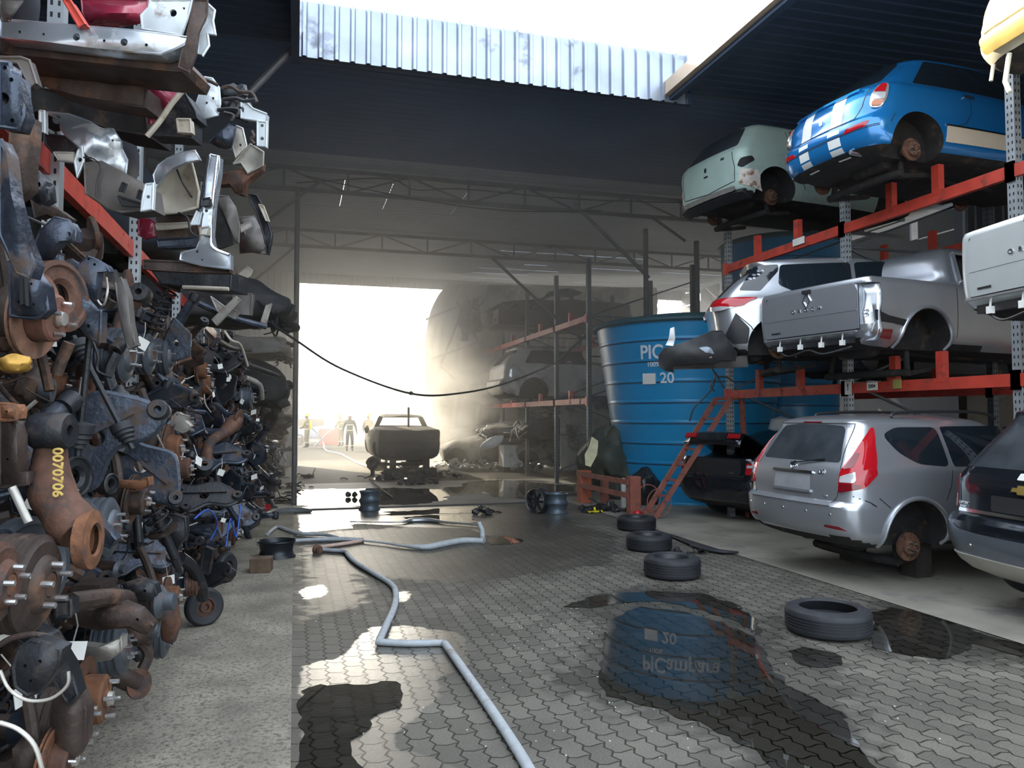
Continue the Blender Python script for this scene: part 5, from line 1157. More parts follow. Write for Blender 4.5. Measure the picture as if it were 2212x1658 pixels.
post(7.95, 16.4, 6.1, .06, 'dark roof post rising behind the big blue tank'); post(9.75, 17.2, 6.1, .07, 'thick dark post below the mint hatchback'); post(0.02, 26.8, 6.4, .09, 'post at the left edge of the bright opening')
def cable(pts, r, label, m=M_BLACKP, name='cable', group=None, cat='cable'):
    bm = bmesh.new(); bm_tube(bm, smooth_path(pts, 8), r, 7); o = mesh_obj(name, bm, m); return tag(o, label, cat, group)
cable([at(575, 690, 11.2), at(640, 735, 11.6), at(740, 797, 12.2), at(890, 850, 13), at(1000, 848, 14), at(1100, 825, 15.5), at(1205, 783, 18.2)], .018, 'thick black cable sagging across the alley in front of the opening')
bm = bmesh.new(); lump(bm, at(888, 849, 12.98), .035, 3, 2, .2); o = mesh_obj('cable_joint', bm, M_BLACKP); tag(o, 'dark joint clamp on the sagging cable', 'clamp')
cable([at(640, 395, 15.2), at(830, 385, 15.2), at(900, 410, 15.3), at(1000, 408, 15.4), at(1250, 430, 15.6), at(1560, 440, 15.8)], .012, 'thin wire looping along the nearer truss')
cable([at(660, 380, 14), at(900, 430, 14.4), at(1100, 455, 14.8), at(1300, 455, 15)], .01, 'long slack wire below the nearer truss')
def brace(a, b, label, r=.03):
    bm = bmesh.new(); bm_tube(bm, [a, b], r, 8); o = mesh_obj('roof_brace', bm, M_STEEL); tag(o, label, 'brace', 'diagonal braces')
brace(at(540, 200, 9.6), at(632, 104, 9.75), 'brace under the left end of the fascia', .045); brace(at(560, 490, 14.5), at(690, 392, 14.8), 'brace left of the alley at the nearer truss'); brace(at(545, 610, 19.2), at(640, 530, 19.6), 'brace left of the alley at the farther truss')
brace(at(1240, 440, 15.6), at(1402, 600, 15.9), 'long brace running down to the post behind the tank', .04); brace(at(1062, 556, 19.6), at(1205, 690, 19), 'long brace above the burnt cars', .04); brace(at(1410, 470, 15.8), at(1480, 520, 16), 'short brace right of the post behind the tank'); brace(at(1270, 720, 18.5), at(1205, 780, 18.6), 'cross brace between the sooty rack posts')
# ------------------------------------------------------------------ buckled wall sheets right of the opening
M_SHEETW = mat('heat_buckled_sheet', (.56, .52, .44), .55, .3, var=.2, scale=1.5, blotch=(.15, .13, .11), bl_amt=.4, bl_scale=.9)
def buckled(label, edge, right_px, d, m, rib=.2, amp=.05, parent=None):
    """edge: list of (px, py) down the torn left side; sheet runs right to right_px at depth d"""
    bm = bmesh.new(); rows = []; n = 70
    for (px, py) in edge:
        a, b = at(px, py, d), at(right_px, py + (right_px - px) * .02, d + .6); row = []
        for k in range(n + 1):
            t = k / n; p = a.lerp(b, t); w_ = .04 * math.sin(2 * math.pi * (p - a).length / rib); w_ += amp * mnoise.noise(Vector((p.x * .9, p.z * .9, 2))) * 4
            row.append(bm.verts.new(p + Vector((0, -1, 0)) * w_))
        rows.append(row)
    for a, b in zip(rows, rows[1:]):
        for k in range(n): bm.faces.new((a[k], a[k + 1], b[k + 1], b[k]))
    o = mesh_obj('buckled_sheet', bm, m); solid(o, .01); return tag(o, label, 'metal sheet', 'buckled metal sheets')
E1 = smooth_path([(968, 612, 0), (945, 640, 0), (928, 680, 0), (920, 730, 0), (917, 800, 0), (922, 860, 0), (915, 930, 0), (912, 975, 0)], 4)
buckled('heat-buckled wall sheet forming the curved right edge of the bright opening', [(p.x, p.y) for p in E1], 1420, 26.2, M_SHEETW)
E2 = [(836, 738), (838, 770), (842, 800), (850, 830), (858, 862), (868, 900)]
buckled('loose ribbed sheet leaning outside the opening', E2, 925, 29.5, M_SHEETW, .35, .08)
for k, (a, b) in enumerate((((935, 830), (1010, 640)), ((920, 690), (1040, 640)), ((930, 775), (1045, 735)), ((950, 790), (1040, 870)))):
    bm = bmesh.new(); bm_bar(bm, at(*a, 25.6), at(*b, 25.4), .06, .06); o = mesh_obj('steel_strut', bm, M_STEEL, smooth=False); tag(o, ['steel strut slanting up across the buckled sheet', 'upper level strut on the buckled sheet', 'middle strut on the buckled sheet', 'strut slanting down towards the far wrecks'][k], 'strut', 'struts on the buckled wall')
# ------------------------------------------------------------------ burnt and stacked cars deep in the shed
M_BURNT = mat('burnt_steel', (.03, .031, .034), .75, .25, var=.5, scale=3, blotch=(.075, .066, .06), bl_amt=.4, bl_scale=2.5, bump=.5, bscale=10)
M_ASH = mat('ash_grey_steel', (.30, .29, .28), .75, .15, var=.4, scale=2.2, blotch=(.08, .075, .075), bl_amt=.5, bl_scale=2.2, bump=.3, bscale=10)
M_SOOTW = mat('sooty_white_paint', (.50, .49, .46), .5, .1, var=.25, scale=1.5, blotch=(.16, .15, .14), bl_amt=.4, bl_scale=1.2, coat=.2)
def dent(o, amp, fr, seed=0):
    for v in o.data.vertices:
        n = Vector((mnoise.noise(v.co * fr + Vector((seed, 0, 0))), mnoise.noise(v.co * fr + Vector((0, seed, 9))), mnoise.noise(v.co * fr + Vector((4, 2, seed))))); v.co += n * amp
def shell(B, label, pose, m, name='burnt_car', windows=True, arches=((.95, .3, .36), (3.55, .3, .36)), amp=.05, seed=1, zw=(1.04, 1.36), xw=((1.15, 1.45), (3.0, 2.3)), xm=2.05, hwb=.62, cat='burnt car', lights=None):
    def xc():
        if not windows: return []
        (x0b, x0t), (x1b, x1t) = xw; z0, z1 = zw
        return [cut_prism([(x0b, z0), (xm - .05, z0), (xm - .05, z1), (x0t, z1)], -1.2, 1.2, m), cut_prism([(xm + .05, z0), (x1b, z0), (x1t, z1), (xm + .05, z1)], -1.2, 1.2, m),
                cut_prism_x([(-hwb, z0 + .02), (hwb, z0 + .02), (hwb - .12, z1 - .02), (-hwb + .12, z1 - .02)], -.2, 5, m)]
    root, body = new_car(B, label, pose, m, list(arches), cat, name, dz=.05, extra_cut=xc)
    dent(body, amp, 1.7, seed)
    return root, body
p = at(888, 900, 20.6)
root, body = shell(SEDAN, 'burnt-out saloon raised on blocks in the middle of the alley', (p.x, p.y, .30, 90), M_BURNT, amp=.035, zw=(1.06, 1.36), xw=((1.0, 1.5), (3.1, 2.45)))
for (x, y) in ((.5, -.5), (.5, .42), (3.6, -.5), (3.6, .5)):
    bm = bmesh.new(); bm_box(bm, (x - .09, y - .08, -.06), (x + .09, y + .08, .2)); bm_box(bm, (x - .2, y - .26, -.29), (x + .2, y + .26, -.06)); s_ = mesh_obj('support_block', bm, M_CHAR, root, smooth=False)
bm = bmesh.new(); bm_tube(bm, [(.9, -.06, 1.05), (.9, -.06, 1.5), (.9, -.06, 1.62)], .03, 8); mesh_obj('bent_rod', bm, M_CHAR, root)
bm = bmesh.new(); lump(bm, (.4, .98, .1), .17, 4, 3, .4); bm_tube(bm, [(.4, .98, 0), (.42, .97, -.25)], .06, 8); mesh_obj('hanging_hub', bm, M_BURNT, root)
bm = bmesh.new(); lump(bm, (2.6, .95, .98), .12, 6, 2, .3, (1, .6, 1)); mesh_obj('mirror', bm, M_CHAR, root)
bm = bmesh.new(); SEDAN.patch(bm, rearpoly([(-.2, .62), (-.2, .70)]), 'arc', 1, off=.03, skirt=.03); mesh_obj('plate_mount', bm, M_CHAR, root)
scrap_heap('ash_pile', 'black ash and melted scraps under the burnt saloon', (p.x + .1, p.y + .2, 0), 120, 1.3, .9, .22, [M_CHAR, M_BURNT], 8)
# second-floor and upper wrecks behind the tank
q = at(1352, 700, 24.2); shell(SEDAN, 'burnt car shell with empty windows on the highest rack level', (q.x, q.y, 4.12, 178), M_BURNT, seed=4, amp=.05)
q = at(1062, 800, 21.8); r_, b_ = shell(SUVB, 'sooty white sport utility body on the middle level of the far rack', (q.x, q.y, 1.95, 2), M_SOOTW, 'car', False, amp=.02, cat='car', arches=((.98, .38, .42), (3.65, .38, .42)))
P(SUVB, r_, 'side_window', M_GAP, [(.72, 1.2), (2.6, 1.17), (2.45, 1.56), (.95, 1.56)], 'side', rd=.06, off=.006); P(SUVB, r_, 'tail_light', M_LAMPW, [(.90, .80), (1.12, .82), (1.08, 1.0), (.92, 1.02)], rd=.03, off=.01); P(SUVB, r_, 'rear_window', M_GAP, rearpoly([(-.78, 1.18), (-.58, 1.58)]), both=False, sg=1, rd=.05, off=.006)
q = at(1040, 810, 24.4); r_, b_ = shell(WAGON, 'pale hatchback rear just left of the sooty white one on the middle rack', (q.x, q.y, 2.05, 3), M_ASH, 'car', False, amp=.03, cat='car'); P(WAGON, r_, 'rear_window', M_GAP, rearpoly([(-.58, 1.03), (-.45, 1.39)]), both=False, sg=1, rd=.05, off=.006)
q = at(985, 820, 26.0); r_, b_ = shell(HATCH, 'sunlit wreck at the far end of the middle rack by the opening', (q.x + 4.1, q.y - .9, 1.9, 176), M_ASH, 'wrecked_car', True, amp=.12, seed=9, cat='car', zw=(1.0, 1.36), xw=((.7, .8), (2.7, 2.2)), xm=1.6, arches=((.8, .3, .35),))
q = at(1018, 690, 24.6); bm = bmesh.new()
for k in range(9): rr = random.Random(40 + k); bm_tube(bm, smooth_path([Vector((rr.uniform(-.5, .5), rr.uniform(-.4, .4), .6)), Vector((rr.uniform(-.3, .3), 0, .1)), Vector((rr.uniform(-.5, .3), 0, -.7))], 4), rr.uniform(.02, .05), 6)
lump(bm, (0, 0, 0), .45, 8, 3, .6, (.8, .6, 1)); o = mesh_obj('hanging_wreckage', bm, M_ASH); o.location = q; tag(o, 'twisted front wreckage hanging high beside the opening', 'wreckage')
q = at(1110, 690, 22.5); bm = bmesh.new(); bm_box(bm, (-.6, -.5, -.2), (.6, .5, .25))
for k in range(14): rr = random.Random(60 + k); bm_bar(bm, (rr.uniform(-.7, .5), rr.uniform(-.6, .4), rr.uniform(-.2, .3)), (rr.uniform(-.7, .7), rr.uniform(-.6, .5), rr.uniform(-.1, .55)), rr.uniform(.05, .2), .06)
o = mesh_obj('engine_block', bm, M_BURNT, smooth=False); o.location = q; tag(o, 'exposed burnt engine at the front of the highest shell', 'engine')
# bottom row
r_, b_ = shell(HATCH, 'burnt grey hatchback nose with a white headlight on the ground behind the white crate', (10.3, 22.3, .05, 176), M_ASH, windows=True, amp=.13, seed=3, zw=(1.0, 1.36), xw=((.7, .8), (2.7, 2.2)), xm=1.6); P(HATCH, r_, 'windscreen_gap', M_GAP, [(2.95, .98), (2.6, 1.2)] [:0] or [(.9, .98), (2.6, .98), (2.2, 1.36), (.9, 1.36)], 'side', rd=.05, off=.006)
for (px, py, d, lab, sd) in ((1150, 985, 20.6, 'soot-black front wing with open wheel arch beside the white crate', 5), (1010, 970, 23.5, 'crushed ash-grey wreck right of the burnt saloon', 7)):
    q = onZ(px, 1012); r_, b_ = shell(HATCH, lab, (9.5 if sd == 5 else 8.4, q.y if sd == 5 else 23.9, .02, 178), M_BURNT if sd == 5 else M_ASH, windows=sd == 7, amp=.13, seed=sd, zw=(1.0, 1.36), xw=((.7, .8), (2.7, 2.2)), xm=1.6)
M_HL = mat('white_headlamp', (.75, .75, .72), .2, var=.1); q = at(1064, 955, 20.9); bm = bmesh.new(); lump(bm, (0, 0, 0), .2, 2, 3, .15, (1.7, .6, .75)); o = mesh_obj('headlamp', bm, M_HL); o.location = q; o.rotation_euler = (0, R(-22), 0); tag(o, 'pale melted headlamp unit on the burnt grey nose', 'headlamp')
rr = random.Random(21)
for k in range(22):
    q = onZ(rr.uniform(965, 1190), rr.uniform(1006, 1022)); q.z = rr.uniform(.08, .34); bm = bmesh.new(); t = k % 4
    if t == 0: bm_plate(bm, [Vector((rr.uniform(-.25, .25), rr.uniform(-.05, .05), rr.uniform(-.2, .2))) for _ in range(5)], Vector((.2, -1, .2)), .03); nm, cat = 'panel_scrap', 'car panel'
    elif t == 1: bm_tube(bm, smooth_path([(rr.uniform(-.3, 0), 0, rr.uniform(-.3, .3)), (0, -.1, 0), (rr.uniform(0, .3), 0, rr.uniform(-.3, .3))], 4), .035, 7); nm, cat = 'bent_pipe', 'pipe'
    elif t == 2: lump(bm, (0, 0, 0), rr.uniform(.1, .2), k, 2, .6); nm, cat = 'burnt_engine', 'engine part'
    else: bm_bar(bm, (-.3, 0, rr.uniform(-.2, .2)), (.3, .1, rr.uniform(-.2, .2)), .12, .05); nm, cat = 'bumper_scrap', 'bumper'
    o = mesh_obj(nm, bm, rr.choice((M_ASH, M_BURNT, M_SOOTW, M_BARE))); o.location = q; tag(o, {'panel_scrap': 'burnt panel scrap in the heap between burnt saloon and white crate', 'bent_pipe': 'bent pipe in the heap between burnt saloon and white crate', 'burnt_engine': 'burnt lump of engine between burnt saloon and white crate', 'bumper_scrap': 'bumper beam in the heap between burnt saloon and white crate'}[nm], cat, nm.replace('_', ' ') + ' scraps by the white crate')
scrap_heap('scrap_pile', 'ashy scrap strewn on the ground right of the burnt saloon', onZ(1030, 1012) + Vector((0, .4, 0)), 220, 1.7, .8, .5, [M_ASH, M_BURNT, M_CHAR, M_BARE], 14)
for k, (px, d, z, lab, mm) in enumerate(((1050, 23.0, .9, 'ashen car nose stacked above the ground row, left of the far rack', M_ASH), (975, 25.4, .75, 'ashen crushed car stacked beside the opening', M_ASH), (1120, 21.2, .95, 'blackened car nose stacked above the burnt grey hatchback', M_BURNT))):
    q = at(px, 940, d); r_, b_ = shell(HATCH, lab, (q.x + 3.9, q.y, z, 177), mm, 'wrecked_car', True, ((.8, .3, .35), (3.1, .3, .36)), .15, 50 + k, cat='wrecked car', zw=(1.0, 1.36), xw=((.7, .8), (2.7, 2.2)), xm=1.6); r_.scale = (1, 1, .62)
    bm = bmesh.new(); rr = random.Random(90 + k)
    for j in range(14): a = Vector((rr.uniform(3.5, 4.0), rr.uniform(-.7, .7), rr.uniform(.2, .8))); bm_tube(bm, smooth_path([a, a + Vector((rr.uniform(0, .15), rr.uniform(-.25, .25), rr.uniform(-.2, .2))), a + Vector((rr.uniform(-.1, .25), rr.uniform(-.35, .35), rr.uniform(-.4, .2)))], 3), rr.uniform(.012, .04), 6)
    mesh_obj('melted_parts', bm, M_BARE if k == 0 else M_ASH, r_)
# white crate, soot board
q = onZ(1103, 1018); cr = empty('crate', q, 'white plastic crate on stub legs in front of the far wrecks', 'crate'); M_WPL = mat('white_plastic', (.66, .68, .66), .5, var=.1, blotch=(.3, .3, .28), bl_amt=.2, bl_scale=4)
bm = bmesh.new(); bm_box(bm, (-.30, -.3, .14), (.30, .3, .80)); bmesh.ops.bevel(bm, geom=bm.edges[:], offset=.03, segments=2, affect='EDGES'); mesh_obj('box', bm, M_WPL, cr)
for x in (-.2, .22):
    bm = bmesh.new(); bm_box(bm, (x - .1, -.28, 0), (x + .1, .28, .15)); mesh_obj('leg', bm, M_CHAR, cr, smooth=False)
bm = bmesh.new()
for x in (-.1, .1): bm_box(bm, (x - .008, -.315, .2), (x + .008, -.30, .76))
bm_box(bm, (-.27, -.315, .44), (.27, -.30, .46)); mesh_obj('rib', bm, M_WPL, cr, smooth=False)
bm = bmesh.new(); a, b = at(1212, 1000, 19.4), at(1296, 858, 19.4); bm_box(bm, (a.x, a.y, .25), (b.x + .4, a.y + .06, b.z)); o = mesh_obj('soot_board', bm, mat('soot_stained_board', (.30, .28, .24), .85, var=.3, scale=1.2, blotch=(.06, .055, .05), bl_amt=.5, bl_scale=1.3), smooth=False); tag(o, 'soot-stained pale board between far rack and blue tank', 'board')
for px in (1170, 1232): q = onZ(px, 1010); bm = bmesh.new(); bm_box(bm, (-.05, -.05, 0), (.05, .05, 1.0)); o = mesh_obj('red_post', bm, M_REDO, smooth=False); o.location = q; tag(o, ['short red post beside the white crate', 'short red post below the soot-stained board'][px > 1200], 'post', 'short red posts')
# ------------------------------------------------------------------ yard outside the opening
M_TREE = mat('hazy_foliage', (.07, .10, .045), .8, var=.4, scale=3)
rr = random.Random(9)
for k, (px, py, d, s) in enumerate(((650, 880, 54, 1.4), (690, 868, 57, 1.9), (735, 872, 55, 1.6), (790, 882, 58, 1.5))):
    q = at(px, 900, d); root = empty('tree', (q.x, q.y, 0), ['hazy tree at the left edge of the yard', 'tallest hazy tree in the yard', 'hazy round tree beside the tallest one', 'low hazy tree behind the firefighters'][k], 'tree', 'hazy trees in the yard')
    bm = bmesh.new(); bm_tube(bm, [(0, 0, 0), (0, 0, 1.6)], .15, 8); mesh_obj('trunk', bm, M_CHAR, root); bm = bmesh.new()
    for j in range(7): lump(bm, (rr.uniform(-1, 1) * s * .6, rr.uniform(-1, 1), 1.6 + rr.uniform(0, 1) * s * .5), s * .42, j + k, 3, .5)
    mesh_obj('crown', bm, M_TREE, root)
q = at(720, 900, 50); bm = bmesh.new(); bm_box(bm, (q.x - 8, q.y + 1, 0), (q.x + 9, q.y + 1.2, 1.9)); struct('wall_yard', bm, mat('pale_yard_wall', (.55, .54, .5), .8))
q = at(676, 900, 46); van = empty('van', (q.x, q.y, 0), 'pale blue van parked in the haze behind the first firefighter', 'van'); bm = bmesh.new(); bm_box(bm, (-1.3, -.9, .35), (1.3, .9, 1.1)); bm_box(bm, (-1.3, -.85, 1.1), (.8, .85, 1.75)); bmesh.ops.bevel(bm, geom=bm.edges[:], offset=.1, segments=2, affect='EDGES'); mesh_obj('body', bm, mat('pale_blue_van', (.35, .45, .55), .4), van)
for x in (-.8, .8): wheel(van, x, -.92, .32, -1, .32, .2)
bm = bmesh.new(); bm_box(bm, (-1.1, -.91, 1.15), (.6, -.88, 1.55)); mesh_obj('window', bm, M_GLASS, van, smooth=False)
q = at(712, 900, 45); bm = bmesh.new(); bm_box(bm, (-.6, -.4, 0), (.6, .4, .95)); bmesh.ops.bevel(bm, geom=bm.edges[:], offset=.05, segments=2, affect='EDGES'); o = mesh_obj('red_container', bm, mat('faded_red', (.55, .10, .09), .5)); o.location = (q.x, q.y, 0); tag(o, 'faded red container behind the hose between the firefighters', 'container')
# ------------------------------------------------------------------ firefighters
M_SKIN = mat('skin', (.30, .17, .11), .55, var=.08); M_TAN = mat('tan_turnout_coat', (.24, .20, .10), .8, var=.25, scale=14); M_TANL = mat('tan_trousers', (.22, .18, .10), .8, var=.2, scale=14)
M_NAVY = mat('navy_trousers', (.02, .025, .04), .75, var=.2); M_OLIV = mat('olive_coat', (.10, .115, .10), .8, var=.2, scale=14); M_BAND = mat('reflective_band', (.70, .70, .55), .35, var=.05); M_BOOT = mat('rubber_boot', (.015, .015, .015), .5)
M_YH = mat('yellow_helmet', (.75, .62, .02), .3, coat=.4); M_WH = mat('pale_blue_helmet', (.50, .58, .78), .3, coat=.4); M_ORV = mat('orange_vest', (.45, .20, .07), .8, var=.2)
def human(label, loc, yaw, joints, coat, trousers, helmet, tank=False, vest=None):
    """joints: dict of points (x right, y forward, z up) for one standing figure"""
    root = empty('person', loc, label, 'person', 'firefighters in the yard', (0, 0, R(yaw)))
    J = dict(pel=(0, 0, .95), spi=(0, .01, 1.15), che=(0, .0, 1.36), nec=(0, .02, 1.50), hd0=(0, .035, 1.58), hd1=(0, .03, 1.68), hd2=(0, .02, 1.75), lsh=(-.19, 0, 1.42), rsh=(.19, 0, 1.42), lel=(-.28, -.02, 1.15), rel=(.28, -.02, 1.15), lwr=(-.28, .12, .93), rwr=(.28, .12, .93),
             lhi=(-.09, 0, .90), rhi=(.09, 0, .90), lkn=(-.11, .03, .50), rkn=(.11, .03, .50), lan=(-.11, -.02, .09), ran=(.11, -.02, .09), lto=(-.12, .16, .035), rto=(.12, .16, .035)); J.update(joints)
    rad = dict(pel=.155, spi=.15, che=.165, nec=.065, hd0=.075, hd1=.095, hd2=.07, sh=.085, el=.062, wr=.042, hi=.105, kn=.075, an=.06, to=.045)
    me = bpy.data.meshes.new('body'); names = list(J); idx = {n: i for i, n in enumerate(names)}; V = [Vector(J[n]) for n in names]
    E = [('pel', 'spi'), ('spi', 'che'), ('che', 'nec'), ('nec', 'hd0'), ('hd0', 'hd1'), ('hd1', 'hd2'), ('che', 'lsh'), ('lsh', 'lel'), ('lel', 'lwr'), ('che', 'rsh'), ('rsh', 'rel'), ('rel', 'rwr'), ('pel', 'lhi'), ('lhi', 'lkn'), ('lkn', 'lan'), ('lan', 'lto'), ('pel', 'rhi'), ('rhi', 'rkn'), ('rkn', 'ran'), ('ran', 'rto')]
    E = [(idx[a], idx[b]) for a, b in E]; RR = [rad.get(n, rad.get(n[1:], .05)) for n in names]
    for s_ in 'lr':       # palm, four fingers and a thumb on each hand
        w = Vector(J[s_ + 'wr']); d = (w - Vector(J[s_ + 'el'])).normalized(); sx = Vector((-1 if s_ == 'l' else 1, 0, 0)); acr = d.cross(sx).normalized(); b0 = len(V)
        V.append(w + d * .075); RR.append(.036); E.append((idx[s_ + 'wr'], b0))
        for k, ln in enumerate((.068, .078, .072, .056)):
            o_ = acr * (.033 - .022 * k); i0 = len(V); V += [w + d * .105 + o_, w + d * (.105 + ln * .6) + o_ - sx * .012, w + d * (.105 + ln) + o_ - sx * .035]; RR += [.011, .0095, .008]; E += [(b0, i0), (i0, i0 + 1), (i0 + 1, i0 + 2)]
        i0 = len(V); V += [w + d * .045 + acr * .045 - sx * .015, w + d * .085 + acr * .055 - sx * .03]; RR += [.013, .010]; E += [(b0, i0), (i0, i0 + 1)]
    me.from_pydata(V, E, []); o = bpy.data.objects.new('body', me); link(o); md = o.modifiers.new('skin', 'SKIN'); md.use_smooth_shade = True; o.modifiers.new('sub', 'SUBSURF').levels = 1
    for i, sv in enumerate(me.skin_vertices[0].data): sv.radius = (RR[i], RR[i] * (.8 if names[i] in ('pel', 'spi', 'che') else 1) if i < len(names) else RR[i]); sv.use_root = (i == idx['pel'])
    dg = bpy.context.evaluated_depsgraph_get(); m2 = bpy.data.meshes.new_from_object(o.evaluated_get(dg), depsgraph=dg); bpy.data.objects.remove(o); bpy.data.meshes.remove(me)
    for m in (M_SKIN, coat, trousers, M_BOOT): m2.materials.append(m)
    wz = [Vector(J['lwr']), Vector(J['rwr'])]; an = [Vector(J['lan']), Vector(J['ran'])]
    for f in m2.polygons:
        c = Vector(f.center); mi = 1
        if c.z > 1.51 or min((c - x).length for x in wz) < .055 or any((c - x).length < .2 and (c - x).dot(x - Vector(J[s_ + 'el'])) > 0 for x, s_ in zip(wz, 'lr')): mi = 0
        elif min((c - x).length for x in an) < .24 and c.z < .26: mi = 3
        elif c.z < .86 and abs(c.x) < .3 and not any((c - x).length < .12 for x in wz): mi = 2
        f.material_index = mi; f.use_smooth = True
    o = bpy.data.objects.new('body', m2); link(o, root)
    h = Vector(J['hd1'])
    bm = bmesh.new()
    for sx in (-.034, .034): lump(bm, h + Vector((sx, .085, -.0)), .014, 1, 1, 0)
    mesh_obj('eyes', bm, M_GAP, root); bm = bmesh.new(); lump(bm, h + Vector((0, .10, -.035)), .018, 1, 2, .1, (1, 1.2, 1.4)); lump(bm, h + Vector((-.095, 0, -.02)), .025, 2, 1, .1, (.5, 1, 1.3)); lump(bm, h + Vector((.095, 0, -.02)), .025, 2, 1, .1, (.5, 1, 1.3)); lump(bm, h + Vector((0, .09, -.075)), .02, 3, 1, .1, (1.4, .5, .4)); mesh_obj('face_features', bm, M_SKIN, root)
    bm = bmesh.new(); bm_lathe(bm, [(.155, .0), (.16, .008), (.135, .02), (.13, .06), (.11, .11), (.07, .145), (0, .16)], Matrix.Translation(h + Vector((0, -.01, .0))) @ Matrix.Diagonal((.9, 1.05, 1, 1)), 24); bm_bar(bm, h + Vector((0, -.13, .08)), h + Vector((0, .11, .135)), .025, .04); mesh_obj('helmet', bm, helmet, root)
    bm = bmesh.new()
    for z, r in ((1.0, .175), (1.27, .18)): bm_lathe(bm, [(r, z - .02), (r + .012, z - .018), (r + .012, z + .018), (r, z + .02)], Matrix.Diagonal((1.0, .82, 1, 1)), 24)
    for s_ in 'lr': a, b = Vector(J[s_ + 'kn']), Vector(J[s_ + 'an']); c = a.lerp(b, .55); bm_lathe(bm, [(.07, -.02), (.076, -.015), (.076, .015), (.07, .02)], axis_M(c, (b - a)), 16)
    mesh_obj('reflective_band', bm, M_BAND, root)
    if vest: bm = bmesh.new(); bm_lathe(bm, [(.178, 1.0), (.182, 1.1), (.19, 1.3), (.185, 1.4), (.09, 1.46)], Matrix.Diagonal((1.02, .86, 1, 1)), 24); v_ = mesh_obj('vest', bm, vest, root); solid(v_, .012)
    if tank: bm = bmesh.new(); bm_lathe(bm, [(0, .0), (.06, .01), (.07, .05), (.07, .42), (.03, .5), (0, .5)], Matrix.Translation((0, -.2, .98)), 14); mesh_obj('air_cylinder', bm, M_YEL, root)
    return root
def gp(px, py): return onZ(px, py)
H1, H2, H3, H4 = gp(663, 967), gp(737, 964), gp(755, 974), gp(796, 975)
human('firefighter with yellow helmet in tan gear holding a hose, leftmost figure', H1, 60, dict(lel=(-.30, .05, 1.16), lwr=(-.15, .28, 1.10), rel=(.30, .08, 1.15), rwr=(.10, .32, 1.08), lto=(-.14, .17, .035)), M_TAN, M_TANL, M_YH, True)
human('firefighter in tan gear bending behind the walking one', H2, 40, dict(lel=(-.30, .10, 1.16), lwr=(-.15, .30, 1.08), rel=(.28, .10, 1.14), rwr=(.08, .32, 1.04), nec=(0, .08, 1.48), hd0=(0, .11, 1.56), hd1=(0, .13, 1.65), hd2=(0, .13, 1.72)), M_TAN, M_TANL, M_TAN)
human('firefighter with pale blue helmet and dark trousers walking towards the camera', H3, 184, dict(lkn=(-.11, .12, .50), lan=(-.11, .10, .10), lto=(-.11, .28, .05), rkn=(.11, -.02, .49), ran=(.11, -.2, .12), rto=(.11, -.06, .03), lel=(-.30, -.06, 1.15), lwr=(-.33, .05, .92), rel=(.30, .0, 1.14), rwr=(.34, .10, .92)), M_OLIV, M_NAVY, M_WH)
human('person with yellow helmet and orange vest walking beside the burnt saloon', H4, 150, dict(lkn=(-.10, .10, .50), lan=(-.10, .02, .09), lto=(-.10, .2, .035), rkn=(.10, .02, .50), ran=(.10, -.16, .12), rto=(.10, -.02, .03), rel=(.27, .04, 1.15), rwr=(.16, .26, 1.0)), M_OLIV, M_NAVY, M_YH, False, M_ORV)
# ------------------------------------------------------------------ fire hoses and litter on the paving
M_HOSE = mat('pale_canvas_hose', (.36, .39, .41), .6, var=.12, scale=20, bump=.2, bscale=200, blotch=(.26, .23, .20), bl_amt=.2, bl_scale=6)
M_HOSER = mat('pink_stained_hose', (.50, .36, .30), .6, var=.15, scale=15)
def hose(name, label, px, r, flat=.8, kinks=(), m=M_HOSE, per=8, group='fire hoses', cat='hose'):
    segs = []; cur = []
    for k, p in enumerate(px):
        cur.append(onZ(p[0], p[1], r * flat)); 
        if k in kinks: segs.append(cur); cur = [cur[-1]]
    segs.append(cur); path = []
    for s_ in segs: q = smooth_path(s_, per) if len(s_) > 2 else [s_[0].lerp(s_[1], t / 4) for t in range(5)]; path += q if not path else q[1:]
    bm = bmesh.new(); bm_tube(bm, path, r, 12, flat=flat); o = mesh_obj(name, bm, m); return tag(o, label, cat, group)
def hose_r(name, label, px, radii, flat, m=M_HOSE, group='fire hoses', cat='hose', lift=.0):
    P_ = [onZ(p[0], p[1], .03 + lift) for p in px]; path = smooth_path(P_, 6); rr = []
    for k in range(len(path)): t = k / (len(path) - 1) * (len(radii) - 1); i = min(int(t), len(radii) - 2); rr.append(radii[i] + (radii[i + 1] - radii[i]) * (t - i))
    bm = bmesh.new(); bm_tube(bm, path, rr, 12, flat=flat); o = mesh_obj(name, bm, m); return tag(o, label, cat, group)
main = [(1175, 1720), (1125, 1630), (1060, 1530), (1000, 1444), (960, 1388), (940, 1388), (880, 1389), (818, 1386), (836, 1346), (851, 1312), (855, 1284), (846, 1262), (806, 1237), (768, 1214), (753, 1200), (745, 1191), (716, 1188), (692, 1186)]
hose('fire_hose', 'long pale fire hose kinking across the pavers towards the camera', main, .029, .85, kinks=(4, 7))
bm = bmesh.new(); a, b = onZ(692, 1187, .035), onZ(680, 1186, .035); M = axis_M(a, b - a); bm_lathe(bm, [(0, 0), (.045, 0), (.055, .02), (.045, .035), (.06, .05), (.06, .075), (.04, .09), (0, .09)], M, 16); o = mesh_obj('hose_coupling', bm, M_DISC); tag(o, 'rusty coupling on the end of the long pale hose', 'coupling')
hose('fire_hose', 'pink stained hose stub running from the coupling to the flat hose', [(690, 1181), (720, 1177), (755, 1172), (784, 1167)], .03, .8, m=M_HOSER)
hose_r('fire_hose', 'flattened hose lying across the alley from the parts wall', [(556, 1173), (600, 1170), (660, 1166), (720, 1164), (784, 1166)], [.035, .035, .038, .05, .04], .7)
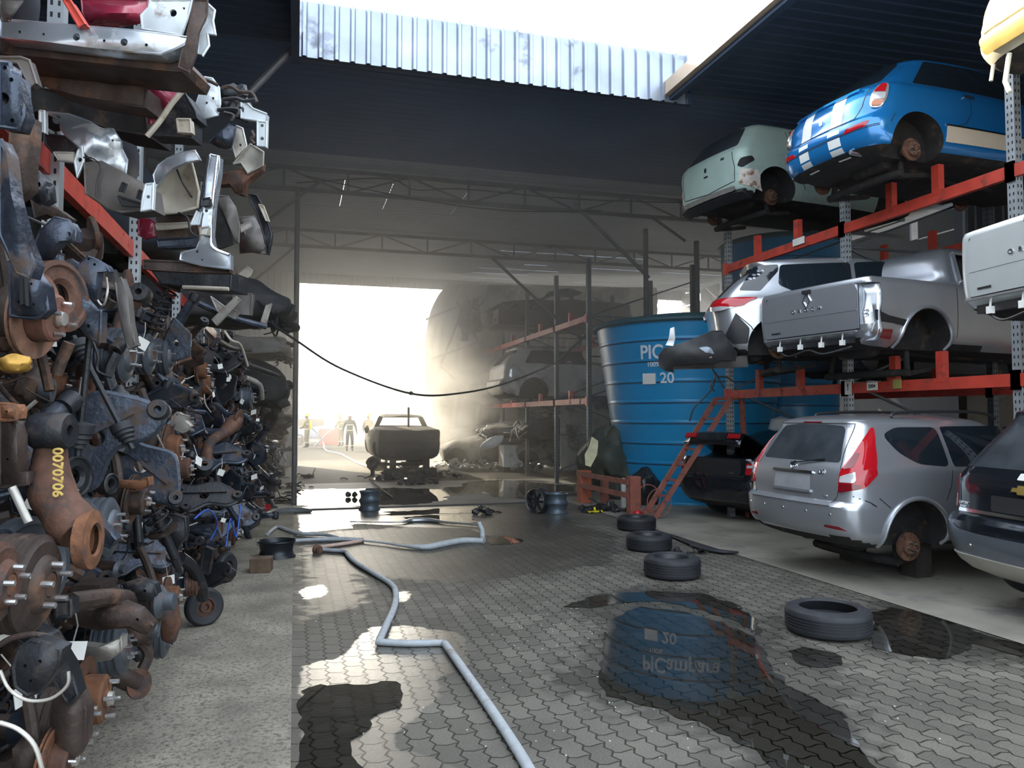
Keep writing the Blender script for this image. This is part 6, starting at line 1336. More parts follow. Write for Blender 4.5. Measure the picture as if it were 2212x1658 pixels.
hose_r('fire_hose', 'looped hose standing up behind the flattened one', [(578, 1153), (592, 1141), (602, 1138), (622, 1145), (650, 1152), (700, 1154), (730, 1160)], [.028, .03, .03, .03, .034, .03, .02], .8)
hose_r('fire_hose', 'twisted flat hose continuing right towards the upright stub', [(784, 1167), (830, 1172), (872, 1178), (920, 1181), (960, 1174), (1000, 1167), (1045, 1168)], [.02, .016, .02, .05, .055, .055, .05], .75)
bm = bmesh.new(); a = onZ(1043, 1170); bm_tube(bm, [a + Vector((0, 0, .0)), a + Vector((-.01, .02, .16)), a + Vector((-.05, .04, .26))], [.04, .036, .03], 10, flat=1); o = mesh_obj('pipe_stub', bm, M_HOSE); tag(o, 'upright pale pipe stub at the end of the twisted hose', 'pipe')
hose_r('bumper_strip', 'thin trim strip with a broad pale middle lying behind the twisted hose', [(756, 1126), (810, 1127), (865, 1127), (890, 1123), (930, 1123), (960, 1127), (1000, 1130), (1042, 1134)], [.016, .012, .02, .06, .055, .03, .025, .02], .6, m=M_BARE, group=None, cat='trim strip')
hose_r('bumper_skin', 'grey curved bumper skin lying by the foot of the parts wall', [(556, 1122), (585, 1108), (620, 1103), (650, 1102), (672, 1103)], [.03, .06, .07, .06, .03], .9, m=mat('weathered_grey_plastic', (.12, .13, .13), .45, var=.2), group=None, cat='bumper')
hose_r('rubber_seal', 'long black rubber seal on the concrete edge right of the wheels', [(1440, 1152), (1480, 1168), (1520, 1183), (1560, 1191), (1595, 1192)], [.015, .04, .06, .05, .02], .5, m=M_TYRE, group=None, cat='seal')
hose('fire_hose', 'distant hose running from the burnt saloon to the leftmost firefighter', [(800, 1010), (770, 998), (735, 980), (708, 974), (700, 967)], .035)
def air_hose(label, pts): bm = bmesh.new(); bm_tube(bm, smooth_path(pts, 6), .035, 7); o = mesh_obj('fire_hose', bm, M_HOSE); tag(o, label, 'hose', 'fire hoses')
air_hose('hose held by the leftmost firefighter', [H1 + Vector((.25, .12, 1.05)), H1 + Vector((.6, -.1, .7)), H1 + Vector((.85, -.2, .25)), onZ(700, 967, .04)])
air_hose('hose held by the bending firefighter', [H2 + Vector((-.25, .2, 1.02)), H2 + Vector((-.7, .1, .8)), H2 + Vector((-1.2, .0, .3)), H2 + Vector((-1.5, -.1, .05))])
for (px, py, n, rx, ry, h, lab, sd) in ((632, 1054, 26, .45, .12, .08, 'charred stick-like scraps on the wet slab, nearest the left wall', 31), (664, 1032, 18, .4, .1, .07, 'charred scraps lying farther back on the wet slab', 32), (600, 1079, 12, .25, .08, .06, 'small charred scrap by the slab joint', 33), (900, 1046, 30, .6, .16, .08, 'black melted crust on the slab below the burnt saloon', 34), (1046, 1110, 14, .2, .12, .14, 'tangled dark scrap behind the upright pipe stub', 35), (1490, 1196, 6, .2, .05, .03, 'black scraps beside the rubber seal', 36)):
    scrap_heap('debris', lab, onZ(px, py), n, rx, ry, h, [M_CHAR, M_BLACKP], sd, 'debris')
for k, (px, sx) in enumerate(((752, 0), (766, 1))):
    bm = bmesh.new(); lump(bm, (0, 0, .06), .06, k + 3, 2, .3); o = mesh_obj('burnt_lump', bm, M_CHAR); o.location = onZ(px, 1074); tag(o, ['left dark lump beside the stacked rims', 'right dark lump beside the stacked rims'][k], 'lump', 'dark lumps by the rims')
bm = bmesh.new(); bm_bar(bm, onZ(803, 1040, .05), onZ(848, 1074, .03), .03, .03); o = mesh_obj('iron_rod', bm, M_CHAR, smooth=False); tag(o, 'thin iron rod lying behind the stacked rims', 'rod')
bm = bmesh.new(); q = onZ(569, 1103); bm_box(bm, (-.12, -.05, 0), (.12, .05, .12)); o = mesh_obj('red_lamp_scrap', bm, M_LAMPR, smooth=False); o.location = q; tag(o, 'broken red lamp lens by the parts wall', 'lamp lens')
rr = random.Random(77); bm = bmesh.new()
for k in range(170):      # crumbs of safety glass and foam specks
    px, py = rr.uniform(660, 2050), rr.uniform(1170, 1640); q = onZ(px, py)
    if not (0.05 < q.x < 5.0): continue
    s_ = rr.uniform(.0015, .004); bm_box(bm, (q.x - s_, q.y - s_, 0), (q.x + s_, q.y + s_, s_))
for k in range(120):
    q = onZ(rr.gauss(1160, 90), rr.gauss(1330, 50)); s_ = rr.uniform(.0015, .0035); bm_box(bm, (q.x - s_, q.y - s_, 0), (q.x + s_, q.y + s_, s_))
o = mesh_obj('glass_crumbs', bm, mat('glass_crumb', (.6, .6, .55), .2), smooth=False); o['kind'] = 'stuff'; tag(o, 'scattered glass crumbs on the pavers', 'glass crumbs')
# ------------------------------------------------------------------ left-hand rack, car bodies above, wall of axles and suspension parts below
M_RUST = mat('rusty_iron', (.115, .056, .036), .75, .3, var=.4, scale=14, blotch=(.04, .03, .028), bl_amt=.5, bl_scale=9, bump=.3, bscale=60)
M_RUSTO = mat('orange_rust', (.17, .072, .033), .85, .1, var=.4, scale=16, blotch=(.07, .04, .03), bl_amt=.5, bl_scale=10, bump=.3, bscale=60)
M_RUSTB = mat('brown_scaled_iron', (.06, .043, .036), .6, .4, var=.3, scale=12, blotch=(.12, .062, .035), bl_amt=.35, bl_scale=7, bump=.25, bscale=60)
M_BLUES = mat('blue_black_steel', (.045, .056, .078), .36, .55, var=.35, scale=10, blotch=(.06, .04, .03), bl_amt=.36, bl_scale=9, bump=.35, bscale=45)
M_DKS = mat('dark_chassis_black', (.022, .024, .028), .45, .3, var=.3, scale=8, blotch=(.055, .038, .03), bl_amt=.25, bl_scale=7, bump=.3, bscale=50)
M_DRUM = mat('dull_drum_grey', (.10, .115, .135), .5, .6, var=.2, scale=8, blotch=(.10, .06, .04), bl_amt=.25, bl_scale=6)
M_ALOY = mat('weathered_alloy', (.42, .40, .36), .5, .6, var=.25, scale=9, blotch=(.22, .13, .09), bl_amt=.3, bl_scale=7)
M_BRASS = mat('brass_part', (.42, .24, .05), .4, .6, var=.2)
M_CRIM = mat('crimson_paint', (.26, .018, .045), .35, .2, var=.2, scale=4, coat=.5, blotch=(.10, .03, .03), bl_amt=.25, bl_scale=6)
M_PINK = mat('faded_red_panel', (.34, .15, .13), .6, var=.3, scale=6, blotch=(.30, .12, .05), bl_amt=.4, bl_scale=6)
M_WHT = mat('white_body_paint', (.55, .60, .63), .38, .15, var=.12, scale=5, coat=.3, blotch=(.20, .15, .11), bl_amt=.25, bl_scale=7)
M_SILP = mat('silver_body_metal', (.46, .50, .55), .3, .75, var=.1, scale=4, coat=.3, blotch=(.26, .22, .18), bl_amt=.2, bl_scale=5)
M_GREYP = mat('primer_grey_panel', (.13, .118, .11), .55, .2, var=.2, scale=5, blotch=(.10, .08, .06), bl_amt=.3, bl_scale=6)
M_LIN = mat('cream_inner_arch', (.44, .40, .33), .55, .1, var=.2, scale=5, blotch=(.26, .20, .13), bl_amt=.35, bl_scale=5)
rack('red-beamed steel rack on the left carrying cut car bodies', -1.45, -3.0, [2.75, 5.25, 7.75, 10.35, 13, 15.7], 5.4, [3.2], M_POST, beam_h=.15, brace=False)
# --- topmost floor section with holed sill
s1 = section('body_section', 'silver car floor section with holed sill and crimson inside, topmost on the left')
part_sheet('sill_rail', Z1([(0, 150), (250, 172), (640, 205), (1000, 235), (1330, 275), (1450, 290), (1430, 340), (1330, 385), (1240, 418), (1000, 395), (700, 368), (400, 328), (150, 300), (0, 285)]), 3.5, M_SILP, s1, bulge=.03, amp=.01, th=.10, holes=[(165, 80, 8), (268, 91, 8), (42, 69, 3.5), (225, 88, 3), (316, 97, 3.5), (94, 74, 3)])
part_sheet('dark_underside', Z1([(0, 288), (400, 332), (1000, 398), (1300, 420), (1380, 400), (1430, 480), (1400, 550), (1100, 520), (600, 470), (0, 405)]), 3.62, M_RUSTB, s1, bulge=.02, amp=.02, th=.3)
part_sheet('crimson_inner', Z1([(630, 0), (1140, 0), (1130, 110), (1060, 170), (900, 200), (700, 190), (640, 100)]), 3.8, M_CRIM, s1, bulge=.12, amp=.02, th=.02)
part_sheet('pillar_panel', Z1([(1160, 0), (1480, 0), (1440, 150), (1400, 270), (1100, 225), (1090, 120), (1150, 60)]), 3.62, M_WHT, s1, bulge=.02, amp=.015, holes=[(374, 28, 8), (397, 18, 3)])
part_sheet('rusted_lip', Z1([(1500, 0), (1600, 0), (1590, 120), (1530, 250), (1510, 420), (1460, 560), (1380, 520), (1400, 430), (1430, 330), (1470, 150)]), 3.5, M_RUSTB, s1, bulge=.03, amp=.03)
part_sheet('lamp_bracket', Z1([(1600, 30), (1655, 80), (1640, 160), (1660, 270), (1600, 260), (1610, 350), (1560, 430), (1520, 410), (1525, 260), (1590, 170)]), 3.55, M_WHT, s1, amp=.03)
part_sheet('red_strut', Z1([(490, 0), (540, 0), (660, 190), (610, 205)]), 3.45, M_RED, s1, th=.05); part_sheet('floor_fold', Z1([(0, 0), (170, 0), (80, 120), (70, 160), (20, 160), (10, 60)]), 3.4, M_GREYP, s1, bulge=.04, amp=.02)
# --- dark chassis rails under it
s2 = section('chassis_rail', 'dark chassis rail with folded corner under the topmost floor section', 'chassis')
part_sheet('rail', Z5([(280, 40), (420, 30), (600, 75), (1050, 210), (1190, 260), (1180, 420), (900, 370), (640, 330), (400, 260), (290, 200)]), 3.9, M_RUSTB, s2, bulge=.03, amp=.02, th=.2); part_sheet('corner_fold', Z5([(0, 15), (170, 15), (240, 40), (300, 230), (250, 250), (150, 60), (0, 40)]), 3.3, M_GREYP, s2, amp=.02, th=.04)
part_sheet('dark_floor', Z5([(170, 230), (640, 330), (1180, 420), (1200, 650), (900, 600), (600, 480), (340, 440), (190, 480)]), 4.3, M_UNDER, s2, amp=.03, th=.3); part_sheet('pink_panel', Z5([(430, 40), (960, 90), (960, 190), (780, 160), (600, 80)]), 4.05, M_PINK, s2, amp=.03)
# --- crimson wing
s3 = section('inner_wing', 'crimson inner wing hanging with a tan frame strip across it', 'car panel')
part_sheet('panel', Z6([(20, 70), (100, 75), (330, 90), (370, 180), (340, 240), (230, 330), (110, 480), (80, 490), (70, 330), (130, 280), (75, 270), (60, 190)]), 4.1, M_CRIM, s3, bulge=.05, amp=.04, holes=[(325, 210, 5)]); tubep('tan_strip', [(318, 294, 3.9), (345, 262, 3.9), (370, 225, 3.95), (400, 190, 4.0)], .014, M_LIN, s3)
part_sheet('dark_box', Z6([(80, 570), (190, 440), (250, 320), (350, 250), (430, 390), (440, 440), (400, 450), (400, 590)]), 4.25, M_DKS, s3, amp=.03, th=.15); part_sheet('tan_block', Z6([(290, 450), (390, 450), (400, 550), (300, 550)]), 4.15, M_LIN, s3, amp=.01, th=.05)
# --- white front structure
s4 = section('front_structure', 'white car front structure with radiator support jutting into the alley', 'car body section')
part_sheet('wing_panel', Z6([(500, 130), (560, 140), (610, 210), (620, 330), (600, 420), (480, 450), (400, 520), (400, 470), (440, 330), (470, 240)]), 4.6, M_WHT, s4, bulge=.04, amp=.03, holes=[(460, 212, 3), (446, 222, 3)])
part_sheet('radiator_support', Z6([(780, 310), (830, 330), (870, 370), (975, 410), (970, 470), (780, 440)]), 4.7, M_WHT, s4, amp=.01, th=.05); part_sheet('support_plate', Z6([(905, 465), (975, 470), (970, 660), (905, 650)]), 4.62, M_WHT, s4, amp=.01, th=.04, holes=[(566, 271, 3.5), (566, 299, 4)])
part_sheet('blue_grey_wing', Z6([(540, 620), (690, 490), (740, 500), (720, 590), (700, 680), (610, 660)]), 4.55, M_BLUES, s4, bulge=.08, amp=.01); part_sheet('wing_end', Z6([(740, 500), (790, 520), (820, 650), (740, 740), (710, 640), (725, 560)]), 4.6, M_ALOY, s4, amp=.02, holes=[(519, 313, 3)])
part_sheet('lower_plate', Z6([(720, 790), (850, 640), (900, 670), (950, 700), (945, 800), (830, 860), (780, 780)]), 4.75, M_ALOY, s4, amp=.04); part_sheet('rusty_crossmember', Z6([(600, 880), (840, 820), (940, 770), (930, 830), (800, 930), (790, 1020), (740, 1010), (690, 940), (600, 950)]), 4.8, M_RUST, s4, bulge=.04, amp=.04, th=.08)
for k, pts in enumerate(([(640, 210), (700, 200), (770, 240), (860, 250), (900, 320)], [(600, 380), (680, 370), (760, 380), (740, 430)], [(480, 150), (540, 160), (600, 190)], [(650, 400), (720, 420), (700, 460)], [(860, 540), (875, 580), (855, 600), (880, 640)], [(640, 300), (740, 290), (800, 310), (890, 300)])): tubep('wiring', [(a, b, 4.6 - .03 * k) for a, b in Z6(pts)], .011, M_BLACKP if k % 2 else M_RUSTB, s4, 6)
bm = bmesh.new(); rr = random.Random(4)
for k in range(16): q = Z6([(rr.uniform(630, 800), rr.uniform(230, 430))])[0]; lump(bm, at(q[0], q[1], 4.75), rr.uniform(.025, .06), k, 2, .5)
mesh_obj('engine_bits', bm, M_DKS, s4)
# --- silver inner wing and crash rail
s5 = section('inner_wing', 'bright silver inner wing and strut tower above the red beam', 'car body section')
part_sheet('strut_tower', Z5([(370, 460), (560, 480), (740, 545), (830, 600), (920, 600), (985, 700), (990, 760), (1035, 850), (1020, 1000), (940, 965), (860, 900), (740, 840), (640, 740), (540, 650), (500, 600), (490, 520)]), 4.15, M_SILP, s5, bulge=.10, amp=.06, fr=4, holes=[(122, 258, 9), (218, 277, 2.5), (243, 303, 3)])
part_sheet('bracket', Z5([(440, 790), (600, 790), (610, 870), (480, 850)]), 4.0, M_ALOY, s5, amp=.01, th=.04); part_sheet('white_flange', Z5([(640, 770), (670, 740), (680, 860), (630, 990), (610, 860)]), 3.95, M_WHT, s5, amp=.01, holes=[(172, 345, 5)]); part_sheet('dark_recess', Z5([(370, 640), (540, 660), (640, 760), (560, 800), (440, 800), (370, 720)]), 4.3, M_DKS, s5, amp=.04, th=.1); part_sheet('white_lug', Z5([(325, 450), (362, 450), (365, 630), (325, 620)]), 3.85, M_WHT, s5, th=.03)
s6 = section('crash_rail', 'grey crash rail with dark slots and a white end plate, lying on the red beam', 'beam')
part_sheet('rail', Z5([(690, 880), (830, 865), (1000, 955), (1200, 1065), (1230, 1250), (1000, 1275), (880, 1245), (790, 1180), (700, 1120)]), 3.95, M_GREYP, s6, bulge=.05, amp=.01, th=.16); part_sheet('slot', Z5([(1000, 1035), (1030, 1045), (1000, 1115), (975, 1105)]), 3.86, M_GAP, s6, th=.01); part_sheet('slot', Z5([(1135, 1095), (1180, 1115), (1160, 1180), (1115, 1160)]), 3.86, M_GAP, s6, th=.01); part_sheet('slot', Z5([(965, 1145), (1155, 1205), (1150, 1230), (1000, 1220)]), 3.86, M_GAP, s6, th=.01)
part_sheet('end_plate', Z5([(1190, 1050), (1250, 1040), (1240, 1250), (1150, 1265), (1170, 1130)]), 3.8, M_WHT, s6, th=.03, holes=[(320, 425, 4)]); tubep('hanging_wire', [(180, 340, 3.9), (200, 342, 3.9), (218, 360, 3.9), (210, 390, 3.9), (208, 425, 3.9)], .004, M_BLACKP, s6, 6)
# --- arch, pillar
s7 = section('wheel_arch', 'silver rear wheel arch with cream inner liner, above the red panel', 'car panel')
part_sheet('arch_lip', Z6([(110, 880), (150, 800), (220, 750), (330, 705), (430, 690), (465, 755), (360, 775), (260, 820), (180, 890), (130, 970)]), 4.2, M_SILP, s7, bulge=.05, amp=.005, th=.03); part_sheet('inner_liner', Z6([(125, 960), (180, 885), (280, 815), (400, 765), (430, 880), (458, 1000), (445, 1120), (300, 1160), (140, 1175)]), 4.32, M_LIN, s7, bulge=-.16, amp=.04, th=.02, fr=3)
tubep('drain_wire', [(382, 366, 4.25), (395, 395, 4.3), (414, 425, 4.25)], .006, M_BLACKP, s7, 6)
s8 = section('door_pillar', 'polished silver door pillar standing on its sill stub', 'car body section')
part_sheet('pillar', Z6([(545, 720), (612, 735), (605, 860), (565, 1100), (548, 1330), (565, 1420), (605, 1465), (690, 1478), (692, 1590), (480, 1562), (315, 1520), (325, 1470), (440, 1440), (470, 1370), (490, 1250), (500, 1100), (520, 880)]), 4.1, M_SILP, s8, bulge=.05, amp=.008, th=.06, step=10, holes=[(446, 455, 3.5), (426, 543, 3), (437, 561, 2)]); part_sheet('hinge', Z6([(480, 1060), (540, 1050), (545, 1100), (480, 1110)]), 4.02, M_DKS, s8, th=.04); part_sheet('hinge', Z6([(470, 1280), (530, 1270), (530, 1330), (470, 1330)]), 4.02, M_ALOY, s8, th=.04); part_sheet('side_flange', Z6([(400, 1250), (445, 1150), (480, 1160), (460, 1250)]), 4.08, M_WHT, s8, th=.03)
tubep('edge_bead', [(470, 336, 4.06), (459, 435, 4.06), (455, 510, 4.06), (462, 535, 4.06), (495, 550, 4.06)], .008, M_CHROME, s8); tubep('inner_bead', [(450, 336, 4.07), (432, 450, 4.07)], .007, M_GAP, s8); part_sheet('sill_underside', [(310, 562), (400, 566), (495, 572), (494, 588), (400, 586), (310, 580)], 4.15, M_RUSTB, s8, amp=.01, th=.1)
part_sheet('crumpled_wing', Z6([(0, 1210), (90, 1215), (135, 1250), (130, 1340), (60, 1360), (0, 1330)]), 4.5, M_CRIM, None, 'bent red panel corner under the silver wheel arch', 'car panel', amp=.05, bulge=.03)
s9 = section('front_wing', 'dark bent front wing behind the silver door pillar', 'car panel'); part_sheet('wing', Z6([(590, 1035), (680, 1040), (735, 1120), (765, 1250), (760, 1390), (735, 1390), (700, 1290), (640, 1140)]), 5.1, M_GREYP, s9, bulge=.08, amp=.02); part_sheet('inner', Z6([(590, 1060), (640, 1150), (700, 1300), (720, 1400), (580, 1450), (560, 1300)]), 5.3, M_UNDER, s9, amp=.05)
s10 = section('bonnet_frame', 'black bonnet frame with cream edge hanging over the alley above the burnt end', 'car panel'); part_sheet('frame', Z6([(840, 1020), (900, 1030), (960, 1150), (1010, 1330), (1000, 1390), (980, 1480), (950, 1330), (900, 1160), (850, 1080)]), 6.6, M_DKS, s10, amp=.05, th=.06); part_sheet('cream_edge', Z6([(915, 1100), (950, 1110), (995, 1230), (970, 1220)]), 6.5, M_LIN, s10, amp=.01); part_sheet('grey_bulk', Z6([(760, 1200), (880, 1190), (950, 1330), (980, 1480), (860, 1460), (770, 1470)]), 6.9, M_GREYP, s10, bulge=.1, amp=.1); part_sheet('pale_flap', Z6([(775, 1260), (850, 1230), (865, 1265), (780, 1310)]), 6.6, M_ALOY, s10, amp=.01)
s11 = section('radiator_pack', 'brown radiator pack hanging under the silver wheel arch', 'radiator'); part_sheet('core', Z6([(140, 1180), (300, 1170), (440, 1190), (460, 1330), (430, 1420), (150, 1420)]), 4.5, M_RUSTB, s11, amp=.02, th=.1); part_sheet('tank', Z6([(140, 1370), (440, 1350), (430, 1420), (150, 1425)]), 4.4, M_BLUES, s11, amp=.01, th=.1); part_sheet('strip', Z6([(130, 1250), (390, 1240), (390, 1270), (140, 1290)]), 4.42, M_LIN, s11, amp=.01); tubep('loop_wire', [(385, 459, 4.3), (405, 470, 4.3), (412, 500, 4.3), (428, 512, 4.3)], .006, M_BLACKP, s11, 6)
s12 = section('floor_pan', 'dark floor pan with lit edge painted in cream, jutting out under the silver pillar', 'car body section'); part_sheet('pan', [(330, 585), (400, 583), (500, 586), (497, 625), (430, 622), (350, 612)], 4.6, M_DKS, s12, amp=.02, th=.3); tubep('edge', [(395, 620, 4.5), (450, 622, 4.5), (494, 624, 4.5)], .012, M_LIN, s12)  # cream edge tube paints the light catching the pan's rim
s13 = section('bracket', 'pale grey bracket frame jutting out ahead of the burnt car end', 'bracket')
part_sheet('plate', [(455, 640), (490, 665), (515, 672), (508, 688), (470, 672)], 7.2, M_ALOY, s13, th=.05); part_sheet('plate', [(458, 690), (510, 640), (520, 648), (468, 702)], 7.1, M_ALOY, s13, th=.04); part_sheet('plate', [(505, 630), (545, 635), (540, 680), (500, 676)], 7.5, M_GREYP, s13, th=.08, amp=.03); part_sheet('plate', [(575, 660), (586, 655), (572, 705), (558, 712)], 7.6, M_ALOY, s13, th=.04); tubep('cross_tube', [(430, 655, 7.3), (500, 685, 7.4), (575, 705, 7.6)], .03, M_BLUES, s13)
part_sheet('torn_wing', Z6([(740, 1650), (830, 1575), (865, 1600), (850, 1640), (780, 1680)]), 7.0, M_LIN, None, 'yellowish torn wing strip above the burnt car end', 'car panel', amp=.02)
M_DKB = mat('navy_fill_body', (.012, .016, .026), .6, .1, var=.3, scale=3)  # for navy-black bodies added to fill the gaps behind the panels with darkness
for (y, z, lab, sp) in ((3.75, 3.25, 'added dark filler body on the left rack behind the silver strut tower', HATCH), (6.35, 3.2, 'added dark filler body on the left rack behind the silver door pillar', SEDAN), (4.1, 4.75, 'added dark filler body stacked topmost on the left rack', HATCH), (9.3, 3.15, 'added dark filler body on the left rack behind the pale bracket frame', HATCH)):
    r_, b_ = shell(sp, lab, (-1.25, y, z, 180), M_DKB, 'stripped_car', False, ((.9, .3, .36),), .04, int(y * 3), cat='car body')
# --- burnt hulks farther along the left side
for k, (px, py, d, z, lab, mm, sp) in enumerate(((636, 640, 11.2, 2.98, 'black burnt car end rounded out over the alley, upper left', M_BURNT, HATCH), (622, 830, 12.5, 1.75, 'charred engine-laden car front below the black burnt end', M_CHAR, HATCH), (634, 700, 15.5, 2.8, 'grey burnt hulk behind the black burnt end', M_ASH, SEDAN), (628, 840, 17.5, 1.2, 'burnt hulk on the lower level before the opening', M_BURNT, HATCH), (632, 800, 22.5, 1.6, 'farthest burnt hulk on the left by the bright opening', M_ASH, HATCH))):
    q = at(px, py, d); r_, b_ = shell(sp, lab, (q.x, q.y + .85, z, 180), mm, 'wrecked_car', False, (), .14, 20 + k, cat='wrecked car'); r_.scale = (1, 1, (.52, .62, .45, .62, .8)[k])
    bm = bmesh.new(); rr = random.Random(k)
    for j in range(16): a = Vector((rr.uniform(.12, .4), rr.uniform(-.8, .8), rr.uniform(.1, .9))); bm_tube(bm, smooth_path([a, a + Vector((rr.uniform(-.15, .05), rr.uniform(-.3, .3), rr.uniform(-.3, .1))), a + Vector((rr.uniform(-.1, .2), rr.uniform(-.4, .4), rr.uniform(-.5, .2)))], 3), rr.uniform(.012, .04), 6)
    for j in range(7): lump(bm, (rr.uniform(.05, .25), rr.uniform(-.7, .7), rr.uniform(.0, .75)), rr.uniform(.07, .16), j + k, 2, .5)
    mesh_obj('melted_parts', bm, M_CHAR, r_)
# ------------------------------------------------------------------ part prototypes (local x points out into the alley)
XA = Vector((1, 0, 0))
def studs(root, M, r, n, h=.035, m=M_STUD):
    for k in range(n):
        a = 6.283 * k / n + .3; bm = bmesh.new(); bm_lathe(bm, [(0, 0), (.0075, 0), (.0075, h), (0, h + .002)], M @ Matrix.Translation((r * math.cos(a), r * math.sin(a), 0)), 7); mesh_obj('wheel_stud', bm, m, root)
def p_drum(r=.125, m=M_DRUM, mf=M_RUST, arm=True, n=5):
    t = empty('brake_drum'); M = axis_M((0, 0, 0), XA)
    bm = bmesh.new(); bm_lathe(bm, [(0, .0), (.03, .0), (.032, .014), (.055, .014), (r * .55, .006), (r * .6, -.006), (r * .86, -.008), (r * .93, -.016), (r, -.02), (r, -.028), (r * .95, -.031), (r * .95, -.043), (r, -.046), (r, -.058), (r * .95, -.061), (r * .95, -.073), (r, -.076), (r, -.088), (r * .96, -.092), (r * .98, -.112), (r * .9, -.115)], M, 30); mesh_obj('drum', bm, m, t)
    bm = bmesh.new(); bm_lathe(bm, [(0, .014), (.028, .013), (.034, .003), (r * .52, .006), (r * .56, .002), (r * .56, -.01)], M, 24); mesh_obj('hub_face', bm, mf, t)
    bm = bmesh.new(); bm_lathe(bm, [(r * .8, -.112), (r * 1.07, -.116), (r * 1.1, -.122), (r * 1.07, -.13), (.06, -.14), (.045, -.2), (0, -.2)], M, 28); mesh_obj('backing_plate', bm, M_BLUES, t)
    if arm: bm = bmesh.new(); bm_tube(bm, smooth_path([(-.14, 0, 0), (-.3, .02, .01), (-.6, .06, .03), (-.8, .05, .06)], 4), [.035] * 12 + [.03], 10); mesh_obj('axle_tube', bm, M_RUSTB, t)
    studs(t, M, r * .42, n, .04); return t
def p_disc(r=.14, m=M_RUST, mh=M_RUSTO, arm=True):
    t = empty('brake_disc'); M = axis_M((0, 0, 0), XA)
    bm = bmesh.new(); bm_lathe(bm, [(r * .6, -.068), (r, -.068), (r, -.077), (r * .9, -.078), (r * .9, -.083), (r, -.084), (r, -.092), (r * .5, -.092)], M, 34); mesh_obj('rotor', bm, m, t)
    bm = bmesh.new(); bm_lathe(bm, [(0, .004), (.03, .003), (.032, -.004), (r * .5, -.004), (r * .56, -.012), (r * .58, -.068), (r * .5, -.092), (.045, -.1), (.04, -.17), (0, -.17)], M, 28); mesh_obj('hub', bm, mh, t)
    bm = bmesh.new(); bm_lathe(bm, [(0, .02), (.022, .018), (.026, 0)], M, 18); mesh_obj('grease_cap', bm, M_ALOY, t)
    if arm:
        bm = bmesh.new(); lump(bm, (-.16, 0, 0), .06, 3, 2, .4, (1, 1, 1.5)); bm_tube(bm, smooth_path([(-.15, 0, .05), (-.2, .02, .2), (-.26, .02, .34)], 4), .026, 8); bm_tube(bm, [(-.15, 0, -.03), (-.45, .1, -.1), (-.65, .15, -.08)], .02, 8); mesh_obj('knuckle', bm, M_RUSTB, t)
    studs(t, M, r * .38, 4, .03); return t
def p_trail(m=M_RUSTB, ln=.5):
    t = empty('trailing_arm'); bm = bmesh.new(); bm_tube(bm, smooth_path([(0, 0, 0), (-.02, .05, -ln * .35), (.04, .03, -ln * .7), (.05, 0, -ln)], 5), [.05, .05, .048, .045, .043, .042, .042, .044, .046, .05, .055, .06, .062, .062, .06, .058], 12, flat=.8); mesh_obj('arm', bm, m, t)
    bm = bmesh.new(); bm_lathe(bm, [(.02, -.05), (.055, -.05), (.06, -.04), (.06, .04), (.055, .05), (.02, .05)], axis_M((0, 0, .02), (.3, 1, 0)), 18, close=True); mesh_obj('bush', bm, M_DKS, t)
    bm = bmesh.new(); bm_lathe(bm, [(0, 0), (.075, 0), (.08, .01), (.08, .02), (0, .022)], axis_M((.06, 0, -ln), XA), 20); mesh_obj('flange', bm, M_RUST, t); return t
def bead(bm, pts, r): bm_tube(bm, list(pts) + [pts[0]], r, 6, caps=False)
def outline_arm(k):
    r = random.Random(k); return [(-.28, .02), (-.2, .09), (-.06, .06), (.08, .10 + r.uniform(0, .05)), (.2, .05), (.25, -.02), (.18, -.07), (.05, -.05), (-.05, -.12 - r.uniform(0, .05)), (-.16, -.1), (-.25, -.06)]
def p_ctrl(m=M_BLUES, k=0):
    t = empty('control_arm'); P2 = round_poly(outline_arm(k), .04, 3); bm = bmesh.new(); bm_plate(bm, [(x, 0, z) for x, z in P2], (0, -1, 0), .035, bevel=.008, holes=[[(x_ + .03 * math.cos(6.283 * j / 12), 0, z_ + .03 * math.sin(6.283 * j / 12)) for j in range(12)] for x_, z_ in ((.02, .0), (-.14, .01))]); bead(bm, [(x, -.018, z) for x, z in P2], .013); bm_bar(bm, (-.22, -.04, .0), (.16, -.04, .03), .02, .015); mesh_obj('plate', bm, m, t)
    for x, z in ((-.27, -.01), (.23, .0), (-.08, -.1)): bm = bmesh.new(); bm_lathe(bm, [(.012, -.035), (.03, -.035), (.035, -.028), (.035, .028), (.03, .035), (.012, .035)], axis_M((x, -.018, z), (0, -1, .2)), 16, close=True); mesh_obj('bush', bm, M_DKS, t)
    return t
def p_strut(m=M_DKS):
    t = empty('strut'); bm = bmesh.new(); bm_tube(bm, [(0, 0, -.3), (0, 0, .05)], .027, 12); bm_tube(bm, [(0, 0, .05), (0, 0, .3)], .011, 8); bm_bar(bm, (0, 0, -.34), (0, 0, -.24), .07, .025); mesh_obj('damper', bm, m, t)
    bm = bmesh.new(); bm_tube(bm, [(.065 * math.cos(k * .5), .065 * math.sin(k * .5), -.06 + .3 * k / 70) for k in range(71)], .0075, 6); mesh_obj('coil_spring', bm, M_DKS, t)
    bm = bmesh.new(); bm_lathe(bm, [(0, .28), (.07, .27), (.085, .25), (.08, .235), (0, .24)], n=20); mesh_obj('top_mount', bm, M_RUSTB, t); bm = bmesh.new(); bm_lathe(bm, [(.03, -.07), (.085, -.06), (.09, -.045), (.03, -.05)], n=20); mesh_obj('spring_cup', bm, M_RUSTB, t); return t
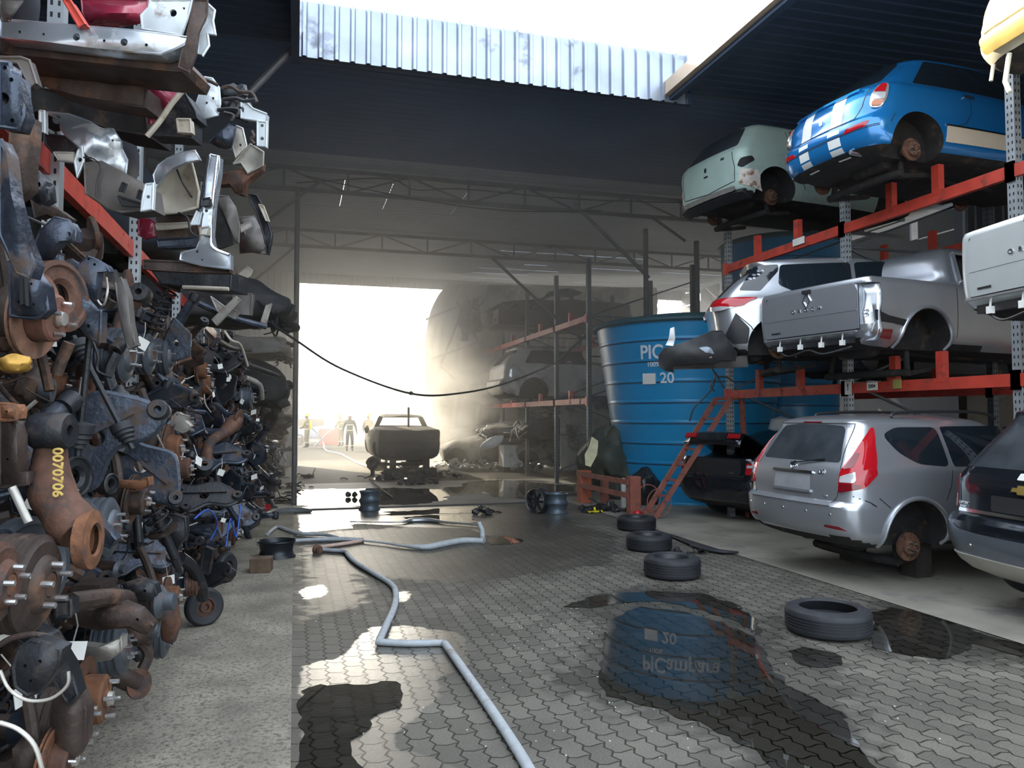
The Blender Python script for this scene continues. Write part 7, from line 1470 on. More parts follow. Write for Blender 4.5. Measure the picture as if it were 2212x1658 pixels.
def p_sub(m=M_BLUES, k=1):
    t = empty('subframe'); bm = bmesh.new(); bm_tube(bm, smooth_path([(.12, -.05, .28), (.06, 0, .12), (.0, .03, -.05), (-.04, .0, -.25), (.05, 0, -.36)], 5), [.03, .034, .036, .038, .04] + [.042] * 10 + [.04, .038, .036, .034, .03, .03], 10, flat=.7)
    bm_plate(bm, [(.02, -.03, .12), (.16, -.03, .02), (.18, -.03, -.14), (.08, -.03, -.2), (-.03, -.03, -.12)], (0, -1, 0), .03, bevel=.006, holes=[[(.08 + .028 * math.cos(6.283 * j / 12), -.03, -.06 + .028 * math.sin(6.283 * j / 12)) for j in range(12)]]); bead(bm, [(.02, -.045, .12), (.16, -.045, .02), (.18, -.045, -.14), (.08, -.045, -.2), (-.03, -.045, -.12)], .009); bm_bar(bm, (.0, -.05, .06), (.14, -.05, -.1), .03, .02); mesh_obj('pressing', bm, m, t)
    for p in ((.13, -.05, .3), (.06, 0, -.38)): bm = bmesh.new(); bm_lathe(bm, [(.012, -.03), (.035, -.03), (.04, .0), (.035, .03), (.012, .03)], axis_M(p, (.2, 0, 1)), 16, close=True); mesh_obj('bush', bm, M_DKS, t)
    return t
def p_knuckle(m=M_RUSTB):
    t = empty('wheel_knuckle'); bm = bmesh.new(); lump(bm, (0, 0, 0), .075, 5, 3, .35, (1, .8, 1.2)); bm_tube(bm, smooth_path([(0, 0, .05), (-.03, .02, .15), (.0, .03, .24)], 4), .024, 8); bm_tube(bm, smooth_path([(0, 0, -.05), (.04, .02, -.13), (.02, .0, -.2)], 4), .028, 8); bm_tube(bm, [(0, .03, 0), (-.18, .1, .02)], .022, 8); mesh_obj('casting', bm, m, t)
    bm = bmesh.new(); bm_lathe(bm, [(.028, -.02), (.055, -.02), (.06, .0), (.055, .03), (.028, .03)], axis_M((.06, 0, 0), XA), 20, close=True); mesh_obj('bearing', bm, M_DRUM, t); return t
def p_shaft(m=M_DKS):
    t = empty('drive_shaft'); bm = bmesh.new(); bm_tube(bm, [(0, 0, .3), (.03, 0, -.3)], .013, 8); mesh_obj('shaft', bm, m, t)
    for z in (.22, -.22): bm = bmesh.new(); bm_lathe(bm, [(.015, -.05), (.03, -.045), (.026, -.03), (.038, -.025), (.034, -.01), (.046, -.005), (.042, .01), (.05, .015), (.05, .05), (.0, .06)], Matrix.Translation((.015 - .05 * z, 0, z)), 14); mesh_obj('boot', bm, M_TYRE, t)
    return t
def p_beam(m=M_RUSTB):
    t = empty('rear_axle'); bm = bmesh.new(); bm_tube(bm, smooth_path([(.1, 0, 0), (-.2, .03, .01), (-.6, .02, .0), (-.9, 0, .03)], 4), .04, 10); bm_bar(bm, (-.1, 0, -.05), (-.1, 0, .07), .12, .09); mesh_obj('beam', bm, m, t)
    bm = bmesh.new(); bm_lathe(bm, [(0, 0), (.05, 0), (.055, .012), (.03, .03), (.028, .06), (0, .065)], axis_M((.1, 0, 0), XA), 18); mesh_obj('spindle', bm, M_DRUM, t); return t
def p_tag():
    t = empty('paper_tag'); bm = bmesh.new(); bm_plate(bm, [(0, -.03, -.02), (0, .03, -.024), (.005, .032, .022), (.005, -.028, .024)], (1, 0, 0), .002); mesh_obj('tag', bm, M_CARD, t, smooth=False); bm = bmesh.new(); bm_tube(bm, [(0, .0, .02), (-.02, .01, .06), (-.03, .0, .1)], .002, 5); mesh_obj('tie_wire', bm, M_ALOY, t); return t
KINDS = {'drum': p_drum, 'drumr': lambda: p_drum(.115, M_RUST, M_RUSTO), 'drumb': lambda: p_drum(.12, M_RUSTB, M_RUST), 'disc': p_disc, 'disct': lambda: p_disc(.14, mat('tan_rust', (.22, .115, .075), .8, .1, var=.3, scale=14, blotch=(.10, .055, .04), bl_amt=.4, bl_scale=9, bump=.3, bscale=60), M_RUSTP), 'discb': lambda: p_disc(.13, M_RUSTO, M_RUST), 'discd': lambda: p_disc(.135, M_RUSTB, M_RUSTB), 'trail': p_trail, 'trailr': lambda: p_trail(M_RUST, .42), 'ctrl': p_ctrl, 'ctrld': lambda: p_ctrl(M_DKS, 4), 'ctrla': lambda: p_ctrl(M_ALOY, 7), 'strut': p_strut, 'sub': p_sub, 'subd': lambda: p_sub(M_DKS), 'subr': lambda: p_sub(M_RUSTB), 'knuckle': p_knuckle, 'knuckled': lambda: p_knuckle(M_DKS), 'shaft': p_shaft, 'beam': p_beam, 'tag': p_tag}
M_RUSTP = mat('pinkish_rust', (.19, .085, .06), .8, .1, var=.35, scale=12, blotch=(.11, .065, .045), bl_amt=.45, bl_scale=8, bump=.3, bscale=60)
CATN = {'disct': ('brake disc', 'tan brake disc'), 'drum': ('brake drum', 'grey brake drum'), 'drumr': ('brake drum', 'rust-red brake drum'), 'drumb': ('brake drum', 'brown brake drum'), 'disc': ('brake disc', 'rusty brake disc'), 'discb': ('brake disc', 'orange-rusted brake disc'), 'discd': ('brake disc', 'dark brown brake disc'), 'trail': ('trailing arm', 'brown trailing arm'), 'trailr': ('trailing arm', 'rusty trailing arm'), 'ctrl': ('control arm', 'blue-black control arm'), 'ctrld': ('control arm', 'black control arm'), 'ctrla': ('control arm', 'pale alloy control arm'), 'strut': ('strut', 'black spring strut'), 'sub': ('subframe', 'blue-black subframe piece'), 'subd': ('subframe', 'black subframe piece'), 'subr': ('subframe', 'rusty subframe piece'), 'knuckle': ('wheel knuckle', 'brown wheel knuckle'), 'knuckled': ('wheel knuckle', 'black wheel knuckle'), 'shaft': ('drive shaft', 'black drive shaft'), 'beam': ('axle', 'brown axle beam end'), 'tag': ('tag', 'white paper tag')}
PROTO = {}; USED = set()
def put(kind, loc, rot=(0, 0, 0), sc=1.0, label=None, group=None):
    if kind not in PROTO: PROTO[kind] = KINDS[kind]()
    o = PROTO[kind] if kind not in USED else copy_tree(PROTO[kind]); USED.add(kind)
    o.location = loc; o.rotation_euler = tuple(R(a) for a in rot); o.scale = (sc,) * 3
    if 'group' in o: del o['group']
    return tag(o, label, CATN[kind][0], group)
# --- the parts one can point to, front to back
near = [
 ('disct', 128, 688, 2.5, (4, 6, -28), 1.0, 'rusty brake disc with deep hub and shiny cap, biggest disc on the left'),
 ('drum', 282, 768, 3.9, (0, 2, -18), 1.12, 'ribbed grey brake drum below the second rack upright'),
 ('drumb', 98, 1262, 2.15, (3, 4, -30), 1.15, 'big brown brake drum at the left, lower of the pile front'),
 ('drumr', 14, 1262, 1.98, (0, 4, -20), .95, 'orange-hubbed drum with bright studs cut by the left frame edge'),
 ('drum', 248, 1138, 3.2, (0, 0, -22), 1.0, 'grey drum with rusty face and white tags beside the chalk-marked arm'),
 ('discd', 318, 1082, 3.7, (0, 8, -20), .9, 'brown disc hanging above the dark cable nest'),
 ('disc', 392, 968, 5.0, (0, 3, -15), 1.1, 'rusty disc with pale plate above it, middle of the wall'),
 ('discb', 412, 1010, 5.4, (5, 0, -12), 1.0, 'orange disc with dripping rust, right of the middle plate'),
 ('disc', 365, 1065, 4.3, (0, 0, -18), .9, 'small rusty disc at the end of the orange lever'),
 ('drum', 366, 1372, 4.4, (0, 2, -8), 1.0, 'blue-grey drum with bright studs standing out over the concrete'),
 ('drum', 272, 1398, 3.5, (0, -8, -8), .95, 'grey-faced drum edge-on behind the pale alloy arm'),
 ('disc', 232, 1508, 2.95, (0, 2, -6), 1.15, 'rusty disc edge-on with a row of chrome nuts, bottom of the wall'),
 ('drumb', 178, 1565, 2.65, (0, 2, -8), 1.1, 'brown and grey drum edge-on at the bottom of the wall'),
 ('discb', 158, 1640, 2.4, (0, 6, -25), .8, 'orange rusty disc at the very bottom left'),
 ('disc', 388, 1290, 4.6, (0, 0, -10), .9, 'brown disc standing behind the small solid wheel'),
 ('drum', 370, 770, 5.2, (0, 0, -16), 1.0, 'grey drum with white tags under the third rack upright'),
 ('drum', 330, 765, 4.6, (0, 0, -20), 1.0, 'blue-edged drum between the ribbed drum and the tags'),
 ('disc', 448, 800, 7.3, (0, 0, -14), 1.0, 'rust-streaked disc under the far end of the beam'),
 ('drum', 545, 860, 10.2, (0, 0, -10), 1.2, 'dark drum near the charred car front'),
 ('strut', 335, 690, 4.8, (10, 20, 20), .9, 'black strut leaning under the middle rack upright'),
 ('trailr', 300, 640, 4.2, (0, 30, 20), .9, 'brown arm with cup bush under the red beam'),
 ('sub', 365, 720, 5.2, (0, 10, 0), .9, 'blue-black pressing under the end of the near beam'),
 ('ctrl', 195, 950, 3.3, (0, -25, 10), 1.3, 'dark wide arm right of the chalk-marked arm'),
 ('ctrl', 300, 1000, 3.9, (0, 45, 0), 1.1, 'dark arm in the middle of the wall below the tan plate'),
 ('knuckled', 250, 880, 3.7, (0, 0, 30), 1.1, 'black casting under the ribbed drum'),
 ('strut', 345, 1130, 4.1, (15, -20, 0), .9, 'black strut behind the grey tagged drum'),
 ('shaft', 175, 820, 3.0, (5, 8, 0), 1.0, 'hanging drive shaft under the biggest disc'),
 ('shaft', 215, 850, 3.2, (-8, -25, 0), .9, 'slanting drive shaft below the triangular plate'),
 ('beam', 270, 1300, 3.3, (0, 0, -25), 1.3, 'thick brown axle beam across the lower pile'),
 ('knuckle', 300, 1355, 3.7, (0, 0, 0), 1.0, 'brown casting behind the alloy arm'),
 ('drumr', 430, 1260, 5.6, (0, 0, 10), .75, 'small rusty drum above the solid wheel'),
]
for k, px, py, d, rot, sc, lab in near: put(k, at(px, py, d), (rot[0], rot[1], rot[2] * (.3 if k[:2] in ('dr', 'di') and px != 128 else .45)), sc, lab)
# chalk-marked arm
ch = empty('trailing_arm', at(118, 920, 2.35), 'rusty trailing arm with yellow chalk figures down its side', 'trailing arm'); c0 = ch.location.copy()
bm = bmesh.new(); bm_tube(bm, smooth_path([at(*p) - c0 for p in ((112, 945, 2.35), (108, 1000, 2.36), (112, 1060, 2.34), (140, 1110, 2.32), (172, 1150, 2.3))], 5), [.048, .046, .046, .048, .05, .053, .057, .06, .064, .067, .068, .068, .066, .064, .064, .066, .069, .07, .07, .066, .06], 14); mesh_obj('arm', bm, M_RUST, ch)
bm = bmesh.new(); bm_lathe(bm, [(.018, -.055), (.05, -.055), (.056, -.045), (.056, .045), (.05, .055), (.018, .055)], axis_M(at(112, 930, 2.33) - c0, (1, -.25, 0)), 22, close=True); mesh_obj('bush', bm, M_DKS, ch)
bm = bmesh.new(); bm_lathe(bm, [(.045, .0), (.05, -.02), (.085, -.02), (.088, 0), (.088, .014), (.05, .02), (.045, .012)], axis_M(at(192, 1165, 2.3) - c0, (1, -.12, 0)), 26); mesh_obj('flange', bm, M_RUSTO, ch)
me = text_mesh('0070706', .042, .002); me.transform(Matrix.Rotation(R(-90), 4, 'Z')); q = at(124, 1020, 2.265) - c0; me.transform(Matrix.Translation(q) @ Matrix((_r, _u, -_f)).transposed().to_4x4()); me.materials.append(mat('yellow_chalk', (.6, .42, .12), .9, var=.3, scale=40)); link(bpy.data.objects.new('chalk_marks', me), ch)
# traced plates and brackets
TR = [
 ('bracket', Z5([(0, 60), (80, 65), (85, 130), (155, 165), (160, 300), (195, 480), (150, 600), (0, 580)]), 2.1, M_BLUES, 'grey holed bracket plate high at the left frame edge', [(10, 146, 5), (24, 172, 5), (6, 213, 14), (26, 260, 5)], .03, .01),
 ('strut_tube', Z5([(95, 560), (200, 470), (260, 500), (255, 650), (225, 930), (230, 1080), (90, 1190), (70, 900), (90, 700)]), 2.3, M_RUSTB, 'brown strut column below the grey holed bracket', [(36, 360, 4)], .03, .06),
 ('suspension_link', [(0, 300), (14, 330), (24, 420), (45, 500), (72, 570), (62, 600), (40, 590), (18, 540), (0, 500)], 2.0, M_BLUES, 'long curved blue-black arm running down the left frame edge', [], .05, .05),
 ('subframe_bracket', Z7([(90, 200), (300, 210), (340, 330), (440, 450), (475, 680), (360, 770), (110, 745), (105, 330)]), 2.35, M_BLUES, 'blue-black slotted bracket left of the biggest disc', [(44, 606, 3), (67, 613, 3), (41, 652, 3), (72, 657, 3)], .05, .03),
 ('suspension_link', Z7([(500, 120), (560, 130), (575, 260), (690, 420), (850, 600), (930, 690), (1000, 700), (990, 1010), (850, 940), (760, 830), (700, 640), (600, 440), (480, 280)]), 2.9, M_BLUES, 'long blue-black suspension arm slanting right of the biggest disc', [(190, 704, 4.5)], .06, .04),
 ('bracket', Z7([(880, 160), (960, 190), (1050, 240), (1085, 300), (965, 310), (945, 580), (920, 680), (800, 580), (690, 390), (640, 330), (640, 210), (720, 190), (790, 240)]), 3.2, M_BLUES, 'blue-grey wide bracket above the long suspension arm', [(191, 559, 3), (204, 571, 3)], .05, .04),
 ('tan_plate', zp([(780, 90), (830, 80), (880, 130), (920, 180), (960, 200), (950, 260), (900, 285), (800, 265), (720, 235), (800, 190)], .3016, 0, 860), 3.9, mat('tan_steel', (.26, .22, .155), .5, .5, var=.2), 'tan three-cornered plate in the middle of the wall', [(246, 888, 3), (281, 917, 3.5), (250, 927, 1.5)], .01, .02),
 ('white_plate', [(372, 900), (384, 890), (392, 895), (405, 898), (400, 908), (412, 920), (405, 928), (395, 934), (378, 926), (380, 915), (364, 922), (372, 912)], 5.0, M_ALOY, 'pale spiky plate right of the tan plate', [(382, 896, 2)], .01, .01),
 ('dark_plate', [(285, 862), (310, 858), (322, 875), (318, 910), (300, 925), (290, 905)], 4.2, M_BLUES, 'dark round-cornered plate above the tan plate', [], .03, .01),
 ('holed_plate', [(45, 1400), (70, 1382), (92, 1388), (132, 1402), (122, 1440), (85, 1490), (62, 1500), (35, 1480), (30, 1440)], 1.95, M_DKS, 'black holed plate near the bottom left corner', [(54, 1438, 4), (86, 1428, 4), (66, 1470, 3)], .03, .03),
 ('alloy_arm', [(152, 1400), (170, 1393), (215, 1398), (245, 1385), (262, 1375), (262, 1402), (240, 1420), (200, 1428), (168, 1420)], 3.1, M_ALOY, 'pale alloy arm low in the wall beside the edge-on drum', [], .05, .02),
 ('orange_block', [(0, 872), (30, 874), (36, 886), (34, 905), (0, 906)], 2.2, M_RUSTO, 'orange rusty block at the left frame edge above the grey beam', [(14, 889, 3)], .03, .02),
 ('grey_beam', [(0, 908), (33, 910), (36, 930), (38, 1020), (60, 1022), (60, 1045), (0, 1052)], 2.25, M_RUSTB, 'grey-brown upright beam under the orange block', [(16, 992, 3)], .04, .03),
 ('orange_lever', [(225, 1042), (262, 1038), (300, 1040), (320, 1030), (322, 1048), (290, 1060), (255, 1054), (228, 1056)], 3.6, M_RUSTO, 'orange rusty lever lying across the middle of the wall', [], .03, .02),
 ('flange_box', [(135, 1135), (172, 1125), (190, 1120), (204, 1128), (200, 1195), (182, 1200), (140, 1170)], 2.55, M_RUSTB, 'brown box end behind the chalk-marked arm flange', [], .05, .02),
 ('blue_rod', [(430, 470), (436, 470), (442, 560), (436, 562)], 6.0, M_BLUES, 'thin blue strip behind the silver pillar', [], .0, .01),
 ('black_channel', [(432, 1235), (442, 1180), (460, 1188), (450, 1240)], 5.6, M_DKS, 'black channel strip above the solid wheel', [], .0, .05),
 ('black_bracket', [(330, 1120), (372, 1110), (400, 1118), (402, 1150), (380, 1190), (360, 1180), (372, 1145), (335, 1140)], 4.4, M_DKS, 'black hooked bracket in the cable nest', [], .03, .03),
 ('stamped_arm', [(20, 1060), (60, 1040), (78, 1010), (100, 1020), (118, 1075), (108, 1110), (70, 1120), (30, 1105)], 2.55, M_BLUES, 'blue-grey stamped arm behind the grey-brown upright beam', [(60, 1075, 5)], .05, .04),
 ('bush_arm', [(70, 545), (88, 500), (120, 470), (150, 478), (163, 500), (160, 518), (128, 520), (105, 545), (88, 570)], 2.75, M_BLUES, 'blue-grey arm with cup bush under the near end of the red beam', [(148, 505, 5)], .07, .03),
 ('folded_bracket', [(68, 425), (92, 408), (100, 440), (126, 452), (150, 470), (140, 482), (100, 462), (78, 470)], 2.85, M_RUSTB, 'brown folded bracket on top of the cup bush arm', [], .03, .04),
 ('spring_cup', [(58, 380), (84, 372), (100, 392), (104, 430), (86, 440), (66, 425)], 2.6, M_DKS, 'black spring cup beside the brown strut column', [(82, 398, 6)], .06, .03),
 ('suspension_link', [(0, 1300), (60, 1350), (108, 1372), (150, 1440), (168, 1500), (150, 1520), (120, 1470), (70, 1400), (0, 1350)], 2.35, M_DKS, 'long black arm curving down behind the black holed plate', [], .05, .05),
 ('brown_arm', [(140, 1310), (200, 1318), (262, 1302), (300, 1318), (330, 1350), (318, 1372), (280, 1352), (210, 1358), (150, 1345)], 3.0, M_RUSTB, 'broad brown arm lying across above the pale alloy arm', [(296, 1338, 4)], .07, .05),
 ('oval_bracket', [(262, 1262), (300, 1252), (332, 1262), (338, 1284), (310, 1300), (276, 1292)], 3.2, M_DKS, 'black oval bracket with two holes above the brown arm', [(284, 1278, 4), (312, 1276, 4)], .04, .02),
 ('rust_shield', [(330, 1290), (352, 1268), (372, 1300), (384, 1345), (372, 1390), (352, 1380), (345, 1330)], 4.1, M_RUST, 'rusty curved shield beside the blue-grey studded drum', [], .07, .05),
 ('grey_box_arm', [(120, 1500), (165, 1490), (185, 1530), (182, 1600), (150, 1660), (110, 1660), (105, 1560)], 2.4, M_RUSTB, 'dark brown box arm at the bottom behind the edge-on drum', [], .05, .05),
 ('blue_flat_arm', [(150, 1090), (176, 1078), (218, 1130), (250, 1165), (238, 1182), (200, 1160), (168, 1125)], 3.0, M_BLUES, 'blue-grey flat arm slanting down from the orange lever', [], .02, .03),
 ('long_rail', [(250, 610), (262, 600), (276, 640), (282, 700), (292, 745), (278, 752), (264, 700), (256, 650)], 3.7, M_GREYP, 'grey curved rail standing above the ribbed drum', [], .03, .03),
 ('dark_box', [(120, 1298), (152, 1296), (152, 1330), (122, 1334)], 2.4, M_DKS, 'small dark box beside the big brown drum', [], .0, .06),
]
for nm, pts, d, m, lab, ho, bu, am in TR: part_sheet(nm, pts, d, m, None, lab, nm.replace('_', ' '), bulge=bu, amp=am * .5, th=.05, step=10, holes=ho)
p_ = part_sheet('slot', Z7([(215, 330), (250, 325), (268, 640), (220, 640)]), 2.29, M_GAP, None, 'dark slot', 'slot', th=.004); p_.parent = bpy.data.objects['subframe_bracket']; del p_['label']; del p_['category']
# backing disc, pipes, cables, springs
PIPES = [
 ('cable_loop', [(0, 1447, 1.8), (20, 1488, 1.8), (60, 1512, 1.8), (110, 1508, 1.8), (145, 1480, 1.8), (148, 1450, 1.8)], .004, M_ALOY, 'white cable looping in front of the black holed plate'),
 ('cable_loop', [(0, 1560, 1.7), (40, 1575, 1.7), (75, 1610, 1.7), (92, 1665, 1.7)], .005, M_ALOY, 'white cable arching through the bottom left corner'),
 ('hoop', [(0, 1392, 2.0), (30, 1376, 2.0), (80, 1370, 2.0), (120, 1385, 2.0), (138, 1420, 2.0)], .008, M_RUSTB, 'brown hoop over the black holed plate'),
 ('bent_pipe', [(390, 1205, 5.4), (415, 1225, 5.5), (432, 1260, 5.6), (438, 1290, 5.7)], .045, M_DKS, 'thick black pipe running down to the small solid wheel'),
 ('bent_pipe', [(150, 1300, 2.7), (240, 1290, 3.0), (320, 1300, 3.4), (345, 1330, 3.5)], .035, M_RUSTB, 'bent brown pipe across the lower wall'),
 ('rod', [(26, 1052, 2.2), (44, 1090, 2.2), (62, 1128, 2.2)], .012, M_ALOY, 'pale rod leaning beside the grey-brown beam'),
 ('rod', [(155, 1060, 3.0), (205, 1052, 3.4)], .004, M_WHT, 'thin white rod pointing at the orange lever'),
 ('rod', [(590, 880, 3.3)] and [(174, 855, 3.1), (180, 815, 3.1)], .012, M_ALOY, 'pale rod hanging under the ribbed drum'),
 ('link_bar', [(150, 740, 2.7), (135, 775, 2.7), (122, 808, 2.7)], .02, M_RUSTB, 'oval link bar hanging below the biggest disc'),
 ('wire_bundle', [(190, 760, 3.3), (200, 800, 3.3), (215, 835, 3.4), (228, 862, 3.4)], .007, M_DKS, 'dark wire hanging left of the ribbed drum'),
 ('wire_bundle', [(200, 735, 3.4), (212, 770, 3.4), (210, 800, 3.4), (240, 815, 3.4)], .006, M_DKS, 'dark wire curling left of the ribbed drum'),
 ('brake_line', [(205, 640, 3.2), (222, 660, 3.2), (232, 630, 3.2), (230, 600, 3.3)], .005, M_ALOY, 'bright bent line beside the wide bracket'),
 ('brake_line', [(310, 880, 4.2), (322, 905, 4.3), (345, 950, 4.4), (360, 985, 4.5)], .006, M_ALOY, 'bright line slanting right of the tan plate'),
 ('hoop', [(330, 905, 4.6), (340, 870, 4.6), (365, 862, 4.6), (392, 880, 4.6)], .004, M_DKS, 'thin dark hoop above the pale spiky plate'),
 ('rubber_hose', [(540, 755, 8.5), (500, 750, 7.8), (470, 735, 7.2)], .03, M_DKS, 'thick dark hose pointing out under the pale bracket frame'),
 ('rubber_hose', [(480, 765, 7.8), (540, 790, 8.8), (600, 812, 9.8)], .035, M_DKS, 'long dark tube sloping toward the charred car front'),
 ('torn_strip', [(485, 715, 7.2), (500, 735, 7.2), (520, 745, 7.4), (535, 790, 7.6)], .012, M_LIN, 'torn cream strip hanging below the pale bracket frame'),
 ('bent_pipe', [(530, 815, 8.6), (560, 830, 8.8), (566, 860, 9.0)], .03, M_ALOY, 'bright curved pipe near the charred car front'),
 ('cable_loop', [(420, 1120, 5.2), (450, 1100, 5.4), (470, 1130, 5.6), (455, 1165, 5.6)], .006, mat('blue_cable', (.02, .08, .4), .4), 'blue cable in the dark nest by the parts wall foot'),
 ('cable_loop', [(488, 1180, 6.6), (498, 1120, 6.7), (510, 1160, 6.8), (520, 1090, 6.9)], .007, MATS['blue_cable'], 'blue cable hanging at the foot of the wall near the flattened hose'),
 ('cable_loop', [(520, 1080, 7.4), (535, 1050, 7.5), (545, 1090, 7.6)], .006, M_DKS, 'dark cable arching at the foot of the wall'),
]
for nm, pts, r, m, lab in PIPES: tubep(nm, pts, r, m, None, 9, lab, nm.replace('_', ' '))
for (px, py, d, r, lab, m) in ((60, 1225, 2.35, .155, 'blue-grey backing disc behind the big brown drum', M_DRUM), (128, 640, 2.75, .13, 'tan disc half hidden behind the biggest disc', M_RUST), (135, 915, 2.95, .09, 'black ring behind the top of the chalk-marked arm', M_DKS), (235, 1045, 3.5, .05, 'black ring at the left end of the orange lever', M_DKS), (160, 1030, 3.1, .09, 'dark pulley right of the chalk-marked arm', M_DKS)):
    bm = bmesh.new(); bm_lathe(bm, [(r * .35, 0), (r * .5, .015), (r * .8, .012), (r * .86, .02), (r, .015), (r, -.03), (r * .9, -.035), (r * .4, -.02)], axis_M((0, 0, 0), (1, -.5, .05)), 34, close=True); o = mesh_obj('backing_disc', bm, m); o.location = at(px, py, d); tag(o, lab, 'disc')
bm = bmesh.new(); lump(bm, (0, 0, 0), .035, 3, 3, .3, (1.2, .8, .8)); o = mesh_obj('brass_fitting', bm, M_BRASS); o.location = at(32, 785, 2.2); tag(o, 'yellow brass fitting at the left below the slotted bracket', 'fitting')
for (px, py, d, sc, lab, dark) in ((440, 1313, 5.95, .15, 'small solid wheel with rusty hub on the concrete, nearest of the two', 0), (487, 1232, 7.4, .15, 'small dark wheel on the concrete behind the nearest solid wheel', 1)):
    q = onZ(px, py + 38 if not dark else py + 26); q.z = sc; root = empty('caster_wheel', q, lab, 'wheel', None, (0, 0, R(-62 if not dark else -30)))
    bm = bmesh.new(); r = sc; bm_lathe(bm, [(r * .48, -.035), (r * .85, -.045), (r * .96, -.035), (r, -.02), (r, .02), (r * .96, .035), (r * .85, .045), (r * .48, .035)], axis_M((0, 0, 0), XA), 36, close=True); mesh_obj('tyre', bm, M_TYRE, root)
    bm = bmesh.new(); bm_lathe(bm, [(0, .01), (r * .18, .01), (r * .2, .03), (r * .26, .03), (r * .28, .012), (r * .4, .012), (r * .46, .038), (r * .5, .036), (r * .5, -.03), (0, -.03)], axis_M((0, 0, 0), XA), 30); mesh_obj('hub', bm, M_RUST if not dark else M_DKS, root)
# --- the rest of the wall, copied
rr = random.Random(2024); ks_n = ['drum', 'drumr', 'drumb', 'disc', 'discb', 'discd', 'trail', 'trailr', 'ctrl', 'ctrld', 'strut', 'sub', 'subd', 'subr', 'knuckle', 'knuckled', 'beam', 'beam', 'sub', 'ctrl', 'knuckle']
occ = [at(k[1], k[2], k[3]) for k in near]
def lay(y0, y1, dy, rows, xf, stretch, sc0, cnt=None):
    y = y0
    while y < y1:
        for ri, z in enumerate(rows):
            loc = Vector((xf(y, z) + rr.uniform(-.22, .05), y + rr.uniform(-.12, .12) * dy / .33, max(.14, z + rr.uniform(-.08, .08))))
            if any((loc - q).length < .2 for q in occ): loc.x -= .3
            k = rr.choice(ks_n); row = 'lower rows' if z < .9 else 'middle rows' if z < 1.75 else 'upper rows'
            put(k, loc, (rr.uniform(-180, 180) if k[:3] in ('ctr', 'sub', 'kno', 'str', 'tra') else rr.uniform(-10, 10), rr.uniform(-14, 14), rr.uniform(-12, 10) if k[:2] in ('dr', 'di') else rr.uniform(-40, 25)), sc0 * rr.uniform(.85, 1.15), f'{CATN[k][1]} in the {row} of the {stretch} parts wall', f'{CATN[k][1]}s, {row}, {stretch} parts wall')
        y += dy
front = lambda y, z: -.93 + .09 * (y - 2) / 3 - .10 * abs(z - 1.0) if y < 7 else -.78 + min(.30, .06 * (y - 7)) - .08 * abs(z - .9)
lay(2.05, 6.2, .36, (.22, .52, .82, 1.12, 1.42, 1.72, 2.02, 2.3), lambda y, z: front(y, z) - .12, 'near', 1.0)
lay(6.4, 11, .5, (.22, .55, .9, 1.25, 1.6, 1.95, 2.3), front, 'middle', 1.15)
lay(11.2, 25, 1.15, (.25, .65, 1.05, 1.5), front, 'far', 1.45)
for k in range(34):
    y = 2.2 + 9 * rr.random() ** 1.3; z = rr.uniform(.3, 2.3); put('tag', (front(y, z) + .12, y, z), (rr.uniform(-25, 25), rr.uniform(-15, 15), rr.uniform(-70, -10)), rr.uniform(.8, 1.5), 'white paper tag tied to a part in the left parts wall', 'paper tags on the parts wall')
# tangled metal behind the parts, too mixed to count
bm = bmesh.new(); mats_ = [M_DKS, M_RUSTB, M_BLUES, M_RUST]
for k in range(1500):
    y = 1.7 + 22 * rr.random() ** 1.5; z = rr.uniform(.04, 2.55); x = rr.uniform(-1.75, -1.0) + (.15 if y > 9 else 0); p = Vector((x, y, z)); t = rr.random(); mi = rr.randrange(4); d = Vector((rr.uniform(-1, 1), rr.uniform(-.7, .7), rr.uniform(-1, 1))).normalized()
    if t < .5: bm_tube(bm, smooth_path([p - d * .2, p + Vector((0, rr.uniform(-.08, .08), rr.uniform(-.08, .08))), p + d * .22], 3), rr.uniform(.01, .045), 7, mi)
    elif t < .75: bm_plate(bm, [p + Vector((rr.uniform(-.16, .16), rr.uniform(-.05, .05), rr.uniform(-.16, .16))) for _ in range(4)], Vector((.3, -1, 0)), .03, mi)
    else: bm_lathe(bm, [(0, 0), (.03, 0), (.035, -.01), (.10, -.015), (.105, -.03), (.10, -.05), (.03, -.06)], axis_M(p, (1, rr.uniform(-.4, .1), rr.uniform(-.2, .2))), 14, mi)
for k in range(1400):
    y = 1.8 + 14 * rr.random() ** 1.4; z = rr.uniform(.05, 2.5); p = Vector((front(y, z) - .12 + rr.uniform(-.22, .06), y, z)); t = rr.random(); mi = rr.randrange(5); d = Vector((rr.uniform(-1, 1), rr.uniform(-.6, .6), rr.uniform(-1, .6))).normalized(); L = rr.uniform(.04, .16)
    if t < .5: bm_tube(bm, smooth_path([p - d * L, p + Vector((rr.uniform(-.04, .04), 0, rr.uniform(-.06, .02))), p + d * L], 3), rr.uniform(.003, .009), 6, mi)
    elif t < .75: bm_lathe(bm, [(0, 0), (.009, 0), (.012, .004), (.012, .03), (.007, .034), (.007, .06), (0, .062)], axis_M(p, d), 8, mi)
    else: bm_bar(bm, p - d * L * .5, p + d * L * .5, rr.uniform(.015, .04), rr.uniform(.004, .012), mi)
o = mesh_obj('tangled_metal', bm, mats_ + [M_ALOY]); o['kind'] = 'stuff'; tag(o, 'dark tangle of scrap metal packed behind the hanging axles', 'scrap metal')
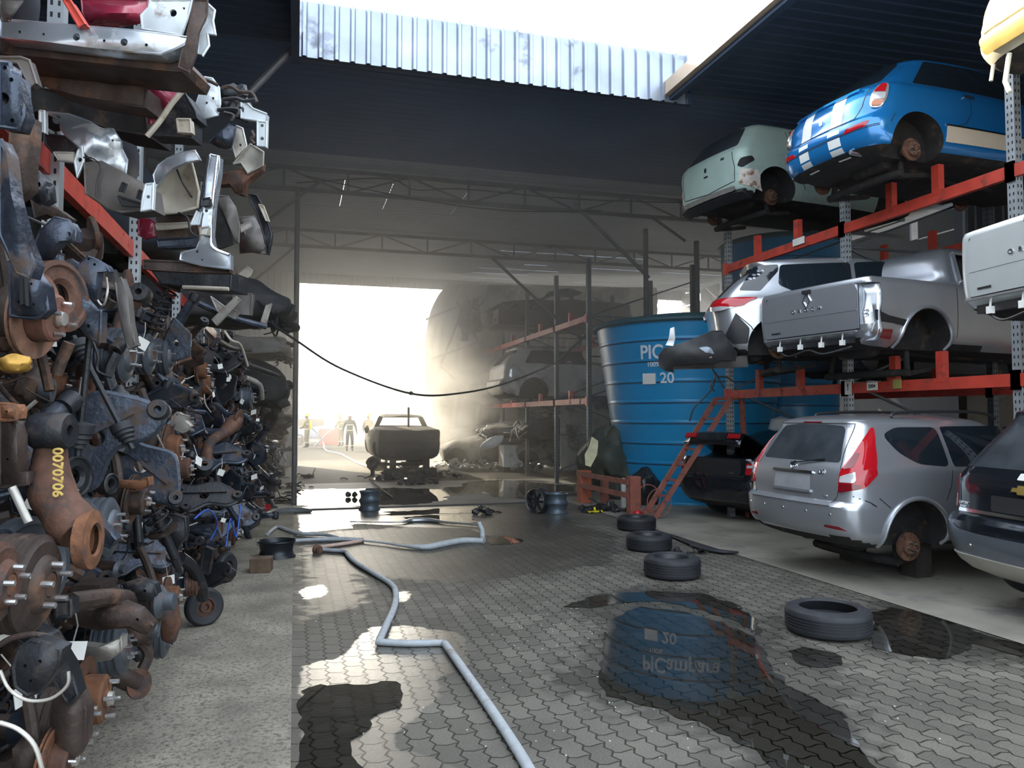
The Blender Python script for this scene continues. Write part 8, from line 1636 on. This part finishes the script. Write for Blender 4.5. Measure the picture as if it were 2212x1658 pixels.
# ------------------------------------------------------------------ smoke haze
def haze_box(name, lo, hi, dens, col=(1, .97, .9), aniso=.6, label=None, cloud=None):
    bm = bmesh.new(); c = Vector([(a + b) / 2 for a, b in zip(lo, hi)]); bm_box(bm, Vector(lo) - c, Vector(hi) - c)
    m = bpy.data.materials.new(name); m.use_nodes = True; t = m.node_tree; t.nodes.clear()
    o_ = nd(t, 'ShaderNodeOutputMaterial'); v = nd(t, 'ShaderNodeVolumeScatter'); v.inputs['Density'].default_value = dens
    v.inputs['Color'].default_value = tuple(col) + (1,); v.inputs['Anisotropy'].default_value = aniso
    t.links.new(v.outputs[0], o_.inputs['Volume'])
    if cloud:      # a thicker curling cloud inside the thin haze: centre, half size, extra density, noise scale
        cc, hs, cd, ns = cloud; tc = nd(t, 'ShaderNodeTexCoord')
        n = nd(t, 'ShaderNodeTexNoise'); n.inputs['Scale'].default_value = ns; n.inputs['Detail'].default_value = 3; n.inputs['Distortion'].default_value = 1.0
        t.links.new(tc.outputs['Object'], n.inputs['Vector'])
        r = nd(t, 'ShaderNodeMapRange'); r.inputs[1].default_value = .38; r.inputs[2].default_value = .7; r.inputs[4].default_value = cd; t.links.new(n.outputs[0], r.inputs[0])
        sb = nd(t, 'ShaderNodeVectorMath', operation='SUBTRACT'); sb.inputs[1].default_value = Vector(cc) - c; t.links.new(tc.outputs['Object'], sb.inputs[0])
        sc = nd(t, 'ShaderNodeVectorMath', operation='MULTIPLY'); sc.inputs[1].default_value = [1 / h for h in hs]; t.links.new(sb.outputs[0], sc.inputs[0])
        ln = nd(t, 'ShaderNodeVectorMath', operation='LENGTH'); t.links.new(sc.outputs[0], ln.inputs[0])
        f = nd(t, 'ShaderNodeMapRange'); f.inputs[1].default_value = 1.0; f.inputs[2].default_value = .3; t.links.new(ln.outputs['Value'], f.inputs[0])
        sx = nd(t, 'ShaderNodeSeparateXYZ'); t.links.new(tc.outputs['Object'], sx.inputs[0])      # smoke gathers under the roof
        hz = nd(t, 'ShaderNodeMapRange'); hz.inputs[1].default_value = -2.6; hz.inputs[2].default_value = 2.4; hz.inputs[3].default_value = dens * .35; hz.inputs[4].default_value = dens * 1.7; t.links.new(sx.outputs[2], hz.inputs[0])
        t.links.new(math_n(t, 'ADD', math_n(t, 'MULTIPLY', r.outputs[0], f.outputs[0]), hz.outputs[0]), v.inputs['Density'])
    o = mesh_obj(name, bm, m, smooth=False); o.location = c; o['kind'] = 'stuff'
    if label: tag(o, label, 'smoke')
    return o
haze_box('smoke', (-5, 10.6, .02), (14.4, 26.7, 6.3),   .042, (1, .96, .88), .5, 'smoke hanging under the shed roof, thickest beside the bright opening', ((5.0, 24.2, 3.0), (3.4, 3.0, 3.8), 1.3, .6))
haze_box('smoke_outside', (-14, 41, .02), (22, 58, 9), .05, label='bright sunlit smoke outside the opening')
